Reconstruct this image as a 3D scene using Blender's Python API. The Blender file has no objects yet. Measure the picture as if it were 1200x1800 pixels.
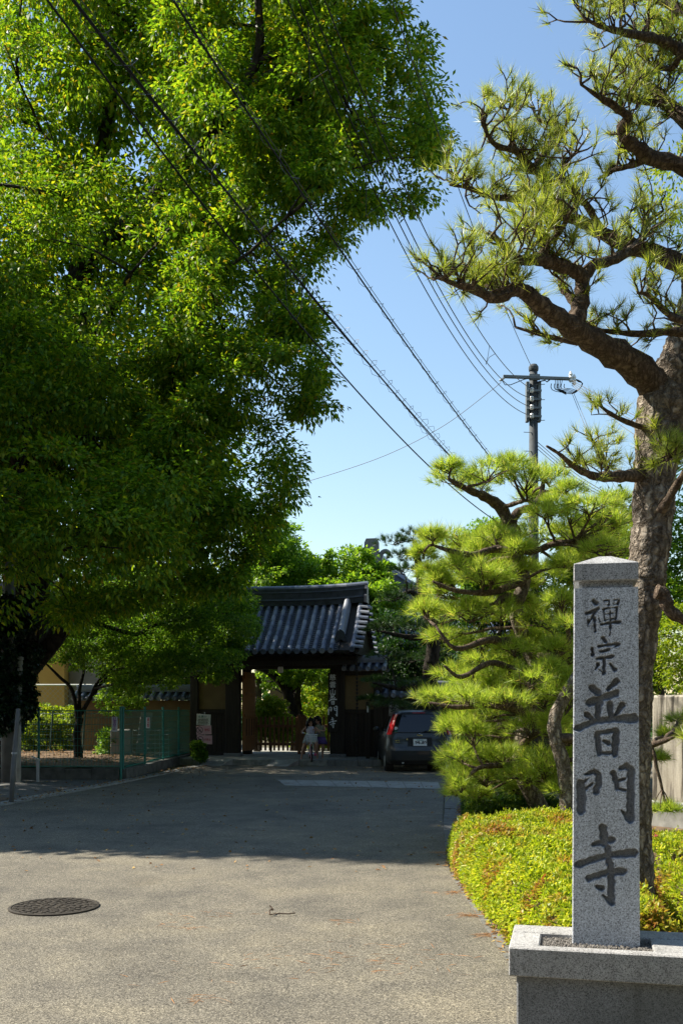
import bpy, bmesh, math, random
import numpy as np
from mathutils import Vector, Matrix, Quaternion

random.seed(7)
RNG = np.random.default_rng(11)
scene = bpy.context.scene
col = scene.collection
R = math.radians

# ------------------------------------------------------------------ camera, sky, sun, exposure
F = 1750.0          # focal length in photo pixels (photo 1200 x 1800)
EYE = 1.55          # camera height
HOR = 1247.0        # photo row of the horizon
cam_d = bpy.data.cameras.new('camera')
cam = bpy.data.objects.new('camera', cam_d)
col.objects.link(cam)
cam.location = (0, 0, EYE)
cam.rotation_euler = (R(90), 0, 0)
cam_d.sensor_fit = 'VERTICAL'
cam_d.sensor_height = 36.0
cam_d.lens = 36.0 * F / 1800.0
cam_d.shift_y = (HOR - 900.0) / 1800.0
cam_d.clip_end = 2000
cam_d.clip_start = 0.05
scene.camera = cam

SUN_EL = R(47)
SUN_AZ = (-0.965, 0.262)
_n = math.hypot(*SUN_AZ)
SUN = Vector((SUN_AZ[0] / _n * math.cos(SUN_EL), SUN_AZ[1] / _n * math.cos(SUN_EL), math.sin(SUN_EL)))
w = bpy.data.worlds.new('World')
scene.world = w
w.use_nodes = True
wn = w.node_tree
wn.nodes.clear()
sky = wn.nodes.new('ShaderNodeTexSky')
sky.sky_type = 'NISHITA'
sky.sun_disc = False
sky.sun_elevation = SUN_EL
sky.sun_rotation = math.atan2(SUN.x, SUN.y)
sky.altitude = 0
sky.air_density = 1.5
sky.dust_density = 0.3
sky.ozone_density = 3.0
bg = wn.nodes.new('ShaderNodeBackground')
bg.inputs['Strength'].default_value = 0.094
wo = wn.nodes.new('ShaderNodeOutputWorld')
wn.links.new(sky.outputs[0], bg.inputs['Color'])
wn.links.new(bg.outputs[0], wo.inputs['Surface'])

sl = bpy.data.lights.new('sun', 'SUN')
sl.energy = 5.0
sl.angle = R(0.53)
sl.color = (1.0, 0.93, 0.80)
so = bpy.data.objects.new('sun', sl)
col.objects.link(so)
so.location = (-20, 8, 30)
so.rotation_euler = SUN.to_track_quat('Z', 'Y').to_euler()

scene.view_settings.view_transform = 'Standard'
scene.view_settings.look = 'None'
scene.view_settings.exposure = 1.05
scene.view_settings.gamma = 1.0
scene.view_settings.use_curve_mapping = False
scene.render.engine = 'CYCLES'
scene.cycles.use_denoising = True
scene.cycles.max_bounces = 8
scene.cycles.diffuse_bounces = 4
scene.cycles.transmission_bounces = 6
scene.cycles.transparent_max_bounces = 8


def at(px, py, D):
    """photo pixel + distance -> world point"""
    return Vector(((px - 600.0) / F * D, D, EYE + (HOR - py) / F * D))


def gp(px, py, z=0.0):
    """photo pixel on the level z -> world point"""
    D = (EYE - z) * F / (py - HOR)
    return Vector(((px - 600.0) / F * D, D, z))


# ------------------------------------------------------------------ object helpers
def setp(o, label=None, cat=None, group=None, kind=None):
    if label: o['label'] = label
    if cat: o['category'] = cat
    if group: o['group'] = group
    if kind: o['kind'] = kind
    return o


def empty(name, loc, rz=0, label=None, cat=None, group=None, kind=None):
    o = bpy.data.objects.new(name, None)
    o.empty_display_size = 0.2
    col.objects.link(o)
    o.location = loc
    o.rotation_euler = (0, 0, rz)
    return setp(o, label, cat, group, kind)


def link_mesh(name, me, mat, parent=None, smooth=False):
    o = bpy.data.objects.new(name, me)
    col.objects.link(o)
    if mat is not None:
        for m in (mat if isinstance(mat, (list, tuple)) else [mat]):
            me.materials.append(m)
    if parent is not None:
        o.parent = parent
    if smooth:
        me.polygons.foreach_set('use_smooth', np.ones(len(me.polygons), dtype=bool))
    return o


class MB:
    def __init__(s):
        s.v = []; s.f = []; s.m = []; s.mi = 0

    def add(s, vs, fs):
        b = len(s.v)
        s.v.extend([tuple(v) for v in vs])
        for f in fs:
            s.f.append([i + b for i in f]); s.m.append(s.mi)

    def box(s, x0, x1, y0, y1, z0, z1, M=None):
        vs = [Vector((x, y, z)) for z in (z0, z1) for y in (y0, y1) for x in (x0, x1)]
        if M is not None: vs = [M @ v for v in vs]
        s.add(vs, [(0, 2, 3, 1), (4, 5, 7, 6), (0, 1, 5, 4), (2, 6, 7, 3), (0, 4, 6, 2), (1, 3, 7, 5)])

    def bbox(s, x0, x1, y0, y1, z0, z1, b=0.01, M=None):
        """box with chamfered edges"""
        cx, cy, cz = (x0 + x1) / 2, (y0 + y1) / 2, (z0 + z1) / 2
        bm = bmesh.new()
        bmesh.ops.create_cube(bm, size=1)
        for v in bm.verts:
            v.co = Vector((cx + v.co.x * (x1 - x0), cy + v.co.y * (y1 - y0), cz + v.co.z * (z1 - z0)))
        bmesh.ops.bevel(bm, geom=list(bm.edges), offset=b, segments=1, affect='EDGES', profile=0.5)
        bm.verts.index_update()
        vs = [(M @ v.co if M is not None else v.co.copy()) for v in bm.verts]
        s.add(vs, [[v.index for v in f.verts] for f in bm.faces])
        bm.free()

    def tube(s, pts, rad, n=8, cap=True, squash=None):
        pts = [Vector(p) for p in pts]
        if not hasattr(rad, '__len__'): rad = [rad] * len(pts)
        vs = []; fs = []
        up = Vector((0, 0, 1)); prev = None
        for i, p in enumerate(pts):
            t = (pts[min(i + 1, len(pts) - 1)] - pts[max(i - 1, 0)])
            if t.length < 1e-9: t = Vector((0, 0, 1))
            t.normalize()
            if prev is None:
                a = t.orthogonal().normalized()
                if abs(t.z) < 0.9:
                    a = up.cross(t).normalized()
            else:
                a = prev - t * prev.dot(t)
                a = a.normalized() if a.length > 1e-6 else t.orthogonal().normalized()
            prev = a
            b = t.cross(a)
            for k in range(n):
                an = 2 * math.pi * k / n
                r = rad[i]
                vs.append(p + a * (r * math.cos(an)) + b * (r * math.sin(an)))
        for i in range(len(pts) - 1):
            for k in range(n):
                k2 = (k + 1) % n
                fs.append((i * n + k, i * n + k2, (i + 1) * n + k2, (i + 1) * n + k))
        if cap:
            fs.append(tuple(range(n - 1, -1, -1)))
            fs.append(tuple((len(pts) - 1) * n + k for k in range(n)))
        s.add(vs, fs)

    def lathe(s, prof, c=(0, 0, 0), n=16, M=None):
        vs = []; fs = []
        for r, z in prof:
            for k in range(n):
                a = 2 * math.pi * k / n
                v = Vector((c[0] + r * math.cos(a), c[1] + r * math.sin(a), c[2] + z))
                vs.append(M @ v if M is not None else v)
        for i in range(len(prof) - 1):
            for k in range(n):
                k2 = (k + 1) % n
                fs.append((i * n + k, i * n + k2, (i + 1) * n + k2, (i + 1) * n + k))
        fs.append(tuple(range(n - 1, -1, -1)))
        fs.append(tuple((len(prof) - 1) * n + k for k in range(n)))
        s.add(vs, fs)

    def prism(s, poly, z0, z1, M=None):
        n = len(poly)
        vs = [Vector((x, y, z0)) for x, y in poly] + [Vector((x, y, z1)) for x, y in poly]
        if M is not None: vs = [M @ v for v in vs]
        fs = [tuple(range(n - 1, -1, -1)), tuple(range(n, 2 * n))]
        for i in range(n):
            j = (i + 1) % n
            fs.append((i, j, n + j, n + i))
        s.add(vs, fs)

    def ellipsoid(s, c, r, nu=12, nv=8, jit=0.0, rng=random):
        vs = []; fs = []
        for j in range(nv + 1):
            th = math.pi * j / nv
            for i in range(nu):
                ph = 2 * math.pi * i / nu
                k = 1 + (rng.uniform(-jit, jit) if jit else 0)
                vs.append((c[0] + r[0] * k * math.sin(th) * math.cos(ph), c[1] + r[1] * k * math.sin(th) * math.sin(ph), c[2] + r[2] * k * math.cos(th)))
        for j in range(nv):
            for i in range(nu):
                i2 = (i + 1) % nu
                fs.append((j * nu + i, (j + 1) * nu + i, (j + 1) * nu + i2, j * nu + i2))
        s.add(vs, fs)

    def mesh(s, name):
        me = bpy.data.meshes.new(name)
        me.from_pydata(s.v, [], s.f)
        if any(s.m): me.polygons.foreach_set('material_index', s.m)
        me.update()
        return me

    def build(s, name, mat, parent=None, smooth=False, weld=False):
        return link_mesh(name, s.mesh(name), mat, parent, smooth)


def copy_tree(o, parent=None):
    c = o.copy(); col.objects.link(c)
    if parent is not None: c.parent = parent
    for ch in list(o.children):
        copy_tree(ch, c)
    return c


def fast_mesh(name, verts, nper):
    """verts (N, nper, 3): N separate polygons"""
    N = verts.shape[0]
    me = bpy.data.meshes.new(name)
    me.vertices.add(N * nper)
    me.vertices.foreach_set('co', np.ascontiguousarray(verts, dtype=np.float32).ravel())
    me.loops.add(N * nper)
    me.loops.foreach_set('vertex_index', np.arange(N * nper, dtype=np.int32))
    me.polygons.add(N)
    me.polygons.foreach_set('loop_start', np.arange(0, N * nper, nper, dtype=np.int32))
    me.update(calc_edges=True)
    return me


def unit(a):
    return a / np.maximum(np.linalg.norm(a, axis=-1, keepdims=True), 1e-9)


# ------------------------------------------------------------------ materials
def nodes(name):
    m = bpy.data.materials.new(name)
    m.use_nodes = True
    nt = m.node_tree
    for n in list(nt.nodes):
        if n.type != 'OUTPUT_MATERIAL': nt.nodes.remove(n)
    out = [n for n in nt.nodes if n.type == 'OUTPUT_MATERIAL'][0]
    return m, nt, out


def N(nt, t, **kw):
    n = nt.nodes.new(t)
    for k, v in kw.items():
        if k.startswith('i_'): n.inputs[k[2:].replace('_', ' ')].default_value = v
        else: setattr(n, k, v)
    return n


def ramp(nt, stops, src=None, interp='LINEAR'):
    n = nt.nodes.new('ShaderNodeValToRGB')
    n.color_ramp.interpolation = interp
    e = n.color_ramp.elements
    while len(e) > 1: e.remove(e[-1])
    e[0].position = stops[0][0]; e[0].color = (*stops[0][1], 1)
    for p, c in stops[1:]:
        x = e.new(p); x.color = (*c, 1)
    if src is not None: nt.links.new(src, n.inputs[0])
    return n


def noise(nt, scale, detail=4, rough=0.55, coords='Object', stretch=None, dist=0.0):
    tc = nt.nodes.new('ShaderNodeTexCoord')
    src = tc.outputs[coords]
    if stretch:
        mp = nt.nodes.new('ShaderNodeMapping')
        mp.inputs['Scale'].default_value = stretch
        nt.links.new(src, mp.inputs[0]); src = mp.outputs[0]
    n = nt.nodes.new('ShaderNodeTexNoise')
    n.inputs['Scale'].default_value = scale
    n.inputs['Detail'].default_value = detail
    n.inputs['Roughness'].default_value = rough
    n.inputs['Distortion'].default_value = dist
    nt.links.new(src, n.inputs['Vector'])
    return n


def voro(nt, scale, feature='F1', stretch=None, rand=1.0):
    tc = nt.nodes.new('ShaderNodeTexCoord')
    src = tc.outputs['Object']
    if stretch:
        mp = nt.nodes.new('ShaderNodeMapping')
        mp.inputs['Scale'].default_value = stretch
        nt.links.new(src, mp.inputs[0]); src = mp.outputs[0]
    n = nt.nodes.new('ShaderNodeTexVoronoi')
    n.feature = feature
    n.inputs['Scale'].default_value = scale
    n.inputs['Randomness'].default_value = rand
    nt.links.new(src, n.inputs['Vector'])
    return n


def mixc(nt, fac, a, b, mode='MIX'):
    n = nt.nodes.new('ShaderNodeMix')
    n.data_type = 'RGBA'; n.blend_type = mode
    for i, x in ((0, fac), (6, a), (7, b)):
        if isinstance(x, (int, float)): n.inputs[i].default_value = x
        elif isinstance(x, tuple): n.inputs[i].default_value = (*x, 1) if len(x) == 3 else x
        else: nt.links.new(x, n.inputs[i])
    return n.outputs[2]


def bump(nt, h, strength=0.3, dist=0.01, prev=None):
    b = nt.nodes.new('ShaderNodeBump')
    b.inputs['Strength'].default_value = strength
    b.inputs['Distance'].default_value = dist
    nt.links.new(h, b.inputs['Height'])
    if prev is not None: nt.links.new(prev, b.inputs['Normal'])
    return b.outputs[0]


def princ(nt, out, colr, rough=0.6, metal=0.0, spec=0.4, normal=None, coat=0.0):
    p = nt.nodes.new('ShaderNodeBsdfPrincipled')
    if isinstance(colr, tuple): p.inputs['Base Color'].default_value = (*colr, 1)
    else: nt.links.new(colr, p.inputs['Base Color'])
    if isinstance(rough, (int, float)): p.inputs['Roughness'].default_value = rough
    else: nt.links.new(rough, p.inputs['Roughness'])
    p.inputs['Metallic'].default_value = metal
    p.inputs['Specular IOR Level'].default_value = spec
    p.inputs['Coat Weight'].default_value = coat
    if normal is not None: nt.links.new(normal, p.inputs['Normal'])
    nt.links.new(p.outputs[0], out.inputs['Surface'])
    return p


def simple(name, c, rough=0.6, metal=0.0, spec=0.4, var=0.25, scale=6, bmp=0.1, stretch=None, coat=0.0):
    m, nt, out = nodes(name)
    n = noise(nt, scale, 5, stretch=stretch)
    lo = tuple(x * (1 - var) for x in c); hi = tuple(min(1, x * (1 + var)) for x in c)
    rp = ramp(nt, [(0.3, lo), (0.7, hi)], n.outputs[0])
    princ(nt, out, rp.outputs[0], rough, metal, spec, bump(nt, n.outputs[0], bmp, 0.01) if bmp else None, coat)
    return m


def leaf_mat(name, stops, trans=0.4, tcol=None, rough=0.45, spec=0.35, patch=None, tgain=1.5):
    """stops: ramp over the per-leaf random value; translucent part is yellower"""
    m, nt, out = nodes(name)
    g = nt.nodes.new('ShaderNodeNewGeometry')
    rp = ramp(nt, stops, g.outputs['Random Per Island'])
    c = rp.outputs[0]
    if patch:
        nz = noise(nt, patch[0], 3)
        mk = ramp(nt, [(patch[1], (0, 0, 0)), (patch[1] + 0.12, (1, 1, 1))], nz.outputs[0])
        rp2 = ramp(nt, patch[2], g.outputs['Random Per Island'])
        c = mixc(nt, mk.outputs[0], c, rp2.outputs[0])
    p = nt.nodes.new('ShaderNodeBsdfPrincipled')
    nt.links.new(c, p.inputs['Base Color'])
    p.inputs['Roughness'].default_value = rough
    p.inputs['Specular IOR Level'].default_value = spec
    t = nt.nodes.new('ShaderNodeBsdfTranslucent')
    tc = mixc(nt, 1.0, c, tcol or (tgain * 1.15, tgain * 1.1, tgain * 0.45), 'MULTIPLY')
    nt.links.new(tc, t.inputs['Color'])
    mx = nt.nodes.new('ShaderNodeMixShader')
    mx.inputs[0].default_value = trans
    nt.links.new(p.outputs[0], mx.inputs[1]); nt.links.new(t.outputs[0], mx.inputs[2])
    nt.links.new(mx.outputs[0], out.inputs['Surface'])
    return m


def bark_mat(name, dark, mid, light, scale=9, stretch=(1, 1, 0.28), strength=0.9, dist=0.03):
    m, nt, out = nodes(name)
    v = voro(nt, scale, 'DISTANCE_TO_EDGE', stretch)
    wob = noise(nt, scale * 0.9, 4, 0.6)
    vm = nt.nodes.new('ShaderNodeVectorMath'); vm.operation = 'MULTIPLY_ADD'
    vm.inputs[1].default_value = (0.09, 0.09, 0.16)
    src = v.inputs['Vector'].links[0].from_socket
    nt.links.new(wob.outputs['Color'], vm.inputs[0]); nt.links.new(src, vm.inputs[2]); nt.links.new(vm.outputs[0], v.inputs['Vector'])
    nz = noise(nt, scale * 1.6, 6, 0.65, stretch=(1, 1, 0.5))
    nz2 = noise(nt, scale * 0.25, 3)
    r1 = ramp(nt, [(0.0, dark), (0.04, dark), (0.12, mid), (0.4, light)], v.outputs[0])
    c = mixc(nt, 0.42, r1.outputs[0], ramp(nt, [(0.3, dark), (0.45, mid), (0.68, light)], nz.outputs[0]).outputs[0])
    c = mixc(nt, 0.22, c, ramp(nt, [(0.35, dark), (0.7, mid)], nz2.outputs[0]).outputs[0])
    h = ramp(nt, [(0, (0, 0, 0)), (0.3, (1, 1, 1))], v.outputs[0])
    nrm = bump(nt, h.outputs[0], strength, dist)
    nrm = bump(nt, nz.outputs[0], 0.5, dist * 0.5, nrm)
    princ(nt, out, c, 0.9, 0, 0.2, nrm)
    return m


def granite_mat(name, base=(0.42, 0.43, 0.44), dirt=0.35, attr=None, spk=300, dirtcol=(0.12, 0.12, 0.11), fine=0.35):
    m, nt, out = nodes(name)
    v = voro(nt, spk)
    v2 = voro(nt, spk * 0.55)
    nz = noise(nt, 3.0, 6, 0.6)
    nz2 = noise(nt, spk * 0.9, 2)
    sep = nt.nodes.new('ShaderNodeSeparateColor')
    nt.links.new(v.outputs['Color'], sep.inputs[0])
    sp = ramp(nt, [(0.0, tuple(x * .30 for x in base)), (0.12, tuple(x * .36 for x in base)), (0.18, tuple(x * 0.8 for x in base)), (0.6, base), (0.9, tuple(min(1, x * 1.35) for x in base))], sep.outputs[0])
    sep2 = nt.nodes.new('ShaderNodeSeparateColor')
    nt.links.new(v2.outputs['Color'], sep2.inputs[0])
    sp2 = ramp(nt, [(0.0, (0.12, 0.12, 0.12)), (0.10, (0.2, 0.2, 0.2)), (0.14, (1, 1, 1)), (1, (1, 1, 1))], sep2.outputs[1])
    c = mixc(nt, 0.45, sp.outputs[0], sp2.outputs[0], 'MULTIPLY')
    dk = ramp(nt, [(0.42, (0, 0, 0)), (0.72, (1, 1, 1))], nz.outputs[0])
    fac = nt.nodes.new('ShaderNodeMath'); fac.operation = 'MULTIPLY'
    fac.inputs[1].default_value = dirt
    nt.links.new(dk.outputs[0], fac.inputs[0])
    c = mixc(nt, fac.outputs[0], c, dirtcol)
    sk = noise(nt, 7, 5, 0.6, stretch=(1.6, 1.6, 0.05))
    skr = ramp(nt, [(0.30, (0.55, 0.54, 0.52)), (0.46, (1, 1, 1)), (0.62, (1, 1, 1)), (0.75, (1.12, 1.12, 1.1))], sk.outputs[0])
    c = mixc(nt, 0.75, c, skr.outputs[0], 'MULTIPLY')
    if attr:
        a = nt.nodes.new('ShaderNodeAttribute'); a.attribute_name = attr
        worn = ramp(nt, [(0.35, (0.035, 0.038, 0.045)), (0.65, (0.10, 0.105, 0.115))], noise(nt, 14, 5).outputs[0])
        sc = mixc(nt, 0.75, c, worn.outputs[0])
        c = mixc(nt, a.outputs['Fac'], c, sc)
    princ(nt, out, c, 0.62, 0, 0.35, bump(nt, nz2.outputs[0], fine, 0.002))
    return m


M = {}
# asphalt: worn, with pale aggregate and darker binder, faint stains
m, nt, out = nodes('asphalt')
v = voro(nt, 190); sepa = nt.nodes.new('ShaderNodeSeparateColor'); nt.links.new(v.outputs['Color'], sepa.inputs[0])
ag = ramp(nt, [(0.0, (0.065, 0.063, 0.060)), (0.3, (0.125, 0.12, 0.110)), (0.55, (0.19, 0.182, 0.165)), (0.8, (0.27, 0.257, 0.23)), (1.0, (0.42, 0.40, 0.36))], sepa.outputs[0])
vb = voro(nt, 95); sepb = nt.nodes.new('ShaderNodeSeparateColor'); nt.links.new(vb.outputs['Color'], sepb.inputs[0])
ag2 = ramp(nt, [(0.0, (0.55, 0.54, 0.53)), (0.2, (0.85, 0.84, 0.83)), (0.6, (1.0, 1.0, 1.0)), (1.0, (1.25, 1.23, 1.2))], sepb.outputs[1])
big = noise(nt, 0.55, 5, 0.6)
bigr = ramp(nt, [(0.3, (0.72, 0.73, 0.76)), (0.5, (1.0, 1.0, 1.0)), (0.72, (1.22, 1.19, 1.1))], big.outputs[0])
pat = noise(nt, 2.2, 6, 0.65)
patr = ramp(nt, [(0.3, (0.82, 0.82, 0.83)), (0.65, (1.08, 1.07, 1.04))], pat.outputs[0])
c = mixc(nt, 0.9, ag.outputs[0], ag2.outputs[0], 'MULTIPLY')
c = mixc(nt, 1.0, c, (0.86, 0.82, 0.72), 'MULTIPLY')

c = mixc(nt, 1.0, c, bigr.outputs[0], 'MULTIPLY')
c = mixc(nt, 1.0, c, patr.outputs[0], 'MULTIPLY')
crk = noise(nt, 1.1, 9, 0.7, dist=1.5)
crr = ramp(nt, [(0.492, (1, 1, 1)), (0.4985, (0.35, 0.34, 0.33)), (0.505, (1, 1, 1))], crk.outputs[0])
crm = ramp(nt, [(0.55, (0, 0, 0)), (0.66, (1, 1, 1))], noise(nt, 0.35, 3).outputs[0])
c = mixc(nt, crm.outputs[0], c, mixc(nt, 1.0, c, crr.outputs[0], 'MULTIPLY'))
stn = ramp(nt, [(0.60, (1, 1, 1)), (0.72, (0.72, 0.70, 0.68))], noise(nt, 0.9, 5, 0.6, stretch=(1.0, 0.45, 1)).outputs[0])
c = mixc(nt, 0.8, c, stn.outputs[0], 'MULTIPLY')
nb = bump(nt, v.outputs['Distance'], 0.45, 0.005)
princ(nt, out, c, 0.85, 0, 0.25, nb)
M['asphalt'] = m

M['soil'] = simple('soil', (0.13, 0.085, 0.05), 0.95, var=0.5, scale=9, bmp=0.6)
M['yard'] = simple('yard_soil', (0.13, 0.08, 0.042), 0.95, var=0.5, scale=5, bmp=0.7)
M['ground'] = simple('ground', (0.09, 0.08, 0.045), 0.95, var=0.5, scale=1.2, bmp=0.4)
M['concrete'] = simple('concrete', (0.27, 0.27, 0.25), 0.85, var=0.35, scale=7, bmp=0.25)
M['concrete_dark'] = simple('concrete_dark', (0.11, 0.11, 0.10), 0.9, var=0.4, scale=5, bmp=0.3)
M['edging'] = simple('edging_concrete', (0.15, 0.145, 0.13), 0.9, var=0.4, scale=9, bmp=0.3)
M['paving'] = simple('paving', (0.30, 0.29, 0.26), 0.85, var=0.3, scale=4, bmp=0.2)
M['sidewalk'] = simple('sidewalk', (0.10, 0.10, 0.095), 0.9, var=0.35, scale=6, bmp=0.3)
M['granite_face'] = granite_mat('granite_face', (0.56, 0.585, 0.62), 0.10, 'carved', spk=300)
M['granite'] = granite_mat('granite', (0.40, 0.39, 0.375), 0.40)
M['granite_base'] = granite_mat('granite_base', (0.22, 0.225, 0.23), 0.55, fine=0.8)
M['granite_cap'] = granite_mat('granite_cap', (0.43, 0.43, 0.43), 0.35)
M['gravel'] = simple('gravel', (0.17, 0.155, 0.135), 0.9, var=0.8, scale=70, bmp=0.5)
M['wood_dark'] = simple('wood_dark', (0.024, 0.017, 0.012), 0.65, var=0.5, scale=5, bmp=0.25, stretch=(3, 3, 0.3))
M['wood_brown'] = simple('wood_brown', (0.32, 0.15, 0.065), 0.6, var=0.4, scale=6, bmp=0.2, stretch=(4, 4, 0.4))
M['wood_orange'] = simple('wood_orange', (0.34, 0.14, 0.045), 0.55, var=0.4, scale=6, bmp=0.2, stretch=(4, 4, 0.4))
M['plaster'] = simple('plaster', (0.17, 0.12, 0.055), 0.9, var=0.15, scale=3, bmp=0.1)
M['ochre'] = simple('ochre_render', (0.60, 0.36, 0.09), 0.9, var=0.08, scale=2, bmp=0.1)
M['render_grey'] = simple('render_grey', (0.30, 0.285, 0.27), 0.9, var=0.1, scale=2, bmp=0.1)
M['green_metal'] = simple('green_metal', (0.03, 0.20, 0.17), 0.4, var=0.15, bmp=0)
M['green_wire'] = simple('green_wire', (0.03, 0.24, 0.20), 0.45, var=0.15, bmp=0)
M['rust_green'] = simple('old_green_metal', (0.03, 0.07, 0.06), 0.6, var=0.3, bmp=0)
M['white_metal'] = simple('white_metal', (0.7, 0.72, 0.7), 0.5, var=0.08, bmp=0)
M['galv_dark'] = simple('weathered_steel', (0.16, 0.18, 0.19), 0.6, 0.2, var=0.2, bmp=0)
M['galv'] = simple('galvanised_steel', (0.42, 0.45, 0.47), 0.5, 0.35, var=0.2, bmp=0)
M['pole_dark'] = simple('pole_dark', (0.055, 0.062, 0.066), 0.8, var=0.25, scale=4, bmp=0.15)
M['pole_concrete'] = simple('pole_concrete', (0.17, 0.17, 0.165), 0.8, var=0.25, scale=4, bmp=0.15)
M['pole_light'] = simple('pole_light', (0.38, 0.40, 0.40), 0.8, var=0.2, scale=5, bmp=0.15)
M['black_rubber'] = simple('black_rubber', (0.012, 0.012, 0.013), 0.6, var=0.2, bmp=0)
M['wire'] = simple('black_cable', (0.010, 0.010, 0.011), 0.5, var=0.1, bmp=0)
M['wire_grey'] = simple('grey_cable', (0.10, 0.105, 0.11), 0.5, var=0.1, bmp=0)
M['porcelain'] = simple('porcelain', (0.7, 0.7, 0.68), 0.25, var=0.05, bmp=0)
M['white'] = simple('white_paint', (0.75, 0.76, 0.76), 0.6, var=0.06, bmp=0)
M['pink'] = simple('pink_paint', (0.68, 0.42, 0.48), 0.6, var=0.08, bmp=0)
M['ink'] = simple('black_ink', (0.02, 0.02, 0.022), 0.6, var=0.05, bmp=0)
M['ink_green'] = simple('green_ink', (0.02, 0.20, 0.17), 0.6, var=0.05, bmp=0)
M['ink_red'] = simple('red_ink', (0.45, 0.03, 0.05), 0.6, var=0.05, bmp=0)
M['ink_purple'] = simple('purple_ink', (0.22, 0.06, 0.32), 0.6, var=0.05, bmp=0)
M['letter_white'] = simple('letter_white', (0.84, 0.88, 0.92), 0.6, var=0.05, bmp=0)
M['iron'] = simple('cast_iron', (0.055, 0.047, 0.038), 0.6, 0.4, var=0.5, scale=40, bmp=0.3)
M['bark_pine'] = bark_mat('bark_pine', (0.035, 0.026, 0.02), (0.25, 0.20, 0.15), (0.56, 0.49, 0.40), 17, (1, 1, 0.40))
M['bark_twig'] = bark_mat('bark_twig', (0.03, 0.02, 0.014), (0.12, 0.085, 0.06), (0.28, 0.21, 0.15), 22, (1, 1, 0.6), 0.7, 0.015)
M['bark_dark'] = bark_mat('bark_dark', (0.010, 0.008, 0.006), (0.032, 0.026, 0.02), (0.07, 0.058, 0.045), 6)
M['bark_grey'] = bark_mat('bark_grey', (0.02, 0.018, 0.015), (0.07, 0.06, 0.05), (0.15, 0.13, 0.11), 6)

M['leaf_camphor'] = leaf_mat('leaf_camphor', [(0, (0.045, 0.115, 0.010)), (0.45, (0.105, 0.200, 0.014)), (0.8, (0.205, 0.295, 0.018)), (0.93, (0.33, 0.36, 0.024)), (1, (0.19, 0.12, 0.02))], 0.45, rough=0.5, spec=0.22, tgain=1.9)
M['leaf_maple'] = leaf_mat('leaf_maple', [(0, (0.045, 0.115, 0.013)), (0.5, (0.095, 0.20, 0.02)), (1, (0.21, 0.31, 0.03))], 0.45, rough=0.5, tgain=1.8)
M['leaf_bright'] = leaf_mat('leaf_bright', [(0, (0.07, 0.16, 0.014)), (0.5, (0.13, 0.25, 0.022)), (1, (0.26, 0.37, 0.04))], 0.45, rough=0.5, tgain=1.7)
M['leaf_lime'] = leaf_mat('leaf_lime', [(0, (0.11, 0.20, 0.012)), (0.5, (0.20, 0.29, 0.018)), (1, (0.34, 0.38, 0.03))], 0.45, rough=0.5, tgain=1.4)
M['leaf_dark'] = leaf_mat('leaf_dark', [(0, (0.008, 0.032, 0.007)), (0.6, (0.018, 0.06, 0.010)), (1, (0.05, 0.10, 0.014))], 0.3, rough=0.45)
M['leaf_ivy'] = leaf_mat('leaf_ivy', [(0, (0.007, 0.022, 0.011)), (0.6, (0.014, 0.042, 0.018)), (1, (0.03, 0.07, 0.025))], 0.15, rough=0.3, spec=0.5)
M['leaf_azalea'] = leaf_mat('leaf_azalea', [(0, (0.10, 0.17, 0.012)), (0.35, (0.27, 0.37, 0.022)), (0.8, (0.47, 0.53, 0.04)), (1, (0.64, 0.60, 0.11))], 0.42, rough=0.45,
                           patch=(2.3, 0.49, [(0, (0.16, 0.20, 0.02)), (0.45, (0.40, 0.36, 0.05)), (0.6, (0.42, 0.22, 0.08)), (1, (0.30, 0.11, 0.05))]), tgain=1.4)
M['leaf_azalea_shade'] = leaf_mat('leaf_azalea_shade', [(0, (0.02, 0.06, 0.010)), (0.6, (0.05, 0.11, 0.014)), (1, (0.13, 0.18, 0.02))], 0.35, rough=0.45)  # azalea leaf darkened so its colour carries the hedge's shade
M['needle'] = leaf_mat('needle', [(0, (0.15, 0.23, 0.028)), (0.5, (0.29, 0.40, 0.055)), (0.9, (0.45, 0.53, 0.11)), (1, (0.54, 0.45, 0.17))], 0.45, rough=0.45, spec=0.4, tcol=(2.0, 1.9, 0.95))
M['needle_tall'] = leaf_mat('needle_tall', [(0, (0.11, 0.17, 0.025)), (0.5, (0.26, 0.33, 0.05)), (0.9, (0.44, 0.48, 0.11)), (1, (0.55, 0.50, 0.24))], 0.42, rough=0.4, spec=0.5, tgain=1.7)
M['needle_shade'] = leaf_mat('needle_shade', [(0, (0.012, 0.04, 0.012)), (0.6, (0.025, 0.07, 0.018)), (1, (0.07, 0.13, 0.02))], 0.25, rough=0.4)  # pine needles with the shade put into their colour
M['flower'] = leaf_mat('azalea_flower', [(0, (0.55, 0.06, 0.13)), (1, (0.75, 0.25, 0.33))], 0.35, rough=0.6, tcol=(1.2, 1.0, 1.0))
M['twig_core'] = simple('twig_core', (0.055, 0.035, 0.018), 0.95, var=0.6, scale=25, bmp=0.6)
M['dead_leaf'] = leaf_mat('dead_leaf', [(0, (0.20, 0.09, 0.03)), (0.5, (0.36, 0.17, 0.05)), (1, (0.46, 0.34, 0.13))], 0.2, rough=0.7, tcol=(1, 1, 1))
M['dead_needle'] = leaf_mat('dead_needle', [(0, (0.30, 0.11, 0.03)), (1, (0.48, 0.24, 0.08))], 0.1, rough=0.7, tcol=(1, 1, 1))

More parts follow.
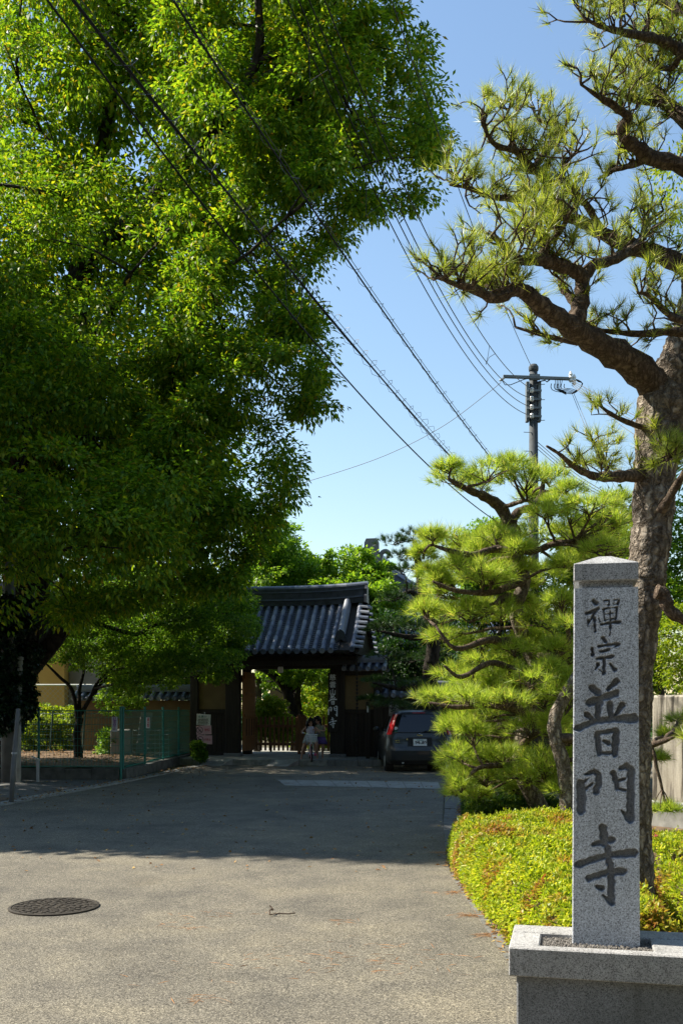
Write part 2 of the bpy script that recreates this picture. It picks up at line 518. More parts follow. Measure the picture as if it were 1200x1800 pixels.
# roof tiles: blue-grey fired clay, lichen and tone changes per tile
m, nt, out = nodes('roof_tile')
oi = nt.nodes.new('ShaderNodeObjectInfo')
n1 = noise(nt, 7, 5)
rp = ramp(nt, [(0, (0.08, 0.10, 0.155)), (0.5, (0.145, 0.17, 0.235)), (1, (0.26, 0.28, 0.33))], oi.outputs['Random'])
c = mixc(nt, 0.6, rp.outputs[0], ramp(nt, [(0.3, (0.55, 0.57, 0.62)), (0.7, (1.25, 1.22, 1.15))], n1.outputs[0]).outputs[0], 'MULTIPLY')
princ(nt, out, c, 0.42, 0.0, 0.55, bump(nt, n1.outputs[0], 0.15, 0.01))
M['tile'] = m
M['tile_pan'] = simple('pan_tile', (0.05, 0.056, 0.072), 0.5, var=0.45, scale=6, bmp=0.2)

# weathered pale wall with dark vertical drip streaks
m, nt, out = nodes('streaked_wall')
n1 = noise(nt, 5, 6, 0.6, stretch=(1.6, 1.6, 0.12))
n2 = noise(nt, 2.2, 4, 0.6, stretch=(1.2, 1.2, 0.25))
n3 = noise(nt, 40, 4)
c = ramp(nt, [(0.36, (0.03, 0.027, 0.024)), (0.45, (0.13, 0.115, 0.095)), (0.52, (0.44, 0.40, 0.33)), (0.75, (0.62, 0.58, 0.48))], n1.outputs[0]).outputs[0]
c = mixc(nt, 1.0, c, ramp(nt, [(0.3, (0.45, 0.43, 0.40)), (0.55, (1, 1, 1))], n2.outputs[0]).outputs[0], 'MULTIPLY')
c = mixc(nt, 0.4, c, ramp(nt, [(0.3, (0.6, 0.6, 0.6)), (0.7, (1.2, 1.2, 1.2))], n3.outputs[0]).outputs[0], 'MULTIPLY')
princ(nt, out, c, 0.9, 0, 0.2, bump(nt, n3.outputs[0], 0.4, 0.006))
M['streaked'] = m

# car paint, glass, lamp
m, nt, out = nodes('car_paint')
n1 = noise(nt, 3, 2)
princ(nt, out, ramp(nt, [(0.3, (0.030, 0.034, 0.037)), (0.7, (0.040, 0.044, 0.048))], n1.outputs[0]).outputs[0], 0.38, 0.25, 0.4, None, 0.45)
M['car'] = m
m, nt, out = nodes('car_glass'); princ(nt, out, (0.008, 0.009, 0.010), 0.05, 0, 0.6); M['car_glass'] = m
M['car_trim'] = simple('car_trim', (0.015, 0.015, 0.016), 0.6, var=0.1, bmp=0)
m, nt, out = nodes('tail_lamp'); princ(nt, out, (0.42, 0.012, 0.018), 0.12, 0, 0.6, None, 0.6); M['tail'] = m
M['chrome'] = simple('chrome', (0.7, 0.7, 0.72), 0.15, 1.0, var=0.05, bmp=0)
M['skin'] = simple('skin', (0.52, 0.29, 0.20), 0.55, var=0.06, bmp=0)
M['hair'] = simple('hair', (0.012, 0.009, 0.008), 0.4, var=0.2, bmp=0.1, scale=40, stretch=(6, 6, 0.5))
M['cloth_white'] = simple('cloth_white', (0.60, 0.56, 0.66), 0.85, var=0.35, scale=30, bmp=0.1)
M['cloth_denim'] = simple('cloth_pale', (0.42, 0.46, 0.46), 0.85, var=0.12, bmp=0.1)
M['cloth_olive'] = simple('cloth_olive', (0.28, 0.29, 0.20), 0.85, var=0.15, bmp=0.1)
M['cloth_purple'] = simple('cloth_purple', (0.11, 0.06, 0.20), 0.85, var=0.7, scale=35, bmp=0.1)
M['shoe_pink'] = simple('shoe_pink', (0.70, 0.10, 0.24), 0.6, var=0.1, bmp=0)
M['shoe_pale'] = simple('shoe_pale', (0.62, 0.42, 0.46), 0.6, var=0.1, bmp=0)
M['bike_pink'] = simple('bike_pink', (0.75, 0.30, 0.42), 0.35, var=0.05, bmp=0)


def text_mesh(body, size, extrude=0.0015, bold=0.010):
    cu = bpy.data.curves.new('lettering', 'FONT')
    cu.body = body
    cu.size = size
    cu.extrude = extrude
    cu.offset = size * bold
    cu.align_x = 'CENTER'; cu.align_y = 'CENTER'
    cu.resolution_u = 3
    o = bpy.data.objects.new('lettering_source', cu)
    col.objects.link(o)
    dg = bpy.context.evaluated_depsgraph_get()
    me = bpy.data.meshes.new_from_object(o.evaluated_get(dg))
    bpy.data.objects.remove(o)
    me.name = 'lettering'
    return me


def put_text(body, size, mat, parent, loc, name='lettering', bold=0.0):
    """lettering standing upright in the parent's xz plane, read from -y"""
    me = text_mesh(body, size)
    if len(me.vertices):
        me.transform(Matrix.Rotation(R(90), 4, 'X'))
    o = link_mesh(name, me, mat, parent)
    o.location = loc
    return o

# ================================================================== STRUCTURE
def sheet(name, poly, z, mat, sub=None):
    mb = MB()
    mb.add([(x, y, z) for x, y in poly], [tuple(range(len(poly)))])
    o = mb.build(name, mat)
    setp(o, kind='structure')
    return o


g = sheet('ground', [(-300, -40), (300, -40), (300, 600), (-300, 600)], -0.012, M['ground'])
road_poly = [(-9.5, -9), (1.03, -9), (1.03, 9.4), (1.10, 10.5), (1.42, 14), (2.10, 20.4), (3.2, 22.4), (9.5, 23.2), (9.5, 27.9), (-3.75, 27.6), (-4.66, 20.4), (-5.44, 15.86), (-6.3, 10), (-9.5, 6)]
sheet('road', road_poly, 0.0, M['asphalt'])
# pale paving band across the road in front of the gate
pb = empty('paving_band', (0, 0, 0), kind='structure')
for i in range(9):
    t0, t1 = i / 9, (i + 1) / 9
    a0 = gp(487 + (770 - 487) * t0, 1371 + 4 * t0); a1 = gp(487 + (770 - 487) * t1, 1371 + 4 * t1)
    b0 = gp(500 + (775 - 500) * t0, 1381 + 6 * t0); b1 = gp(500 + (775 - 500) * t1, 1381 + 6 * t1)
    mb = MB()
    g_ = 0.006
    mb.add([(a0.x + g_, a0.y, 0.006), (a1.x - g_, a1.y, 0.006), (b1.x - g_, b1.y, 0.006), (b0.x + g_, b0.y, 0.006)], [(3, 2, 1, 0)])
    mb.build('paving_slab', M['paving'], pb)

# right edge strip: flush concrete edging slabs
es = empty('edging_strip', (0, 0, 0), kind='structure')
edge_pts = [Vector((1.02, y, 0)) for y in np.arange(2.0, 9.2, 0.6)] + [Vector((1.02, 9.2, 0)), Vector((1.07, 9.8, 0)), Vector((1.10, 10.4, 0)), Vector((1.15, 11, 0)), Vector((1.20, 11.6, 0)), Vector((1.26, 12.2, 0)), Vector((1.31, 12.8, 0)), Vector((1.37, 13.4, 0)), Vector((1.44, 14.1, 0)), Vector((1.53, 14.8, 0)), Vector((1.60, 15.5, 0)), Vector((1.69, 16.3, 0)), Vector((1.77, 17.1, 0)), Vector((1.86, 18, 0))]
for i in range(len(edge_pts) - 1):
    a, b = edge_pts[i], edge_pts[i + 1]
    d = (b - a).normalized(); nrm = Vector((d.y, -d.x, 0))
    wd = 0.10 if a.y < 9.5 else 0.26
    mb = MB()
    p = [a + d * .004, b - d * .004, b - d * .004 + nrm * wd, a + d * .004 + nrm * wd]
    zj = random.uniform(0.006, 0.014)
    mb.prism([(q.x, q.y) for q in p][::-1], -0.06, zj)
    mb.build('edging_slab', M['edging'], es)

# left flush kerb line, sidewalk, yard
ks = empty('kerb_strip', (0, 0, 0), kind='structure')
kp = [Vector((-6.9, 7.0, 0)), Vector((-6.3, 10, 0)), Vector((-5.44, 15.86, 0)), Vector((-5.13, 17.96, 0)), Vector((-4.66, 20.4, 0)), Vector((-4.1, 24.4, 0)), Vector((-3.75, 27.2, 0))]
for i in range(len(kp) - 1):
    L = (kp[i + 1] - kp[i]).length
    n = max(1, round(L / 0.6))
    d = (kp[i + 1] - kp[i]).normalized(); nrm = Vector((-d.y, d.x, 0))
    for k in range(n):
        a = kp[i] + d * (L * k / n + .005); b = kp[i] + d * (L * (k + 1) / n - .005)
        mb = MB()
        wd = 0.28
        zj = random.uniform(0.02, 0.03)
        mb.prism([(q.x, q.y) for q in (a, b, b + nrm * wd, a + nrm * wd)], -0.06, zj)
        mb.build('kerb_stone', M['concrete'], ks)
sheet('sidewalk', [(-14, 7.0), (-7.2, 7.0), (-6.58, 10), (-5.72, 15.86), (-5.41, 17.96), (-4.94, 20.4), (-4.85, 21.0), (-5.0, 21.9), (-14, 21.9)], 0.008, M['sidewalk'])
sheet('soil_patch', [(-14, 15.2), (-6.0, 15.2), (-5.78, 16.2), (-5.66, 17.2), (-6.2, 17.8), (-14, 17.8)], 0.014, M['soil'])

# raised yard behind the green fence
mb = MB()
ny = 22; nx = 22
vs = []
for j in range(ny):
    for i in range(nx):
        t = i / (nx - 1); s_ = j / (ny - 1)
        y = 22.15 + s_ * 8.5
        xr = -4.98 + (y - 22) * 0.033
        x = -14 + t * (xr + 14)
        z = 0.27 + 0.05 * math.sin(x * 2.1 + y) * math.sin(y * 1.7) + (0.0 if i < nx - 1 and j else -0.02) + random.uniform(0, .03)
        vs.append((x, y, z))
mb.add(vs, [(j * nx + i, j * nx + i + 1, (j + 1) * nx + i + 1, (j + 1) * nx + i) for j in range(ny - 1) for i in range(nx - 1)])
setp(mb.build('yard_ground', M['yard'], smooth=True), kind='structure')

# fence footing: low concrete blocks
ff = empty('fence_footing', (0, 0, 0), kind='structure')
def block_run(p0, p1, wd, z1, mat, name, parent, L=0.62):
    p0 = Vector(p0); p1 = Vector(p1)
    d = p1 - p0; ln = d.length; d.normalize()
    nr = Vector((-d.y, d.x, 0)); n = max(1, round(ln / L))
    for k in range(n):
        a = p0 + d * (ln * k / n + 0.004); b = p0 + d * (ln * (k + 1) / n - 0.004)
        mb = MB()
        zz = z1 + random.uniform(-.008, .008)
        mb.prism([(q.x, q.y) for q in (a - nr * wd / 2, b - nr * wd / 2, b + nr * wd / 2, a + nr * wd / 2)], -0.05, zz)
        mb.build(name, mat, parent)
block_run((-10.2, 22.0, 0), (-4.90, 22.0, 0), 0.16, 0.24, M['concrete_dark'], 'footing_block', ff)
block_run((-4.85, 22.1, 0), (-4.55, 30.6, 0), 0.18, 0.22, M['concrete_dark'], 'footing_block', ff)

# gate platform, front stones, ramps
GA = R(-10)
GX, GY, GZ = -1.64, 29.1, 0.17
def gl(x, y, z=0.0):
    """gate-local -> world"""
    return Vector((GX + x * math.cos(GA) - y * math.sin(GA), GY + x * math.sin(GA) + y * math.cos(GA), GZ + z))
gpf = empty('gate_platform', (GX, GY, 0), GA, kind='structure')
mb = MB(); mb.box(-3.4, 3.6, -1.25, 3.2, 0.0, GZ); mb.build('platform_top', M['paving'], gpf)
xs = [-3.4, -2.3, -1.15, 0.0, 0.75, 1.55, 2.4, 3.05, 3.6]
for i in range(len(xs) - 1):
    mb = MB(); mb.bbox(xs[i] + .006, xs[i + 1] - .006, -1.55, -1.256, -0.03, GZ + random.uniform(-.004, .006), 0.012)
    mb.build('step_stone', M['granite_base'] if i > 4 else M['concrete'], gpf)
for x0 in (-1.75, 0.12):
    mb = MB()
    mb.add([(x0, -1.56, GZ - .006), (x0 + .62, -1.56, GZ - .006), (x0 + .62 - .18, -2.2, 0.012), (x0 - .18, -2.2, 0.012), (x0, -1.56, 0), (x0 + .62, -1.56, 0)], [(0, 3, 2, 1), (0, 4, 3), (1, 2, 5), (3, 4, 5, 2)])
    mb.build('ramp', M['paving'], gpf)
sheet('pale_sunlit_ground', [(-3.4, 31.4), (1.4, 31.0), (2.2, 40), (-4.2, 40)], 0.012, M['paving'])  # pale sheet standing in for sunlit ground behind the gate
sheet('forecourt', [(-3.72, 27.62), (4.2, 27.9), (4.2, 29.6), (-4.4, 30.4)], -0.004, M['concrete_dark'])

# ================================================================== STONE PILLAR + PLINTH
PA = R(-13.0)      # plinth yaw: right end nearer to the camera
PC = Vector((0, 0, 0))
base_z = 0.443
def plocal(o_loc, x, y):
    return Vector((o_loc.x + x * math.cos(PA) - y * math.sin(PA), o_loc.y + x * math.sin(PA) + y * math.cos(PA), 0))

# strokes of the carved inscription, drawn as brush strokes; coordinates: 1355 units per metre
ST = []
def st(pts, w):
    if not hasattr(w, '__len__'): w = [w] * len(pts)
    ST.append((pts, w))
# zen
st([(598, 360), (615, 378)], [34, 38]); st([(556, 442), (628, 410)], [30, 28]); st([(622, 414), (590, 470), (572, 500)], [26, 22, 14]); st([(604, 470), (610, 560)], [26, 22])
st([(570, 485), (562, 528)], [22, 16]); st([(632, 478), (640, 496)], [18, 20])
st([(662, 362), (698, 358)], 15); st([(664, 362), (668, 390)], 13); st([(698, 360), (694, 388)], 15); st([(668, 389), (694, 386)], 11)
st([(722, 360), (760, 352)], 15); st([(722, 362), (727, 390)], 13); st([(760, 355), (750, 386)], 18); st([(727, 387), (750, 384)], 11)
st([(657, 415), (748, 405)], 17); st([(662, 415), (670, 490)], 16); st([(746, 408), (738, 482)], 22); st([(664, 450), (740, 442)], 12); st([(668, 486), (738, 478)], 14); st([(702, 410), (703, 486)], 13)
st([(650, 517), (765, 500)], [22, 30]); st([(705, 490), (706, 540), (700, 592)], [20, 22, 8])
# shu
st([(660, 604), (674, 626)], [28, 34]); st([(592, 672), (594, 712)], [22, 32]); st([(630, 661), (758, 646)], [22, 30]); st([(754, 648), (728, 670)], [28, 12])
st([(642, 694), (696, 684)], [26, 28]); st([(620, 742), (722, 728)], [26, 30]); st([(668, 740), (665, 838)], [26, 30]); st([(664, 836), (640, 818)], [28, 12]); st([(630, 778), (612, 812)], [30, 18]); st([(704, 774), (732, 814)], [20, 36])
# fu
st([(594, 935), (634, 972)], [54, 50]); st([(742, 892), (692, 946)], [52, 30]); st([(580, 1030), (660, 1002), (740, 972)], [62, 52, 58]); st([(640, 1030), (630, 1075), (628, 1130)], [54, 48, 44]); st([(704, 1044), (712, 1125)], [50, 40])
st([(556, 1108), (592, 1142)], [44, 40]); st([(782, 1048), (742, 1112)], [50, 30]); st([(503, 1203), (600, 1160), (720, 1140), (850, 1136)], [56, 46, 48, 74])
st([(626, 1236), (630, 1290), (640, 1365)], [46, 44, 44]); st([(636, 1232), (740, 1216)], [34, 44]); st([(744, 1224), (740, 1300), (734, 1372)], [52, 54, 46]); st([(672, 1288), (694, 1300)], [34, 40]); st([(640, 1364), (732, 1366)], [32, 30])
# mon
st([(522, 1566), (530, 1660), (526, 1748)], [62, 70, 62]); st([(552, 1506), (604, 1488)], [26, 40]); st([(606, 1486), (638, 1512), (636, 1570), (618, 1622)], [40, 44, 50, 48]); st([(552, 1602), (600, 1566)], [32, 20]); st([(540, 1560), (580, 1530)], [30, 12])
st([(724, 1490), (742, 1540), (752, 1600)], [40, 44, 34]); st([(770, 1466), (808, 1446), (840, 1474)], [34, 46, 54]); st([(838, 1470), (836, 1600), (834, 1800)], [54, 54, 58]); st([(830, 1800), (780, 1742)], [54, 20]); st([(748, 1546), (800, 1536)], [30, 26]); st([(752, 1600), (806, 1606)], [30, 26])
# ji
def z5(x, y): return ((740 + x / 2.609 - 880) * 3.75, (1380 + y / 2.609 - 960) * 3.75)
def st5(pts, w): st([z5(*p) for p in pts], [q * 1.437 for q in (w if hasattr(w, '__len__') else [w] * len(pts))])
st5([(828, 196), (836, 272)], [42, 40]); st5([(788, 274), (866, 250)], [26, 38]); st5([(722, 370), (800, 338), (880, 318), (960, 308)], [40, 36, 36, 46]); st5([(848, 290), (856, 360)], [34, 34]); st5([(766, 432), (850, 400), (914, 394)], [36, 34, 42])
st5([(862, 366), (866, 450), (864, 530)], [36, 36, 40]); st5([(866, 538), (830, 508)], [36, 14]); st5([(804, 468), (826, 476)], [26, 32])

def carve_depth(U, V):
    """signed depth field (0..1) at face coordinates in the stroke units"""
    d = np.full(U.shape, 1e9)
    for pts, ws in ST:
        for i in range(len(pts) - 1):
            ax, ay = pts[i]; bx, by = pts[i + 1]
            ex, ey = bx - ax, by - ay
            t = np.clip(((U - ax) * ex + (V - ay) * ey) / (ex * ex + ey * ey), 0, 1)
            dd = np.hypot(U - ax - t * ex, V - ay - t * ey) - (ws[i] + t * (ws[i + 1] - ws[i])) * 0.5
            d = np.minimum(d, dd)
    return d

P_D = 4.75
pbase = at(1064, 1655, P_D); pbase.z = 0.40
pil = empty('stone_pillar', pbase, PA, 'tall granite pillar carved with large brushstroke characters standing on the plinth', 'stone pillar')
WB, WT = 0.313, 0.297           # width of the foot and of the shoulder
TOPZ = EYE + (HOR - 1033) / F * P_D - pbase.z      # shoulder under the groove
# front face as a fine grid with the strokes really sunk into it
nxg, nzg = 128, 700
zz = np.linspace(0, TOPZ, nzg); tt = np.linspace(-0.5, 0.5, nxg)
Tg, Zg = np.meshgrid(tt, zz)
Wz = WB + (WT - WB) * (Zg / TOPZ)
Xg = Tg * Wz
Uc = 675 + (Zg / TOPZ) * 0 + (1 - Zg / TOPZ) * 12
U = Uc + Xg * 1355 * 1.0
V = 275 + (TOPZ - Zg) * (2606 - 275) / (TOPZ - (0.443 - 0.40))
dist = carve_depth(U, V)
dist += 2.2 * np.sin(U * 0.11 + 3 * np.sin(V * 0.045)) + 1.5 * np.sin(V * 0.13 + U * 0.05)
depth = np.clip(-dist / 13.0, 0, 1); depth = depth * depth * (3 - 2 * depth)
Yg = depth * 0.020 + 0.0
edge_ = np.minimum(Tg + 0.5, 0.5 - Tg) * Wz
chip = np.clip(1 - edge_ / 0.004, 0, 1) * 0.003
Yg = Yg + chip
dep = 0.305
mb = MB()
co = np.stack([Xg, Yg - 0.0, Zg], -1).reshape(-1, 3)
faces = []
idx = np.arange(nxg * nzg).reshape(nzg, nxg)
q = np.stack([idx[:-1, :-1], idx[:-1, 1:], idx[1:, 1:], idx[1:, :-1]], -1).reshape(-1, 4)
mb.v = [tuple(p) for p in co]; mb.f = q.tolist(); mb.m = [0] * len(mb.f)
nb_ = len(mb.v)
mb.v += [(-WB / 2, dep, 0), (WB / 2, dep, 0), (WT / 2, dep, TOPZ), (-WT / 2, dep, TOPZ)]
l, r_ = [int(i) for i in idx[:, 0]], [int(i) for i in idx[:, -1]]
mb.f += [l + [nb_ + 3, nb_], r_[::-1] + [nb_ + 1, nb_ + 2], [nb_, nb_ + 3, nb_ + 2, nb_ + 1], [int(i) for i in idx[-1]] + [nb_ + 2, nb_ + 3]]
mb.m = [0] * len(mb.f)
shaft = mb.build('shaft', M['granite_face'], pil)
at_ = shaft.data.attributes.new('carved', 'FLOAT', 'POINT')
vals = np.zeros(len(shaft.data.vertices), dtype=np.float32)
vals[:nb_] = np.clip(-dist / 5.0, 0, 1).reshape(-1)
at_.data.foreach_set('value', vals)
# neck groove and cap
mb = MB(); mb.box(-WT / 2 + .024, WT / 2 - .024, 0.024, dep - .024, TOPZ, TOPZ + 0.034); mb.build('neck', M['granite_cap'], pil)
mb = MB()
z0 = TOPZ + 0.034; z1 = z0 + 0.086; z2 = z1 + 0.052
hw = WT / 2 + .001
bmx = MB()
bmx.bbox(-hw, hw, -0.002, dep + .002, z0, z1, 0.004)
bmx.add([(-hw + .004, .002, z1 - .001), (hw - .004, .002, z1 - .001), (hw - .004, dep - .002, z1 - .001), (-hw + .004, dep - .002, z1 - .001), (0.03, dep / 2, z2), (-0.03, dep / 2, z2)],
        [(0, 1, 4, 5), (1, 2, 4), (2, 3, 5, 4), (3, 0, 5)])
bmx.build('cap', M['granite_cap'], pil)

# plinth: rim slabs round a gravel bed, on a lower block
pl0 = at(893, 1666, 4.635); pl0.z = 0
plinth = empty('granite_plinth', pl0, PA, 'grey granite plinth with a rim round a gravel bed under the carved pillar', 'plinth')
LX = 1.75; DY = 0.50; sz0, sz1 = base_z - 0.135, base_z
ex0, ex1, ey0, ey1 = 0.140, 0.655, 0.070, 0.335
def lbox(name, x0, x1, y0, y1, za, zb, mat, b=0.006):
    mb = MB(); mb.bbox(x0, x1, y0, y1, za, zb, b); return mb.build(name, mat, plinth)
lbox('rim_slab', 0.0, LX, 0.0, ey0, sz0, sz1, M['granite'])
lbox('rim_slab', 0.0, LX, ey1, DY, sz0, sz1 + .0015, M['granite'])
lbox('rim_slab', 0.0, ex0, ey0 + .001, ey1 - .001, sz0, sz1 - .001, M['granite'])
lbox('rim_slab', ex1, LX, ey0 + .001, ey1 - .001, sz0, sz1 - .001, M['granite'])
lbox('base_block', 0.035, LX, 0.030, DY - .03, -0.06, sz0, M['granite_base'], 0.008)
# gravel bed (many small stones)
gv = []
for k in range(2600):
    x = random.uniform(ex0 + .004, ex1 - .004); y = random.uniform(ey0 + .004, ey1 - .004); z = sz1 - 0.028 + random.uniform(0, .012)
    r = random.uniform(.003, .0075)
    a = random.uniform(0, 6.28)
    gv.append((x, y, z, r, a))
mb = MB(); mb.box(ex0, ex1, ey0, ey1, sz0 + .002, sz1 - 0.03)
for x, y, z, r, a in gv:
    ca, sa = math.cos(a) * r, math.sin(a) * r
    mb.add([(x + ca, y + sa, z), (x - sa, y + ca, z), (x - ca, y - sa, z), (x + sa, y - ca, z), (x + random.uniform(-.3, .3) * r, y, z + r * .8)], [(0, 1, 4), (1, 2, 4), (2, 3, 4), (3, 0, 4)])
gb = mb.build('gravel', M['gravel'], plinth); gb['kind'] = 'stuff'

# ================================================================== TEMPLE GATE
gate = empty('temple_gate', (GX, GY, GZ), GA, 'dark timber temple gate with blue-grey tiled roof at the end of the road', 'gate')
HP = 1.565     # half spacing of the main posts
def gb_(name, x0, x1, y0, y1, z0, z1, mat, b=0.012, parent=None):
    mb = MB(); mb.bbox(x0, x1, y0, y1, z0, z1, b); return mb.build(name, mat, parent or gate)
for sx in (-1, 1):
    p = gb_('post', sx * HP - .21, sx * HP + .21, -.14, .14, 0.10, 2.98, M['wood_dark'])
    gb_('post_base', sx * HP - .25, sx * HP + .25, -.18, .18, -0.01, 0.10, M['granite_base'])
    gb_('rear_post', sx * HP - .12, sx * HP + .12, 1.35, 1.6, 0.0, 2.9, M['wood_dark'])
    gb_('tie_beam', sx * HP - .06, sx * HP + .06, .14, 1.35, 2.2, 2.42, M['wood_dark'])
gb_('lintel', -2.15, 2.15, -.2, .2, 2.56, 2.92, M['wood_dark'])
gb_('eave_beam', -2.3, 2.3, -1.2, -1.06, 2.62, 2.76, M['wood_dark'])
gb_('eave_beam', -2.3, 2.3, 1.2, 1.34, 2.62, 2.76, M['wood_dark'])
for x in (-2.0, -1.0, 0, 1.0, 2.0):
    gb_('bracket_arm', x - .06, x + .06, -1.3, 1.3, 2.925, 3.04, M['wood_dark'])
# open door leaf with planks and iron fittings, folded back inside
leaf = gb_('door_leaf', -1.35, -1.29, .16, 1.46, .14, 2.5, M['wood_orange'])
for z in (.5, 1.15, 1.8, 2.3):
    gb_('batten', -1.289, -1.255, .2, 1.42, z, z + .09, M['wood_orange'], .006, leaf)
for y in (.42, .72, 1.02, 1.28):
    gb_('iron_strap', -1.289, -1.277, y, y + .035, .55, 1.1, M['ink'], .003, leaf)
leaf2 = gb_('door_leaf', 1.29, 1.35, .16, 1.46, .14, 2.5, M['wood_dark'])
# side bays
for sx in (-1, 1):
    xa, xb = sx * (HP + .21), sx * 2.62
    x0, x1 = min(xa, xb), max(xa, xb)
    bay = gb_('side_wall', x0, x1, -.05, .05, 1.38, 2.36, M['plaster'])
    mbw = None
    nplk = 6
    for k in range(nplk):
        a = x0 + (x1 - x0) * k / nplk; b = x0 + (x1 - x0) * (k + 1) / nplk
        gb_('plank', a + .004, b - .004, -.045, .03, .12, 1.26, M['wood_dark'], .006, bay)
    gb_('rail', x0, x1, -.08, .06, 1.26, 1.38, M['wood_dark'], .008, bay)
    gb_('rail', x0, x1, -.08, .06, .02, .12, M['wood_dark'], .008, bay)
    gb_('rail', x0, x1, -.09, .07, 2.36, 2.48, M['wood_dark'], .008, bay)
    xe = sx * 2.74
    gb_('end_post', xe - .12, xe + .12, -.12, .12, 0.0, 2.5, M['wood_dark'])

def half_roll(mb, p0, p1, r, n=7, a0=0.0, a1=math.pi, up=Vector((0, 0, 1)), taper=1.0, close=True):
    """half-round cover tile lying from p0 to p1"""
    p0 = Vector(p0); p1 = Vector(p1)
    d = (p1 - p0).normalized(); side = d.cross(up).normalized(); u = side.cross(d).normalized()
    vs = []; fs = []
    for e, (p, rr) in enumerate(((p0, r), (p1, r * taper))):
        for k in range(n):
            a = a0 + (a1 - a0) * k / (n - 1)
            vs.append(p + side * (rr * math.cos(a)) + u * (rr * math.sin(a)))
    for k in range(n - 1):
        fs.append((k, k + 1, n + k + 1, n + k))
    if close:
        fs.append(tuple(range(n))); fs.append(tuple(range(2 * n - 1, n - 1, -1)))
    mb.add(vs, fs)

# roof surface: curved slope from eave (y=-1.62) up to the ridge base
Y_E, Z_E, Z_R = -1.62, 2.98, 4.46
def slope_z(t):   # t 0 at eave, 1 at ridge
    return Z_E + (Z_R - Z_E) * (0.86 * t + 0.14 * t * t)
def slope_pt(x, t, side=-1, lift=0.0):
    sweep = 0.05 * (abs(x) / 2.4) ** 3 * (1 - 0.3 * t)
    return Vector((x, side * (-Y_E) * (1 - t), slope_z(t) + sweep + lift))
roof = None
mb = MB()
NX = 24; NT = 10
for side in (-1, 1):
    vs = []
    for j in range(NT + 1):
        for i in range(NX + 1):
            vs.append(slope_pt(-2.42 + 4.84 * i / NX, j / NT, side, -0.03))
    mb.add(vs, [(j * (NX + 1) + i, j * (NX + 1) + i + 1, (j + 1) * (NX + 1) + i + 1, (j + 1) * (NX + 1) + i) if side < 0 else
                (j * (NX + 1) + i, (j + 1) * (NX + 1) + i, (j + 1) * (NX + 1) + i + 1, j * (NX + 1) + i + 1) for j in range(NT) for i in range(NX)])
    # underside boards
    vs2 = [v - Vector((0, 0, .07)) for v in vs]
    mb.add(vs2, [(j * (NX + 1) + i, (j + 1) * (NX + 1) + i, (j + 1) * (NX + 1) + i + 1, j * (NX + 1) + i + 1) for j in range(NT) for i in range(NX)])
    mb.add([vs[0], vs[NX], vs2[NX], vs2[0]], [(0, 1, 2, 3)])
# gable triangles
for x in (-2.3, 2.3):
    mb.add([slope_pt(x, 0, -1, -.1), slope_pt(x, 1, -1, -.1), slope_pt(x, 0, 1, -.1)], [(0, 1, 2)])
roof = mb.build('roof', M['wood_dark'], gate)
# rafter ends under the eave
for k in range(24):
    x = -2.3 + 4.6 * k / 23
    mbk = MB()
    a = slope_pt(x, 0.02, -1, -.15); b = slope_pt(x, 0.8, -1, -.15)
    mbk.tube([a, b], .035, 4); mbk.build('rafter', M['wood_dark'], roof)
# cover-tile rows: single tiles, front slope
SP = 0.236
rows = [k * SP for k in range(-9, 8)]
tile_meshes = []
for vi in range(3):
    mbt = MB(); half_roll(mbt, (0, 0, 0), (0, 0.232, 0.0), 0.072, 7, taper=0.94)
    tile_meshes.append(mbt.mesh('cover_tile'))
NTL = 9
def tile_at(parent, x, t0, t1, side=-1, r=1.0, lift=0.0, name='cover_tile'):
    a = slope_pt(x, t0, side, lift); b = slope_pt(x, t1, side, lift)
    d = b - a
    o = bpy.data.objects.new(name, tile_meshes[random.randrange(3)])
    if not o.data.materials: o.data.materials.append(M['tile'])
    col.objects.link(o); o.parent = parent
    dn = d.normalized()
    xax = dn.cross(Vector((0, 0, 1))).normalized(); zax = xax.cross(dn).normalized()
    jit = random.uniform(-.006, .006)
    mat = Matrix(((xax.x, dn.x, zax.x, a.x + jit), (xax.y, dn.y, zax.y, a.y), (xax.z, dn.z, zax.z, a.z + random.uniform(0, .006)), (0, 0, 0, 1)))
    o.matrix_local = mat @ Matrix.Diagonal((r, d.length / 0.232, r, 1))
    return o
for x in rows:
    for k in range(NTL):
        tile_at(roof, x, k / NTL * .97, (k + 1) / NTL * .97)
# edge roll right of the descending ridge
for xx in (2.24, -2.24):
    for k in range(NTL):
        tile_at(roof, xx, k / NTL * .97, (k + 1) / NTL * .97)
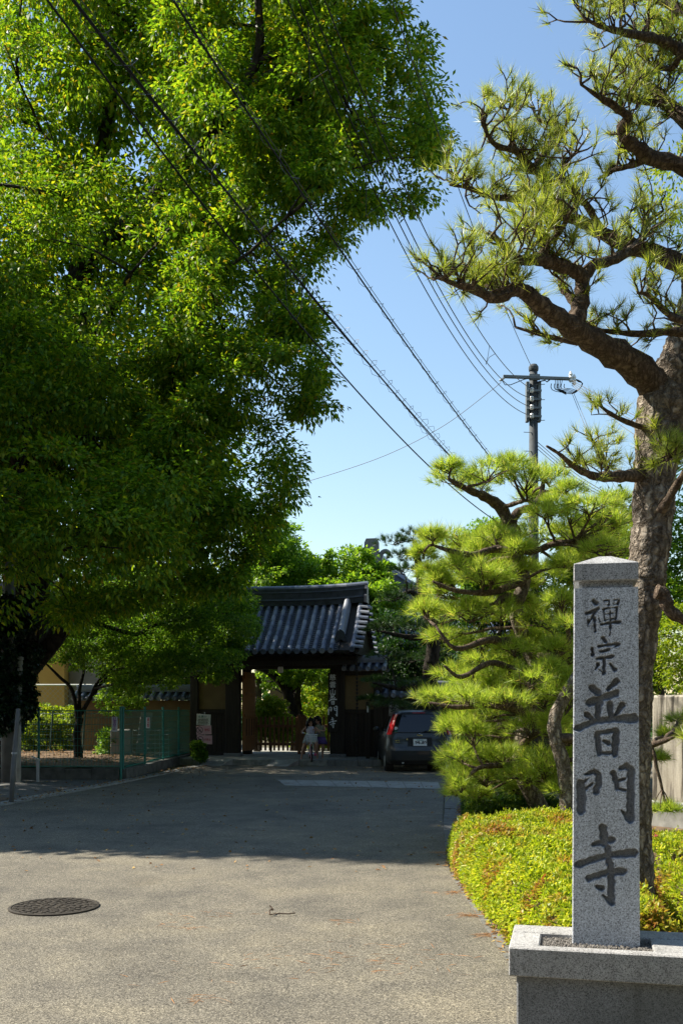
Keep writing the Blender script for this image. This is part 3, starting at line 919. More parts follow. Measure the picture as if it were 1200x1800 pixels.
# descending ridges: stacked, with a dark end ornament
for sx in (-1, 1):
    x = sx * 1.86
    mbd = MB()
    for k in range(6):
        t0 = 0.24 + k * .127; t1 = t0 + .13
        half_roll(mbd, slope_pt(x, t0, -1, .17), slope_pt(x, t1, -1, .17), .088, 8, taper=.96)
        a = slope_pt(x, t0, -1, 0); b = slope_pt(x, t1, -1, 0)
        for (dx0, dx1, h0, h1) in ((-.1, .1, .0, .06), (-.115, .115, .065, .105), (-.095, .095, .11, .17)):
            mbd.add([a + Vector((dx0, 0, h0)), a + Vector((dx1, 0, h0)), a + Vector((dx1, 0, h1)), a + Vector((dx0, 0, h1)),
                     b + Vector((dx0, 0, h0)), b + Vector((dx1, 0, h0)), b + Vector((dx1, 0, h1)), b + Vector((dx0, 0, h1))],
                    [(0, 1, 2, 3), (4, 7, 6, 5), (0, 4, 5, 1), (3, 2, 6, 7), (0, 3, 7, 4), (1, 5, 6, 2)])
    dr = mbd.build('descending_ridge', M['tile'], roof)
    p = slope_pt(x, .225, -1, .0)
    mbo = MB()
    prof = [(-.2, -.06), (-.17, .06), (-.13, .13), (-.1, .22), (-.05, .27), (0, .30), (.05, .27), (.1, .22), (.13, .13), (.17, .06), (.2, -.06), (.08, -.03), (0, .02), (-.08, -.03)]
    mbo.prism([(a, b) for a, b in prof], -.04, .05, Matrix.Translation(p) @ Matrix.Rotation(R(90), 4, 'X'))
    mbo.build('ridge_end_ornament', M['tile_pan'], roof)
# pan tiles: overlapping courses between the rolls
mbp = MB()
for side in (-1, 1):
    for i, x in enumerate(rows + [rows[-1] + SP]):
        for k in range(22):
            t0 = k / 22 * .97; t1 = t0 + .97 / 22 + .006
            x0, x1 = x - SP + .03, x - .03
            pts = []
            for (t, lf) in ((t0, .030), (t1, .004)):
                for u in range(5):
                    xx = x0 + (x1 - x0) * u / 4
                    sag = -.028 * (1 - (2 * u / 4 - 1) ** 2)
                    pts.append(slope_pt(xx, t, side, lf + sag))
            fr = [p_ - Vector((0, 0, .03)) for p_ in pts[:5]]
            mbp.add(pts + fr, [(u, u + 1, 5 + u + 1, 5 + u) for u in range(4)] + [(10 + u, 10 + u + 1, u + 1, u) for u in range(4)])
    if side == 1:
        for x in rows:
            for k in range(4):
                half_roll(mbp, slope_pt(x, k / 4, 1), slope_pt(x, (k + 1) / 4, 1), .072, 5)
pt_ = mbp.build('pan_tiles', M['tile_pan'], roof); pt_['kind'] = 'stuff'
# eave end discs of the rolls
disc = MB(); disc.lathe([(0.0, -.012), (.078, -.012), (.082, 0), (.078, .012), (.05, .014), (.045, .006), (0, .006)], n=14, M=Matrix.Rotation(R(90), 4, 'X'))
dme = disc.mesh('eave_disc'); dme.materials.append(M['tile'])
for x in rows + [2.24, -2.24]:
    o = bpy.data.objects.new('eave_disc', dme); col.objects.link(o); o.parent = roof
    o.location = slope_pt(x, 0, -1, .0) + Vector((0, -.02, .0))
# gable-edge tiles: short rolls pointing sideways
for sx in (-1, 1):
    mbg = MB(); half_roll(mbg, (0, 0, 0), (sx * .26, 0, -.03), .088, 7)
    me = mbg.mesh('gable_tile'); me.materials.append(M['tile'])
    for side in (-1, 1):
        for k in range(9):
            o = bpy.data.objects.new('gable_tile', me); col.objects.link(o); o.parent = roof
            o.location = slope_pt(sx * 2.26, (k + .5) / 9 * .95, side, -.02 + random.uniform(0, .008))
# main ridge stack: courses + curved cap tiles
def ridge_pt(x, z):
    return Vector((x, 0, Z_R + z + .09 * (abs(x) / 2.4) ** 2.5))
mbr = MB(); mbr2 = MB()
nseg = 14
for i in range(nseg):
    xa = -2.34 + 4.68 * i / nseg; xb = -2.34 + 4.68 * (i + 1) / nseg
    for (hw, h0, h1, tgt) in ((.16, -.08, .07, mbr), (.20, .075, .115, mbr2), (.13, .12, .30, mbr), (.15, .305, .33, mbr2), (.12, .335, .42, mbr)):
        a = [ridge_pt(xa, h0), ridge_pt(xa, h1)]; b = [ridge_pt(xb, h0), ridge_pt(xb, h1)]
        Yv = Vector((0, hw, 0))
        tgt.add([a[0] - Yv, a[0] + Yv, a[1] + Yv, a[1] - Yv, b[0] - Yv, b[0] + Yv, b[1] + Yv, b[1] - Yv],
                [(0, 1, 2, 3), (4, 7, 6, 5), (0, 4, 5, 1), (3, 2, 6, 7), (0, 3, 7, 4), (1, 5, 6, 2)])
mbr.build('ridge_courses', M['tile_pan'], roof)
mbr2.build('ridge_string_course', M['tile'], roof)
mbc = MB()
for i in range(16):
    xa = -2.44 + 4.88 * i / 16; xb = -2.44 + 4.88 * (i + 1) / 16
    mbx = MB(); half_roll(mbx, ridge_pt(xa, .42), ridge_pt(xb + .004, .42), .105, 8, taper=.97)
    mbx.build('ridge_cap_tile', M['tile'], roof)
for sx in (-1, 1):
    mbo = MB()
    prof = [(-.24, -.1), (-.2, .1), (-.14, .16), (-.16, .3), (-.08, .44), (0, .52), (.08, .44), (.16, .3), (.14, .16), (.2, .1), (.24, -.1)]
    mbo.prism(prof, 0, .07 * sx, Matrix.Translation(ridge_pt(sx * 2.36, 0)) @ Matrix.Rotation(R(90), 4, 'Z') @ Matrix.Rotation(R(90), 4, 'X'))
    mbo.build('ridge_end_plate', M['tile_pan'], roof)

# small coping roofs over the side bays, as part of the gate
def coping(parent, x0, x1, zr, half, drop, y=0.0, sp=.236, name='coping_roof', r=.065):
    mbm = MB()
    n = max(1, int(round((x1 - x0) / sp)))
    for side in (-1, 1):
        mbm.add([(x0, y, zr), (x1, y, zr), (x1, y + side * half, zr - drop), (x0, y + side * half, zr - drop),
                 (x0, y, zr - .05), (x1, y, zr - .05), (x1, y + side * half, zr - drop - .04), (x0, y + side * half, zr - drop - .04)],
                [(0, 1, 2, 3), (7, 6, 5, 4), (3, 2, 6, 7), (0, 3, 7, 4), (1, 5, 6, 2)])
    base = mbm.build(name, M['tile_pan'], parent)
    mbk = MB(); half_roll(mbk, (x0 - .04, y, zr + .14), (x1 + .04, y, zr + .14), .085, 8)
    for h0, h1, hw in ((.0, .055, .12), (.06, .1, .14), (.1, .145, .1)):
        mbk.box(x0, x1, y - hw, y + hw, zr + h0, zr + h1)
    mbk.build('coping_ridge', M['tile'], base)
    for i in range(n + 1):
        x = x0 + (x1 - x0) * i / n
        mbt = MB()
        for side in (-1, 1):
            half_roll(mbt, (x, y + side * (half + .01), zr - drop + .0), (x, y, zr + .01), r, 7)
            mbt.lathe([(0, -.012), (r * 1.08, -.012), (r * 1.08, .012), (r * .6, .012), (0, .0)], n=12, M=Matrix.Translation((x, y + side * (half + .02), zr - drop)) @ Matrix.Rotation(R(90), 4, 'X'))
        mbt.build('coping_tile', M['tile'], base)
    return base
coping(gate, 1.80, 2.95, 2.72, .36, .18)
coping(gate, -2.95, -1.80, 2.72, .36, .18)
# sign board on the right post, with brush lettering
sb = gb_('name_board', HP - .26, HP + .02, -.2, -.16, .72, 2.44, M['wood_dark'])
for i, ch in enumerate('慈雲山'):
    put_text(ch, .19, M['letter_white'], sb, (HP - .12, -.2025, 2.29 - i * .21))
def brush_glyph(sts, cx, cz, hgt, y, mat, parent, boost=1.0):
    xs = [q[0] for pts, w in sts for q in pts]; ys = [q[1] for pts, w in sts for q in pts]
    k = hgt / (max(ys) - min(ys) + 40); mx, my = (max(xs) + min(xs)) / 2, (max(ys) + min(ys)) / 2
    mb = MB(); yo = 0
    for pts, ws in sts:
        for i in range(len(pts) - 1):
            a = Vector(((pts[i][0] - mx) * k + cx, (my - pts[i][1]) * k + cz)); b = Vector(((pts[i + 1][0] - mx) * k + cx, (my - pts[i + 1][1]) * k + cz))
            ra, rb = ws[i] * k * .5 * boost, ws[i + 1] * k * .5 * boost
            an = math.atan2(b.y - a.y, b.x - a.x)
            out = [(a.x + ra * math.cos(an + math.pi / 2 + t), a.y + ra * math.sin(an + math.pi / 2 + t)) for t in np.linspace(0, math.pi, 6)] + [(b.x + rb * math.cos(an - math.pi / 2 + t), b.y + rb * math.sin(an - math.pi / 2 + t)) for t in np.linspace(0, math.pi, 6)]
            yo += .00025
            mb.add([(px, y - yo, pz) for px, pz in out], [tuple(range(len(out)))])
    o = mb.build('lettering', mat, parent); o['kind'] = 'stuff'; return o
def st_range(y0, y1): return [(p_, w_) for p_, w_ in ST if y0 <= sum(q[1] for q in p_) / len(p_) < y1]
for i, (ya, yb) in enumerate(((890, 1420), (1430, 1850), (1880, 2700))):
    brush_glyph(st_range(ya, yb), HP - .12, 1.67 - i * .335, .315, -.2015, M['letter_white'], sb, .82)
# paper lantern box under the lintel
gl_ = gb_('lamp', -.14, .0, -.34, -.22, 2.44, 2.62, M['white'], .02)
gb_('lamp_cap', -.16, .02, -.36, -.2, 2.621, 2.65, M['wood_dark'], .01, gl_)

# rain chain at the right eave corner
rc = empty('rain_chain', gl(2.36, -1.5, 0), GA, 'thin dark rain chain hanging from the right eave corner of the gate', 'rain chain')
mb = MB()
z = 2.85
while z > 0.05:
    mb.lathe([(.012, 0), (.042, .07), (.034, .07), (.006, .008)], (0, 0, z - .07), 8)
    mb.tube([(0, 0, z), (0, 0, z + .03)], .006, 5)
    z -= .1
mb.build('chain_cups', M['ink'], rc)
mb = MB(); mb.tube([(0, 0, -.15), (0, 0, 2.98)], .004, 5); mb.build('chain_rod', M['ink'], rc)

# wooden picket fence gate inside the opening
pf = empty('picket_fence', gl(0, 1.75, 0), GA, 'low brown wooden picket fence closing the gate opening behind the two children', 'fence')
x = -1.5
while x < 1.55:
    mb = MB(); h = 1.17 + random.uniform(-.015, .015)
    mb.box(x, x + .062, -.02, .015, .1, h - .03)
    mb.add([(x, -.02, h - .03), (x + .062, -.02, h - .03), (x + .062, .015, h - .03), (x, .015, h - .03), (x + .031, -.003, h)], [(0, 1, 4), (1, 2, 4), (2, 3, 4), (3, 0, 4)])
    mb.build('picket', M['wood_brown'], pf)
    x += .142
for z in (.26, .82):
    mb = MB(); mb.bbox(-1.52, 1.54, .017, .06, z, z + .085, .006); mb.build('rail', M['wood_brown'], pf)
for x in (-.02, .12, -1.56, 1.5):
    mb = MB(); mb.bbox(x, x + .09, -.03, .065, 0, 1.22, .008); mb.build('post', M['wood_brown'], pf)

# earthen wall with tiled coping, left of the gate
lw = empty('garden_wall', (-7.4, 30.25, 0), R(-4), 'low ochre earthen wall with tiled coping left of the temple gate', 'wall')
mb = MB(); mb.bbox(-.6, 2.95, -.14, .14, 0, 1.82, .01); mb.build('wall_body', M['plaster'], lw)
coping(lw, -.6, 2.95, 2.08, .42, .2, name='coping_roof')
# right wall continuing behind the car
rw = empty('garden_wall', (1.05, 28.75, 0), R(-6), 'dark boarded wall with tiled coping behind the parked car', 'wall')
mb = MB(); mb.bbox(0, 7, -.1, .1, 0, 1.9, .01); mb.build('wall_body', M['wood_dark'], rw)
coping(rw, 0, 7, 2.15, .4, .2)

# notice boards by the left bay
nb1 = empty('notice_board', gl(-2.33, -.55, 0), GA, 'white notice on a stake above pink no smoking and no dogs signs', 'sign')
mb = MB(); mb.tube([(0.05, 0.03, -.03), (.05, .03, 1.3)], .015, 6); mb.build('stake', M['galv'], nb1)
def panel(name, cx, cz, wd, ht, mat, parent, tilt=0.0, y=0.0, th=.012):
    mb = MB()
    mb.bbox(-wd / 2, wd / 2, y - th, y, -ht / 2, ht / 2, .003, Matrix.Translation((cx, 0, cz)) @ Matrix.Rotation(tilt, 4, 'Y'))
    return mb.build(name, mat, parent)
p1 = panel('white_panel', .03, 1.08, .42, .32, M['white'], nb1, R(3), -.005)
put_text('お 願 い', .07, M['ink_green'], p1, (.0, -.0185, 1.17))
for i in range(4):
    put_text('境内は参拝者の場所です'[:9 + (i % 2)], .034, M['ink'], p1, (.02, -.0185, 1.09 - i * .045))
for i, (cz, kind_) in enumerate(((.78, 'smoke'), (.50, 'dog'))):
    pp = panel('pink_panel', .04 + i * .02, cz, .46, .26, M['pink'], nb1, R(-2 + 3 * i), -.005)
    cx = -.09 + i * .02
    mb = MB()
    n = 20
    for k in range(n):
        a, b = 2 * math.pi * k / n, 2 * math.pi * (k + 1) / n
        mb.add([(cx + .085 * math.cos(a), -.0185, cz + .085 * math.sin(a)), (cx + .085 * math.cos(b), -.0185, cz + .085 * math.sin(b)), (cx + .102 * math.cos(b), -.0185, cz + .102 * math.sin(b)), (cx + .102 * math.cos(a), -.0185, cz + .102 * math.sin(a))], [(0, 1, 2, 3)])
    mb.add([(cx - .07, -.0187, cz + .055), (cx - .055, -.0187, cz + .07), (cx + .07, -.0187, cz - .055), (cx + .055, -.0187, cz - .07)], [(0, 1, 2, 3)])
    if kind_ == 'smoke':
        mb.add([(cx - .05, -.0189, cz - .02), (cx + .05, -.0189, cz - .02), (cx + .05, -.0189, cz - .04), (cx - .05, -.0189, cz - .04)], [(3, 2, 1, 0)])
        mb.add([(cx + .03, -.0189, cz - .01), (cx + .04, -.0189, cz + .03), (cx + .03, -.0189, cz + .03), (cx + .02, -.0189, cz - .01)], [(0, 1, 2, 3)])
    else:
        mb.add([(cx - .045, -.0189, cz - .04), (cx - .03, -.0189, cz - .04), (cx - .03, -.0189, cz - .01), (cx + .03, -.0189, cz - .01), (cx + .03, -.0189, cz - .04), (cx + .045, -.0189, cz - .04), (cx + .045, -.0189, cz + .02), (cx - .02, -.0189, cz + .02), (cx - .03, -.0189, cz + .045), (cx - .06, -.0189, cz + .02)], [(0, 1, 2, 3), (4, 5, 6, 3), (3, 6, 7, 2), (2, 7, 8, 9), (2, 9, 0)])
    mb.build('pictogram', M['ink'], pp)
    put_text('禁煙' if i == 0 else '犬禁止', .085 if i == 0 else .07, M['ink_red'], pp, (.14 + i * .01, -.0185, cz))
# little white tag post at right bay
tp = empty('tag_post', gl(2.55, -.75, 0), GA, 'thin dark post with a small white tag beside the rain chain', 'post')
mb = MB(); mb.bbox(-.05, .05, -.05, .05, -.17, 1.6, .01); mb.build('post', M['wood_dark'], tp)
mb = MB(); mb.bbox(-.022, .022, -.06, -.051, 1.3, 1.48, .002); mb.build('tag', M['white'], tp)

# stone marker behind the car
smk = empty('stone_marker', at(692, 1345, 27.0), R(-4), 'small pale stone marker post carved with characters behind the parked car', 'stone marker')
smk.location.z = 0
mb = MB(); mb.bbox(-.135, .135, -.135, .135, 0, 1.72, .008)
mb.add([(-.13, -.13, 1.719), (.13, -.13, 1.719), (.13, .13, 1.719), (-.13, .13, 1.719), (0, 0, 1.8)], [(0, 1, 4), (1, 2, 4), (2, 3, 4), (3, 0, 4)])
mb.build('shaft', M['granite'], smk)
for i, ch in enumerate('名勝'):
    put_text(ch, .19, M['ink'], smk, (0, -.1375, 1.50 - i * .22))

# ================================================================== FENCES, POLES, SIGNS, BUILDINGS
def mesh_fence(name, p0, p1, z0, h, npost, label, mat_post, mat_wire, dv=.075, dh=.15, postr=.028, lean=0.0, wire=.0036, rail_bottom=True):
    p0 = Vector(p0); p1 = Vector(p1)
    d = p1 - p0; L = d.length
    root = empty(name, (p0.x, p0.y, z0), math.atan2(d.y, d.x), label, 'fence')
    for i in range(npost + 1):
        x = L * i / npost
        mb = MB(); mb.tube([(x, 0, -.3), (x + lean * .5, 0, h * .5), (x + lean, 0, h + .03)], postr, 8)
        mb.lathe([(postr * 1.15, 0), (postr * 1.15, .02), (postr * .5, .04)], (x + lean, 0, h + .03), 8)
        mb.build('post', mat_post, root)
    for i in range(npost):
        x0, x1 = L * i / npost + .03, L * (i + 1) / npost - .03
        mb = MB()
        n = max(2, int((x1 - x0) / dv))
        for k in range(n + 1):
            x = x0 + (x1 - x0) * k / n
            mb.tube([(x, -.035, .04), (x + lean * .95, -.035, h - .02)], wire, 4, cap=False)
        nh = max(2, int(h / dh))
        for k in range(nh + 1):
            z = .04 + (h - .06) * k / nh
            mb.tube([(x0 + lean * z / h, -.038, z), (x1 + lean * z / h, -.038, z)], wire * 1.2, 4, cap=False)
        # folded stiffening lips at top and bottom
        for z in ((.06, h - .03) if rail_bottom else (h - .03,)):
            mb.tube([(x0 + lean * z / h, -.05, z), (x1 + lean * z / h, -.05, z)], wire * 2.4, 5, cap=False)
        mb.build('mesh_panel', mat_wire, root)
    return root
mesh_fence('mesh_fence', (-10.3, 22.0, 0), (-4.87, 22.0, 0), .24, 1.31, 3, 'teal wire mesh fence running across in front of the dirt yard', M['green_metal'], M['green_wire'])
mesh_fence('mesh_fence', (-4.85, 22.15, 0), (-4.57, 30.5, 0), .22, 1.33, 4, 'teal wire mesh fence receding along the kerb towards the gate', M['green_metal'], M['green_wire'], wire=.0042)
mesh_fence('mesh_fence', (-11.5, 29.6, 0), (-6.6, 29.0, 0), .30, 1.15, 5, 'older dark mesh fence with leaning posts at the back of the yard', M['rust_green'], M['rust_green'], lean=.10)
# taller chain link fence with a white top rail in front of the yellow building
cf = empty('chain_link_fence', (-11.9, 33.0, 0), 0, 'taller chain link fence with a white top rail before the yellow building', 'fence')
for i in range(4):
    mb = MB(); mb.tube([(i * 1.7, 0, 0), (i * 1.7, 0, 2.4)], .03, 7); mb.build('post', M['galv'], cf)
mb = MB(); mb.tube([(0, 0, 2.36), (5.1, 0, 2.36)], .03, 7); mb.build('top_rail', M['white_metal'], cf)
mb = MB()
for k in range(-12, 32):
    for s_ in (1, -1):
        x0 = k * .17; 
        a, b = (x0, 1.0), (x0 + 1.3 * s_ * 1.0, 2.3)
        if s_ < 0: a, b = (x0 + 1.3, 1.0), (x0, 2.3)
        def clipx(p, q):
            if p[0] > q[0]: p, q = q, p
            if q[0] < 0 or p[0] > 5.1: return None
            m_ = (q[1] - p[1]) / (q[0] - p[0])
            if p[0] < 0: p = (0, p[1] - m_ * p[0])
            if q[0] > 5.1: q = (5.1, q[1] - m_ * (q[0] - 5.1))
            return p, q
        r_c = clipx(a, b)
        if r_c: mb.tube([(r_c[0][0], 0, r_c[0][1]), (r_c[1][0], 0, r_c[1][1])], .004, 3, cap=False)
mb.build('chain_link_mesh', M['galv'], cf)

# yellow building far left
yb = empty('yellow_building', (-12.6, 38.0, 0), 0, 'flat ochre yellow building with a grey wing behind the yard', 'building')
mb = MB(); mb.bbox(-6, 2.05, 0, 8, 0, 6.2, .02); mb.build('wall', M['ochre'], yb)
mb = MB(); mb.bbox(2.06, 3.4, .5, 7, 0, 5.6, .02); mb.build('wing_wall', M['render_grey'], yb)
mb = MB(); mb.bbox(-6.3, 2.4, -.35, 8.3, 6.2, 6.4, .03); mb.build('roof', M['tile_pan'], yb)
mb = MB(); mb.bbox(2.0, 3.7, .2, 7.3, 5.6, 5.75, .03); mb.build('roof', M['tile_pan'], yb)
for i in range(3):
    x = -5 + i * 2.2
    mb = MB(); mb.box(x, x + 1.2, -.06, -.002, 3.6, 4.7); f_ = mb.build('window', M['white_metal'], yb)
    mb = MB(); mb.box(x + .06, x + 1.14, -.064, -.058, 3.66, 4.64); mb.build('pane', M['car_glass'], f_)

# concrete utility pole with ivy, thin pale post, leaning pole, small slanted sign
up = empty('ivy_pole', at(15, 1378, 21.2), 0, 'thick grey concrete pole wrapped in dark ivy at the left edge', 'pole'); up.location.z = 0
mb = MB(); mb.tube([(0, 0, -.1), (0, 0, 2), (.03, 0, 6.5)], [.15, .145, .12], 14); mb.build('pole', M['pole_concrete'], up, smooth=True)
tp = empty('pale_post', at(33, 1376, 21.0), 0, 'slim pale grey post beside the ivy covered pole', 'post'); tp.location.z = 0
mb = MB(); mb.tube([(0, 0, -.1), (.0, 0, 1.2), (.04, 0, 2.6)], .055, 10); mb.build('shaft', M['pole_light'], tp, smooth=True)
mb = MB(); mb.lathe([(.07, 0), (.07, .05), (.03, .07)], (.04, 0, 2.6), 10); mb.build('cap', M['pole_light'], tp)
lp = empty('leaning_pole', gp(20, 1411, .014), 0, 'thin weathered pole leaning to the right on the soil patch by the kerb', 'pole')
mb = MB(); mb.tube([(0, 0, -.05), (.04, 0, .6), (.085, .02, 1.2), (.11, .03, 1.55)], [.042, .04, .037, .034], 9); mb.build('shaft', M['pole_concrete'], lp, smooth=True)
mb = MB(); mb.lathe([(.047, 0), (.047, .03)], (.055, .006, .8), 9); mb.build('band', M['galv'], lp)
ls = empty('marker_sign', gp(67, 1375), 0, 'short grey marker post with a small slanted white plate by the fence corner', 'sign')
mb = MB(); mb.bbox(-.03, .03, -.02, .02, -.05, .47, .005); mb.build('post', M['galv'], ls)
mb = MB(); mb.bbox(-.13, .07, -.05, .05, -.008, .008, .003, Matrix.Translation((-.01, 0, .5)) @ Matrix.Rotation(R(24), 4, 'Y')); mb.build('plate', M['white'], ls)

# vertical banners on the fence
for (px, py0, py1, wpx, D, mt, txt, lab) in ((202, 1260, 1286, 9, 21.93, M['ink_purple'], '駐車禁止', 'white upright notice with purple characters hung on the mesh fence'),
                                           (254, 1261, 1280, 4, 24.0, M['ink_red'], '通行注意', 'narrow upright notice with red characters hung on the receding mesh fence')):
    a = at(px, py1, D)
    b = empty('fence_notice', a, 0 if px < 215 else R(62), lab, 'sign')
    if px > 215: b.location.x += .08
    H = (py1 - py0) / F * D; W = .125
    mb = MB(); mb.bbox(-W / 2, W / 2, -.012, 0, 0, H, .002); pl_ = mb.build('plate', M['white'], b)
    for i, ch in enumerate(txt):
        put_text(ch, .085, mt, pl_, (0, -.0138, H - .05 - i * (H - .07) / 3.6))

# right: small no-entry sign leaning on posts by the car
ns = empty('entry_sign', gp(791, 1366), R(-8), 'narrow white upright sign with dark characters at the rear corner of the car', 'sign')
mb = MB(); mb.bbox(-.1, .02, -.02, 0, .0, .80, .004); q = mb.build('board', M['white'], ns)
for i, ch in enumerate('立入禁止'):
    put_text(ch, .12, M['ink_red'] if i % 2 else M['ink'], q, (-.04, -.0215, .70 - i * .18))
mb = MB(); mb.bbox(.05, .15, .02, .04, .05, .72, .004); q = mb.build('board', M['white'], ns)
for i, ch in enumerate('関係者'):
    put_text(ch, .09, M['ink'], q, (.10, .0185, .60 - i * .16))
mb = MB(); mb.tube([(-.04, .01, -.1), (-.04, .01, .3)], .012, 6); mb.build('stake', M['galv'], ns)

# leaning pale slab and grid inside the yard
sl_ = empty('pale_slab', (-5.55, 27.6, .28), R(20), 'tall pale board leaning inside the yard behind the mesh fence', 'board')
mb = MB(); mb.bbox(-.16, .16, -.03, .03, 0, 1.2, .01, Matrix.Rotation(R(8), 4, 'Y')); mb.build('board', M['render_grey'], sl_)
sg = empty('grid_panel', (-5.15, 27.0, .26), R(8), 'loose galvanised wire grid panels leaning inside the yard corner', 'grid panel')
mb = MB()
for k in range(9): mb.tube([(-.5 + k * .12, 0, 0), (-.5 + k * .12, .12, .75)], .005, 4, cap=False)
for k in range(7): mb.tube([(-.5, .02 * k, .12 * k), (.46, .02 * k, .12 * k)], .006, 4, cap=False)
mb.build('grid', M['galv'], sg)
mb = MB(); mb.bbox(-1.1, -.55, .1, .5, 0, .75, .03); mb.build('crate_cover', M['render_grey'], sg)

# weathered wall at right
ww = empty('weathered_wall', at(1143, 1452, 13.3), R(-50), 'tall pale weathered wall with dark drip streaks behind the right azaleas', 'wall'); ww.location.z = 0
wpl = [(0, 2.65, 0.0), (2.7, 5.4, .012)]
for (a, b, off) in wpl:
    mb = MB(); mb.bbox(a + .006, b, off, off + .16, -.05, 1.74 + off, .03); mb.build('wall_panel', M['streaked'], ww)
    mb = MB(); mb.bbox(a - .02, b, off - .06, off + .22, -.05, .34 + off, .02); mb.build('wall_footing', M['concrete'], ww)

# temple main roof far behind, with ridge end ornament
tm = empty('temple_hall', at(655, 1000, 42), R(-12), 'large grey tiled temple hall roof with a scrolled ridge ornament behind the trees', 'temple')
tm.location.z = 0
zr = EYE + (HOR - 985) / F * 42
mb = MB()
mb.add([(0, 0, zr), (0, 9, zr), (5.5, 9.5, zr - 3.6), (5.5, -1.0, zr - 3.6), (-5.5, -1.0, zr - 3.6), (-5.5, 9.5, zr - 3.6)], [(0, 3, 2, 1), (0, 1, 5, 4), (0, 4, 3), (1, 2, 5)])
rf = mb.build('roof', M['tile_pan'], tm)
for i in range(30):
    y = 9.3 * i / 29
    mb = MB(); half_roll(mb, (5.5, -1 + y * 1.1, zr - 3.57), (0.05, y * .97, zr + .02), .1, 5); mb.build('roof_tile_row', M['tile'], rf)
mb = MB(); mb.bbox(-.22, .22, -.1, 9, zr - .05, zr + .35, .03); half_roll(mb, (0, -.15, zr + .35), (0, 9, zr + .35), .2, 8); mb.build('ridge', M['tile'], rf)
mb = MB()
cpt = [(-.36, -.1), (-.4, .12), (-.3, .25), (-.3, .75), (-.22, .92), (.22, .92), (.3, .75), (.3, .25), (.4, .12), (.36, -.1)]
mb.prism(cpt, -.1, .12, Matrix.Translation((0, -.25, zr - .05)) @ Matrix.Rotation(R(90), 4, 'X'))
for s_ in (-1, 1):
    sp_ = [(s_ * .38, 0, zr + .05)]
    for k in range(14):
        a = k / 13 * 4.6; rr = .24 * (1 - k / 17)
        sp_.append((s_ * (.62 + rr * -math.cos(a) * 1.0), -.25, zr + .10 + rr * math.sin(a) * 1.0 + .05))
    sp_[0] = (s_ * .3, -.25, zr - .1)
    mb.tube(sp_, [.12] + [.1] * 8 + [.08] * 6, 7)
mb.build('ridge_ornament', M['pole_concrete'], rf)
mb = MB(); mb.box(-4.5, 4.5, 0, 9, 0, zr - 3.4); mb.build('wall', M['plaster'], tm)
# second smaller roof between pine and car
rs = empty('side_hall', (3.6, 33, 0), R(-10), 'low tiled side building half hidden behind the dark pine', 'building')
mb = MB(); mb.box(-2.2, 4.5, .2, 4, 0, 3.5); mb.build('wall', M['wood_dark'], rs)
mb = MB(); mb.add([(-2.6, -.8, 3.3), (5, -.8, 3.3), (5, 2, 4.9), (-2.6, 2, 4.9), (-2.6, 4.8, 3.3), (5, 4.8, 3.3)], [(0, 1, 2, 3), (3, 2, 5, 4)])
rr_ = mb.build('roof', M['tile_pan'], rs)
for i in range(30):
    x = -2.6 + 7.6 * i / 29
    mb = MB(); half_roll(mb, (x, -.82, 3.33), (x, 2, 4.93), .075, 5); mb.build('roof_tile_row', M['tile'], rr_)
mb = MB(); mb.bbox(.1, .34, -.6, -.4, 2.5, 2.9, .02); mb.build('wall_lamp', M['white'], rs)

# manhole cover
mh = empty('manhole_cover', gp(96, 1594, .004), R(20), 'round dark cast iron manhole cover in the sunlit asphalt', 'manhole cover')
mb = MB(); mb.lathe([(.345, -.03), (.345, .008), (.325, .011), (.322, .004), (.0, .004)], n=40); mb.build('frame', M['iron'], mh)
mb = MB()
for rr, n in ((.295, 26), (.245, 22), (.195, 17), (.145, 12), (.095, 8), (.045, 4)):
    for k in range(n):
        a = 2 * math.pi * k / n + rr * 7
        mb.box(-.016, .016, -.024, .024, .003, .0095, Matrix.Translation((rr * math.cos(a), rr * math.sin(a), 0)) @ Matrix.Rotation(a + .5 * (k % 2), 4, 'Z'))
o = mb.build('tread_studs', M['iron'], mh); o['kind'] = 'stuff'
mb = MB(); mb.lathe([(.318, .0), (.318, .008), (.305, .008), (.305, .0)], n=40); mb.build('rim_ring', M['iron'], mh)

# ================================================================== UTILITY POLE AND WIRES
UD = 32.0
pole = empty('utility_pole', at(937, 1247, UD), 0, 'tall dark concrete utility pole with a cross arm behind the pines', 'utility pole'); pole.location.z = 0
PX = pole.location.x
def uz(py): return EYE + (HOR - py) / F * UD
def ux(px): return (px - 937) / F * UD
mb = MB(); mb.tube([(0, 0, -.2), (0, 0, 6), (0, 0, uz(652))], [.19, .17, .125], 14); mb.build('pole', M['pole_dark'], pole, smooth=True)
mb = MB(); mb.lathe([(.15, 0), (.16, .05), (.16, .12), (.11, .20), (0, .22)], (0, 0, uz(652)), 14); mb.build('cap', M['pole_dark'], pole)
mb = MB(); mb.bbox(ux(882), ux(1000), -.23, -.13, -.045, .045, .006, Matrix.Translation((0, 0, uz(667))) @ Matrix.Rotation(R(2.0), 4, 'Y')); mb.build('cross_arm', M['galv_dark'], pole)
mb = MB(); mb.box(-.17, .17, -.2, -.12, uz(671), uz(661)); mb.build('arm_clamp', M['galv_dark'], pole)
for dx in (-.2, .18):
    mb = MB(); mb.bbox(dx - .05, dx + .05, -.1, .1, uz(742), uz(672), .01); mb.build('riser_duct', M['galv_dark'], pole)
for py in (690, 705, 720, 735):
    mb = MB(); mb.box(-.22, .22, -.22, -.16, uz(py) - .03, uz(py) + .03); mb.build('rack_bar', M['galv_dark'], pole)
    mb = MB(); mb.lathe([(.05, -.07), (.07, -.03), (.045, 0), (.07, .03), (.05, .07)], (-.1, -.25, uz(py)), 9); mb.build('insulator', M['porcelain'], pole)
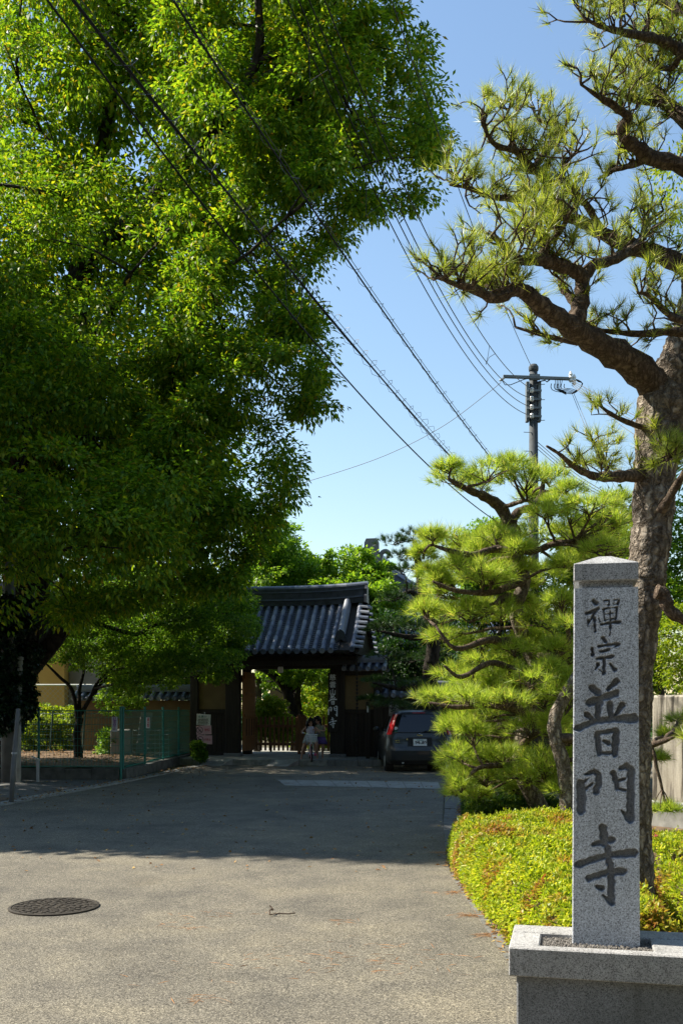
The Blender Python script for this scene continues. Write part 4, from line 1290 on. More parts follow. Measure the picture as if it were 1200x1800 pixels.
for py in (757, 762, 795):
    pass
for k, py in enumerate((678, 705, 741, 762, 795, 830)):
    s_ = -1 if k > 2 else 1
    mb = MB(); mb.tube([(0, -.1, uz(py)), (s_ * .34, -.12, uz(py) + .01)], .012, 5); mb.build('step_bolt', M['galv_dark'], pole)
for (px, py) in ((1000, 667), (1006, 672)):
    mb = MB(); mb.lathe([(.03, -.15), (.07, -.1), (.05, -.05), (.075, 0), (.05, .05), (.07, .1), (.02, .2)], (ux(px), -.18, uz(py)), 9); mb.build('insulator', M['porcelain'], pole)
mb = MB(); mb.tube([(ux(884), -.2, uz(668)), (ux(878), -.2, uz(671)), (ux(876), -.2, uz(673))], [.03, .05, .03], 7); mb.build('strain_clamp', M['galv'], pole)
# jumper loops
def loop_pts(c, r, a0, a1, n=14, sq=.6):
    return [(c[0] + r * math.cos(a0 + (a1 - a0) * k / n), c[1] + .1 * math.sin(k), c[2] + sq * r * math.sin(a0 + (a1 - a0) * k / n)) for k in range(n + 1)]
mb = MB()
for k in range(5):
    mb.tube(loop_pts((ux(1004 - k * 3), -.2, uz(680)), .28 + .05 * k, 3.0, 7.2), .013, 4)
    mb.tube([(ux(985 - k * 3), -.2, uz(672)), (ux(982 - k * 2), -.2, uz(688)), (ux(992), -.2, uz(693 + k))], .012, 4)
mb.tube([(0, -.2, uz(676)), (ux(955), -.2, uz(672)), (ux(958), -.2, uz(675)), (ux(966), -.2, uz(669))], .02, 5)
mb.tube([(ux(930), -.2, uz(668)), (ux(917), -.2, uz(671)), (ux(895), -.2, uz(680)), (ux(885), -.2, uz(680)), (ux(880), -.2, uz(672))], .013, 4)
mb.build('jumper_wires', M['wire'], pole)

def wire_path(imgpts, y_near_line, end):
    """image picks on a vertical plane through `end` (x, y) and the plan point y_near_line (x, y)"""
    x0, y0 = y_near_line; x1, y1 = end
    k = (x1 - x0) / (y1 - y0)
    out = []
    for px, py in imgpts:
        a = (px - 600.0) / F
        D = (x0 - k * y0) / (a - k)
        out.append(at(px, py, D))
    return out
def smooth_path(pts, n):
    """resample with a quadratic-ish Catmull-Rom"""
    P = [pts[0] * 2 - pts[1]] + list(pts) + [pts[-1] * 2 - pts[-2]]
    out = []
    for i in range(1, len(P) - 2):
        for k in range(n):
            t = k / n
            a, b, c, d = P[i - 1], P[i], P[i + 1], P[i + 2]
            out.append(0.5 * ((2 * b) + (c - a) * t + (2 * a - 5 * b + 4 * c - d) * t * t + (3 * b - a - 3 * c + d) * t ** 3))
    out.append(pts[-1]); return out
def fit_wire(imgpts, near, end3):
    """fit height as a quadratic of distance so that the wire sags evenly; runs on past the camera"""
    pts = wire_path(imgpts, near, (end3[0], end3[1]))
    ys = np.array([p.y for p in pts] + [end3[1]]); zs = np.array([p.z for p in pts] + [end3[2]])
    wt = np.ones(len(ys)); wt[-1] = 3
    A = np.polyfit(ys, zs, 2, w=wt)
    x0, y0 = near; k = (end3[0] - x0) / (end3[1] - y0)
    yy = np.linspace(end3[1], -1.0, 60)
    return [Vector((x0 + k * (y - y0), y, float(np.polyval(A, y)))) for y in yy]

# four supply lines and one top line
NP0 = (-.55, 14.0)
lines = [
    ([(502, 0), (560, 125), (590, 200), (660, 330), (720, 437), (774, 560), (816, 628), (868, 692)], 735, 'lowest'),
    ([(522, 0), (680, 340), (740, 468), (790, 560), (860, 660)], 720, 'second lowest'),
    ([(542, 0), (690, 340), (806, 560), (876, 668)], 704, 'third'),
    ([(570, 0), (769, 448), (828, 560), (868, 620), (912, 668)], 688, 'highest')]
for i, (ip, pyend, nm) in enumerate(lines):
    near = (NP0[0] + i * .16, NP0[1])
    pts = fit_wire(ip, near, (PX - .1, UD - .25, uz(pyend)))
    mb = MB(); mb.tube(pts, .0105, 5)
    # short twisted tail loops hanging off the line
    for t in ((18 + 5 * i) % 30 + 8,):
        c = pts[t]; d = (pts[t + 1] - pts[t]).normalized()
        mb.tube([c, c + Vector((-.16, .0, -.1)), c + Vector((-.2, .02, -.32)) + d * .2, c + d * .55 + Vector((-.08, 0, -.18)), c + d * .8], .007, 4)
    o = mb.build('power_line', M['wire'])
    setp(o, 'black supply wire to the pole rack, %s of the four parallel ones' % nm, 'wire', 'supply wires to the utility pole')
pts = fit_wire([(690, 0), (755, 200), (795, 310), (840, 415), (906, 584)], (.62, 14.0), (PX, UD, uz(652)))
mb = MB(); mb.tube(pts, .009, 5); setp(mb.build('ground_wire', M['wire']), 'single thin wire running to the very top of the utility pole', 'wire')
# telephone bundle with tight lashing rings
def lashed(name, label, imgpts, near, endpy, rad_helix, pitch, cable_r, strand_off, extra=None, upto=None):
    pts = fit_wire(imgpts, near, (PX, UD, uz(endpy)))
    fine = smooth_path(pts, 8)
    root = empty(name, pts[0], 0, label, 'cable')
    o0 = pts[0]
    mb = MB(); mb.tube([p - o0 for p in pts], cable_r, 6); mb.build('cable', M['wire'], root)
    mb = MB(); mb.tube([p - o0 + Vector((0, 0, strand_off)) for p in pts], .006, 4); mb.build('carrier_strand', M['wire_grey'], root)
    # lashing helix
    hl = []; s_acc = 0
    for i in range(len(fine) - 1):
        p = fine[i]; d = fine[i + 1] - p; L = d.length
        if p.y < 7: break
        side = d.cross(Vector((0, 0, 1))).normalized(); upv = side.cross(d).normalized()
        n = max(1, int(L / (pitch / 9)))
        for k in range(n):
            s_ = s_acc + L * k / n
            a = 2 * math.pi * s_ / pitch
            rr = rad_helix * (1 + .35 * math.sin(s_ * 1.7) * math.sin(s_ * .53 + 1))
            hl.append(p + d * (k / n) - o0 + side * (rr * math.cos(a)) + upv * (rr * math.sin(a) + strand_off * .5))
        s_acc += L
    mb = MB(); mb.tube(hl, .0042, 3, cap=False); h_ = mb.build('lashing_coil', M['wire_grey'], root)
    if extra:
        mb = MB()
        for off in extra: mb.tube([p - o0 + Vector(off) * (1 + .5 * math.sin(i * .7)) for i, p in enumerate(pts)], cable_r * .75, 5)
        mb.build('cable', M['wire'], root)
    return pts
lashed('telephone_cable', 'thick black telephone cable lashed with small rings, right one of the two bundles', [(305, 0), (440, 210), (600, 440), (700, 580), (855, 800)], (-1.7, 10), 893, .06, .62, .014, .085)
ptsA = lashed('telephone_cable', 'telephone cable bundle wound in a loose open spiral, left one of the two bundles', [(145, 0), (220, 120), (330, 260), (440, 395), (560, 530), (660, 650), (790, 800)], (-2.5, 9.8), 948, .10, .45, .011, .09, extra=[(.03, 0, -.06), (-.04, 0, .04)])
pts = fit_wire([(85, 0), (230, 200), (450, 470), (610, 670), (770, 840), (870, 910)], (-2.87, 9.8), (PX, UD, uz(950)))
mb = MB(); mb.tube(pts, .013, 6)
setp(mb.build('telephone_wire', M['wire']), 'single black telephone wire, lowest and leftmost of all the overhead lines', 'wire')
# drooping slack loop under the bundle
c = at(503, 470, 15.2)
mb = MB(); mb.tube(smooth_path([at(502, 465, 15.2), at(503, 520, 15.2), at(510, 555, 15.2), at(520, 560, 15.2), at(529, 540, 15.2), at(531, 495, 15.2)], 5), .006, 4)
setp(mb.build('slack_loop', M['wire']), 'thin slack loop of wire hanging below the spiral wound bundle', 'wire')
# thin wires leaving the cross arm
def far_wire(ip, Ds, r, label, grp=None):
    pts = smooth_path([at(px, py, D) for (px, py), D in zip(ip, Ds)], 6)
    mb = MB(); mb.tube(pts, r, 4)
    setp(mb.build('service_wire', M['wire_grey']), label, 'wire', grp)
far_wire([(880, 672), (858, 690), (780, 748), (690, 795), (600, 828), (500, 857), (400, 880), (330, 897)], [31.8, 32, 33, 34, 35, 36, 37, 38], .010, 'thin grey service wire leaving the left end of the cross arm across the sky')
for i in range(4):
    far_wire([(1004, 668 + 3 * i), (1060, 700 + 8 * i), (1110, 728 + 11 * i), (1170, 755 + 14 * i), (1260, 780 + 18 * i)], [31.8, 30, 28.5, 27, 25], .010, 'thin wire leaving the right end of the cross arm, %s from the top' % ['first', 'second', 'third', 'fourth'][i], 'wires leaving the right end of the cross arm')
for i in range(2):
    far_wire([(1004 + 3 * i, 690), (1030 + 5 * i, 755), (1060 + 7 * i, 820), (1100 + 9 * i, 890)], [31.9, 31, 30, 29], .010, 'thin drop wire slanting down from the cross arm end, %s one' % ('left' if i == 0 else 'right'), 'drop wires below the cross arm end')
for i in range(3):
    far_wire([(938, 772 + 6 * i), (1010, 832 + 6 * i), (1075, 872 + 5 * i), (1130, 905 + 6 * i)], [32, 31, 30, 29], .010, 'thin wire running down to the right behind the pine, %s of three' % ['upper', 'middle', 'lower'][i], 'wires running right from the pole')

# ================================================================== VEGETATION
def leaves(centers, dirs, length, width, ndir=None, droop=0.0, fold=0.25, jit=0.35, lenvar=0.3):
    """kite-shaped folded leaves: centers (N,3), dirs (N,3) -> (N,4,3)"""
    n = len(centers)
    d = unit(dirs + RNG.normal(0, jit, (n, 3)) + np.array([0, 0, -droop]))
    nr = (np.zeros((n, 3)) + (np.array([0, 0, 1.0]) if ndir is None else ndir)) + RNG.normal(0, 0.45, (n, 3))
    s = unit(np.cross(d, nr)); u = np.cross(s, d)
    L = (length * (1 + RNG.uniform(-lenvar, lenvar, n)))[:, None]; W = (width * (1 + RNG.uniform(-.25, .25, n)))[:, None]
    b = centers; t = centers + d * L
    mid = centers + d * L * 0.45
    out = np.stack([b, mid + s * W * .5 + u * W * fold, t - u * L * .08, mid - s * W * .5 + u * W * fold], 1)
    return out


def clump_leaves(clumps, nper, sub=14, L=.09, W=.045, droop=.5, flat=.75, sig=.17, shell=.55, updir=.35):
    """clumps: (K,4) x y z r. Leaves grow in sprays on each clump's shell"""
    K = len(clumps)
    c = np.repeat(clumps, sub, 0)
    dr = unit(RNG.normal(0, 1, (K * sub, 3)) + np.array([0, 0, updir]))
    rad = (shell + (1 - shell) * RNG.random(K * sub) ** .6)[:, None] * c[:, 3:4]
    sc = c[:, :3] + dr * rad * np.array([1, 1, flat])
    m = max(1, nper // sub)
    cc = np.repeat(sc, m, 0); dd = np.repeat(dr, m, 0); rr = np.repeat(c[:, 3], m)
    pos = cc + RNG.normal(0, 1, (len(cc), 3)) * (sig * rr)[:, None] * np.array([1, 1, .6])
    return leaves(pos, dd * .7 + unit(pos - cc) * .5, L, W, droop=droop)


def in_poly(px, py, poly):
    poly = np.array(poly, float); n = len(poly)
    r = np.zeros(px.shape, bool); j = n - 1
    for i in range(n):
        xi, yi = poly[i]; xj, yj = poly[j]
        c = ((yi > py) != (yj > py)) & (px < (xj - xi) * (py - yi) / (yj - yi + 1e-9) + xi)
        r ^= c; j = i
    return r


def poly_clumps(poly, n, Dfun, r0, r1, inset=.75, keep=None):
    """random clumps whose view falls inside an outline; Dfun gives the distance range"""
    poly = np.array(poly, float)
    lo, hi = poly.min(0), poly.max(0)
    out = []
    tries = 0
    while len(out) < n and tries < n * 60:
        tries += 1
        px, py = RNG.uniform(lo[0], hi[0]), RNG.uniform(lo[1], hi[1])
        D = Dfun(px, py); r = RNG.uniform(r0, r1)
        rp = r * F / D * inset
        a = np.arange(8) * math.pi / 4
        xs_, ys_ = px + rp * np.cos(a), py + rp * np.sin(a) * .8
        if not (in_poly(np.array([px]), np.array([py]), poly)[0] and in_poly(xs_, ys_, poly).sum() >= 7): continue
        p = at(px, py, D)
        if p.z < .2: continue
        if keep and not keep(p, r): continue
        out.append((p.x, p.y, p.z, r))
    return np.array(out)


SA = math.tan(SUN_EL); SAX, SAY = SUN_AZ[0] / _n, SUN_AZ[1] / _n
def ground_hit(p):
    t = p[2] / SA
    return p[0] - SAX * t, p[1] - SAY * t


def limb(mb, a, b, r0, r1, bend=.12, n=6, sides=7, rng=random):
    a = Vector(a); b = Vector(b); L = (b - a).length
    off = Vector((rng.uniform(-1, 1), rng.uniform(-1, 1), rng.uniform(-.3, 1))) * (bend * L)
    pts = []; rr = []
    for i in range(n + 1):
        t = i / n
        p = a.lerp(b, t) + off * (4 * t * (1 - t)) * .6 + Vector((rng.uniform(-1, 1), rng.uniform(-1, 1), rng.uniform(-1, 1))) * (.015 * L if 0 < i < n else 0)
        pts.append(p); rr.append(r0 + (r1 - r0) * t)
    mb.tube(pts, rr, sides)
    return pts


def make_tree(name, label, cat, base, trunk_pts, trunk_r, limbs, clumps, nper, lmat, bmat, L, W, group=None, sub=14, droop=.5, extra_limbs=10, flat=.75, sig=.17, shell=.55, sides=12, back=None, edge=None):
    base = Vector(base)
    root = empty(name, base, 0, label, cat, group)
    mb = MB()
    mb.tube([Vector(p) - base for p in trunk_pts], trunk_r, sides)
    nodes_ = [Vector(p) for p in trunk_pts[len(trunk_pts) // 2:]]
    for path, rr in limbs:
        pth = smooth_path([Vector(p) for p in path], 4) if len(path) > 2 else [Vector(p) for p in path]
        r_ = np.interp(np.linspace(0, 1, len(pth)), np.linspace(0, 1, len(rr)), rr)
        mb.tube([p - base for p in pth], list(r_), 8)
        nodes_ += pth[2:]
    # thinner limbs out to the clumps
    if len(clumps):
        sel = RNG.choice(len(clumps), min(extra_limbs, len(clumps)), replace=False)
        for i in sel:
            c = Vector(clumps[i][:3])
            nd = min(nodes_, key=lambda q: (q - c).length + (1.5 if q.z > c.z else 0))
            if (nd - c).length < 7:
                pts = limb(mb, nd - base, c - base, min(.05, .012 + .012 * (nd - c).length), .010, .12, 6, 5)
                nodes_ += [p + base for p in pts[2:-1:2]]
    mb_e = mb
    if len(clumps):
        q = clump_leaves(np.array(clumps), nper, sub, L, W, droop, flat, sig, shell)
        if back is not None: q = np.concatenate([q, clump_leaves(back, 322, 14, L * 1.85, W * 2.0, droop, .9, .22, .35)])
        if edge is not None:
            q = np.concatenate([q, clump_leaves(edge, 200, 25, L, W, droop, .8, .30, .15)])
            for i in RNG.choice(len(edge), 90, replace=False):
                c = Vector(edge[i][:3]); nd = min(nodes_, key=lambda q_: (q_ - c).length)
                if (nd - c).length < 4: limb(mb_e, nd - base, c - base, .016, .006, .15, 5, 4)
        me = fast_mesh('crown', q - np.array(base)[None, None, :], 4)
        link_mesh('crown', me, lmat, root)
    mb.build('trunk', bmat, root, smooth=True)
    return root


# ---- the great camphor tree on the left
OUT = [(-330, -420), (700, -420), (720, -60), (690, 20), (765, 85), (768, 200), (735, 330), (660, 335), (610, 330), (600, 400), (560, 408), (510, 430), (475, 455), (458, 520), (470, 582), (500, 600), (525, 575), (582, 632), (572, 690), (535, 752), (505, 745), (472, 730), (466, 800), (490, 850), (487, 900), (462, 935), (438, 990), (400, 1040), (300, 1060), (180, 1090), (90, 1130), (-40, 1150), (-330, 1120)]
def sun_keep(p, r):
    if p.x < -12.6 or p.z > 19: return False
    gx, gy = ground_hit(p)
    if 600 + F * p.x / p.y < -30 and gx > 2.2 and p.y < 27: return False
    edge = 9.95 - .26 * (gx - .6)
    if gy - r * .8 < edge and gx > -8: return False
    if gx > 1.4 - r * .3 and gx < 13 and gy < 13.9: return False
    return True
def Dcam(px, py):
    # bulging crown: nearer in the left and middle, farther along the right outline
    k = np.clip((px + 50) / 750, 0, 1)
    a = (HOR - py) / F
    d0 = (14.6 + 1.6 * k + .46 * (EYE - 3)) / (1 - .46 * a)
    return float(min(d0, 20.5) + 3.6 * RNG.random() ** 1.3)
cl = [poly_clumps(OUT, 250, Dcam, .5, 1.05, 1.2, sun_keep)]
SEC = [(250, -420), (690, -420), (700, -60), (675, 20), (745, 85), (748, 200), (720, 315), (600, 320), (580, 385), (510, 415), (455, 440), (440, 520), (450, 590), (525, 590), (565, 632), (555, 685), (530, 735), (470, 715), (448, 800), (470, 850), (468, 895), (440, 935), (410, 990), (300, 1040), (250, 900)]
cl.append(poly_clumps(SEC, 150, lambda a, b: float(RNG.uniform(17.5, 20.5)), .35, .75, 1.3, sun_keep))
# dense far side so that the sky shows only in small gaps
IN_ = [(-330, -420), (640, -420), (560, 300), (420, 380), (420, 560), (430, 700), (440, 840), (400, 960), (300, 1020), (60, 1060), (-330, 1060)]
backing = poly_clumps(IN_, 150, lambda a, b: float(RNG.uniform(22.5, 25)), 1.0, 1.5, .6, sun_keep)
# edge sprays
def edge_clumps(poly, n, D, r, jitter=10):
    P_ = np.array(poly, float); out = []
    seg = np.linalg.norm(np.roll(P_, -1, 0) - P_, axis=1); cum = np.cumsum(seg) / seg.sum()
    for _ in range(n):
        i = int(np.searchsorted(cum, RNG.random())); t = RNG.random()
        p = P_[i] * (1 - t) + P_[(i + 1) % len(P_)] * t
        c = P_.mean(0); v = c - p; v /= np.linalg.norm(v)
        rr = RNG.uniform(r * .6, r); dd = RNG.uniform(D[0], D[1])
        p = p + v * (rr * F / dd * 1.0) + RNG.normal(0, jitter * .6, 2)
        if p[1] > 1090 and p[0] > 100: continue
        w_ = at(p[0], p[1], dd)
        if sun_keep(w_, rr): out.append((w_.x, w_.y, w_.z, rr))
    return np.array(out)
edge = edge_clumps(OUT[1:-2], 330, (18.0, 21), .42, 16)
# upper left: shoulders nearer the camera, outside the frame too, which carry the road's shade
sh = []
tries = 0
while len(sh) < 240 and tries < 40000:
    tries += 1
    gx, gy = RNG.uniform(-7, 2.2), RNG.uniform(10.2, 19)
    z = RNG.uniform(5.5, 13.5); t = z / SA
    p = (gx + SAX * t, gy + SAY * t, z); r = RNG.uniform(.55, 1.0)
    px = 600 + F * p[0] / p[1]; py = HOR - F * (z - EYE) / p[1]
    if p[0] < -12.5 or p[1] < 10.5: continue
    if px + r * 1.6 * F / p[1] > -15: continue
    if not sun_keep(Vector(p), r): continue
    sh.append((p[0], p[1], p[2], r))
cl.append(np.array(sh))
offs = cl.pop()
sh = []; tries = 0
while len(sh) < 200 and tries < 40000:     # far side of the crown, which shades the forecourt
    tries += 1
    gx, gy = RNG.uniform(-9, 3.2), RNG.uniform(18.5, 30)
    z = RNG.uniform(6.0, 15); t = z / SA
    p = (gx + SAX * t, gy + SAY * t, z); r = RNG.uniform(.7, 1.2)
    px = 600 + F * p[0] / p[1]; py = HOR - F * (z - EYE) / p[1]
    if p[0] < -15 or p[1] < 19 or (gx < -5.5 and gy > 26) or (-5.5 < gx < 1.2 and 23 < gy < 27.2): continue
    if px > -20 and not in_poly(np.array([px + r * 70]), np.array([py]), IN_)[0]: continue
    sh.append((p[0], p[1], p[2], r))
offs = np.concatenate([offs, np.array(sh)])
backing = np.concatenate([backing, offs])
clumps = np.concatenate([c for c in cl if len(c)])
b0 = Vector((-8.35, 22.8, 0.25))
tr = [b0 - Vector((0, 0, .3)), b0, at(-22, 1290, 22.6), at(8, 1205, 22.4), at(48, 1130, 22.5), at(60, 900, 22.8), at(110, 700, 23), at(150, 420, 23.2), at(200, 150, 23.5)]
trr = [.75, .62, .52, .48, .46, .40, .33, .25, .14]
limbs_ = [([at(60, 900, 22.8), at(20, 760, 21.5), at(-60, 640, 20.5)], [.28, .2, .1]),
          ([at(95, 760, 22.9), at(200, 660, 21.8), at(330, 640, 21.2), at(470, 660, 21)], [.24, .18, .12, .06]),
          ([at(150, 420, 23.2), at(110, 340, 21), at(60, 336, 19)], [.2, .13, .05]),
          ([at(140, 470, 23.1), at(260, 360, 21.5), at(390, 215, 19.8), at(480, 185, 19), at(600, 165, 18.8)], [.22, .17, .13, .09, .04]),
          ([at(260, 360, 21.5), at(390, 240, 20), at(470, 262, 19.2), at(590, 290, 18.8)], [.15, .11, .08, .035]),
          ([at(390, 215, 19.4), at(450, 110, 19.2), at(455, 20, 19), at(440, -120, 18.8)], [.12, .10, .08, .05]),
          ([at(450, 110, 19.2), at(520, 80, 19), at(590, 70, 18.8)], [.07, .05, .03]),
          ([at(440, 150, 19.2), at(500, 110, 19), at(560, 60, 18.7)], [.06, .04, .02]),
          ([at(15, 1210, 22.3), at(55, 1165, 22), at(105, 1110, 21.5), at(140, 1040, 21)], [.34, .28, .2, .1]),
          ([at(200, 150, 23.5), at(180, 20, 23), at(240, -150, 22.5)], [.14, .1, .05]),
          ([at(110, 700, 23), at(190, 560, 20.5), at(230, 480, 19)], [.2, .12, .05])]
make_tree('camphor_tree', 'huge camphor tree with a dense green crown filling the upper left', 'tree', b0, tr, trr, limbs_, clumps, 540, M['leaf_camphor'], M['bark_dark'], .114, .053, sub=18, droop=.55, extra_limbs=120, back=backing, edge=edge)

# ---- V-trunk maple in the yard, crown hanging over the gate
MC = [(-20, 1120), (60, 1090), (130, 1030), (230, 1010), (330, 1000), (420, 1020), (457, 1065), (462, 1108), (436, 1150), (418, 1198), (370, 1202), (340, 1210), (300, 1212), (262, 1222), (235, 1232), (205, 1225), (180, 1205), (150, 1190), (110, 1180), (60, 1178), (20, 1185)]
mcl = poly_clumps(MC, 165, lambda a, b: float(RNG.uniform(23.5, 28)), .3, .6, .8, lambda p, r: True)
mcl = np.concatenate([mcl, poly_clumps([(325, 1200), (325, 1015), (400, 1008), (452, 1050), (462, 1090), (452, 1125), (428, 1160), (418, 1198), (370, 1206)], 70, lambda a, b: float(RNG.uniform(26.2, 27.4)), .25, .42, .9)])
mb0 = Vector((-6.75, 25.6, .3))
trm = [mb0 - Vector((0, 0, .1)), mb0, at(135, 1290, 25.5), at(141, 1262, 25.5)]
lm = [([at(138, 1275, 25.5), at(128, 1215, 25.4), at(105, 1190, 25.3), at(75, 1160, 25.2)], [.055, .05, .04, .02]),
      ([at(141, 1265, 25.5), at(140, 1215, 25.5), at(148, 1170, 25.6), at(135, 1100, 25.6)], [.055, .045, .035, .02]),
      ([at(143, 1255, 25.5), at(160, 1225, 25.5), at(175, 1195, 25.6), at(215, 1160, 25.8)], [.06, .05, .04, .02]),
      ([at(160, 1225, 25.5), at(200, 1180, 25.8), at(260, 1170, 26.1), at(330, 1150, 26.4), at(400, 1120, 26.5)], [.045, .04, .032, .024, .012]),
      ([at(150, 1090, 24.8), at(200, 1105, 25), at(240, 1115, 25.2), at(270, 1100, 25.4), at(330, 1085, 25.6), at(400, 1078, 25.8)], [.06, .055, .05, .045, .03, .015])]
make_tree('maple_tree', 'small forked maple in the dirt yard with fine leaves reaching over the gate roof', 'tree', mb0, trm, [.13, .12, .10, .09], lm, mcl, 430, M['leaf_maple'], M['bark_dark'], .070, .039, sub=14, droop=.35, extra_limbs=45, flat=.55)

# ---- ivy on the pole
ivc = []
for k in range(150):
    z = RNG.uniform(1.15, 3.9)
    rr = .20 + .38 * math.sin(min(1, (z - 1.0) / 1.6) * math.pi / 2) + .1 * math.sin(z * 5)
    a = RNG.uniform(0, 6.28)
    ivc.append((-.06 + rr * math.cos(a) * .95, rr * math.sin(a) * .8, z, .16))
qv = clump_leaves(np.array(ivc), 150, 10, .075, .065, .9, 1.0, .35, .4)
setp(link_mesh('ivy', fast_mesh('ivy', qv, 4), M['leaf_ivy'], up), kind='stuff')

# ---- background trees
def bg_tree(name, label, poly, n, D0, D1, r0, r1, nper, lm_, L, W, trunk_px, zb=0.0, group=None, cat='tree', limbs=(), bm='bark_grey', sub=12, el=14, tr_r=.14, keep=None):
    c = poly_clumps(poly, n, lambda a, b: float(RNG.uniform(D0, D1)), r0, r1, .7, keep)
    Dm = (D0 + D1) / 2
    top = np.array(c)[:, 2].max()
    b = Vector(((trunk_px - 600) / F * Dm, Dm, zb))
    tp_ = [b - Vector((0, 0, .2)), b + Vector((.05, 0, (top - zb) * .3)), b + Vector((-.05, .1, (top - zb) * .6)), b + Vector((.08, 0, (top - zb) * .85))]
    return make_tree(name, label, cat, b, tp_, [tr_r, tr_r * .85, tr_r * .6, tr_r * .25], list(limbs), c, nper, lm_, M[bm], L, W, group, sub=sub, droop=.4, extra_limbs=el)
bg_tree('garden_tree', 'sunlit bright green tree rising behind the left half of the gate roof', [(405, 1075), (425, 960), (455, 905), (480, 880), (512, 895), (526, 930), (522, 958), (560, 962), (575, 990), (560, 1075)], 70, 34.5, 38.5, .35, .7, 420, M['leaf_bright'], .13, .075, 452)
bg_tree('garden_tree', 'broad lime green tree behind the right half of the gate roof', [(540, 1080), (545, 985), (575, 968), (620, 962), (660, 985), (690, 1000), (712, 1040), (715, 1140), (650, 1150), (600, 1080)], 75, 33.5, 37.5, .35, .65, 420, M['leaf_bright'], .14, .08, 610)
bg_tree('garden_tree', 'leafy garden tree with forked leaning trunk seen through the gate opening', [(425, 1200), (430, 1160), (600, 1160), (600, 1200), (560, 1215), (520, 1200), (470, 1215)], 26, 35, 39, .35, .6, 360, M['leaf_bright'], .12, .07, 522, limbs=[([at(520, 1275, 35.6), at(512, 1240, 35.5), at(498, 1205, 35.4), at(470, 1180, 35.3), at(440, 1170, 35.2)], [.2, .19, .16, .12, .07]), ([at(505, 1220, 35.5), at(530, 1195, 35.6), at(545, 1160, 35.7)], [.13, .1, .06])], bm='bark_dark', tr_r=.3)
bg_tree('garden_shrub', 'bright yellow green shrub behind the left half of the picket fence', [(433, 1300), (433, 1228), (470, 1222), (500, 1232), (516, 1255), (520, 1300)], 36, 33, 34.6, .2, .4, 330, M['leaf_lime'], .10, .05, 475, cat='shrub', tr_r=.04)
bg_tree('garden_shrub', 'dark green shrub behind the right half of the picket fence', [(505, 1320), (510, 1220), (545, 1195), (600, 1200), (610, 1320)], 46, 38, 42, .35, .6, 330, M['leaf_camphor'], .12, .06, 560, cat='shrub', tr_r=.05)
bg_tree('garden_shrub', 'loose sunlit shrub beside the name board behind the two children', [(530, 1275), (535, 1225), (560, 1210), (585, 1215), (590, 1280)], 14, 36, 37.5, .2, .35, 200, M['leaf_lime'], .10, .04, 566, cat='shrub', tr_r=.04)
bg_tree('round_tree', 'round bright green tree top showing behind the upper pine pads', [(795, 1040), (800, 950), (820, 915), (850, 905), (885, 915), (905, 950), (910, 1040)], 40, 28, 31, .4, .65, 420, M['leaf_bright'], .11, .06, 850)
bg_tree('yard_hedge', 'sunlit leafy hedge growing behind the older fence of the yard', [(-60, 1325), (-60, 1250), (40, 1243), (110, 1247), (175, 1240), (178, 1325)], 75, 30.6, 32.2, .22, .42, 330, M['leaf_lime'], .10, .06, 80, cat='hedge', tr_r=.03)
bg_tree('yard_shrub', 'rounded shrub at the back right of the dirt yard', [(168, 1332), (170, 1290), (190, 1278), (210, 1283), (216, 1332)], 22, 27, 28, .12, .25, 260, M['leaf_maple'], .065, .04, 192, zb=.3, cat='shrub', tr_r=.03)
bg_tree('yard_shrub', 'small leafy branch tree hanging over the mesh fence corner', [(170, 1240), (180, 1210), (235, 1205), (260, 1225), (235, 1260), (190, 1262)], 18, 27.4, 28.6, .15, .3, 240, M['leaf_bright'], .07, .04, 200, zb=.3, cat='shrub', tr_r=.03)
bg_tree('clipped_bush', 'small clipped box bush at the foot of the left gate bay', [(337, 1352), (337, 1306), (342, 1302), (360, 1302), (363, 1310), (363, 1352)], 34, 27.2, 27.7, .08, .14, 220, M['leaf_maple'], .05, .03, 350, cat='bush', tr_r=.02)
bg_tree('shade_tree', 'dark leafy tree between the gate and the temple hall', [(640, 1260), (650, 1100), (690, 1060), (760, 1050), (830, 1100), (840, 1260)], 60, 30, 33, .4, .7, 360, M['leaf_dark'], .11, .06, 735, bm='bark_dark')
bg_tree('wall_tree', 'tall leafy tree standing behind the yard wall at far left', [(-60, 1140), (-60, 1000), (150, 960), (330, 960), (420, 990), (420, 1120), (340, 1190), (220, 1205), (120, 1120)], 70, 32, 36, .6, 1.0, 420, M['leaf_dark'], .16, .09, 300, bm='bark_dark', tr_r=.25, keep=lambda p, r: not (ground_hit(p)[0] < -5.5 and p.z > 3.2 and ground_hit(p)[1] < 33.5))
bg_tree('wall_tree', 'dark leafy tree just behind the tiled yard wall', [(160, 1235), (165, 1120), (230, 1060), (345, 1060), (352, 1212), (300, 1222), (230, 1228)], 60, 31, 33.5, .4, .7, 420, M['leaf_camphor'], .12, .07, 262, bm='bark_dark', tr_r=.12)
bg_tree('shade_tree', 'dark leafy tree behind the pines right of the parked car', [(960, 1250), (965, 960), (1010, 890), (1090, 880), (1150, 930), (1160, 1250)], 60, 18.5, 21, .5, .8, 380, M['leaf_camphor'], .11, .06, 1060, bm='bark_dark')
bg_tree('shade_tree', 'dark leafy tree at the corner behind the parked car', [(790, 1260), (800, 1000), (900, 960), (980, 1000), (980, 1260)], 50, 28, 30, .5, .9, 360, M['leaf_dark'], .13, .07, 880, bm='bark_dark')
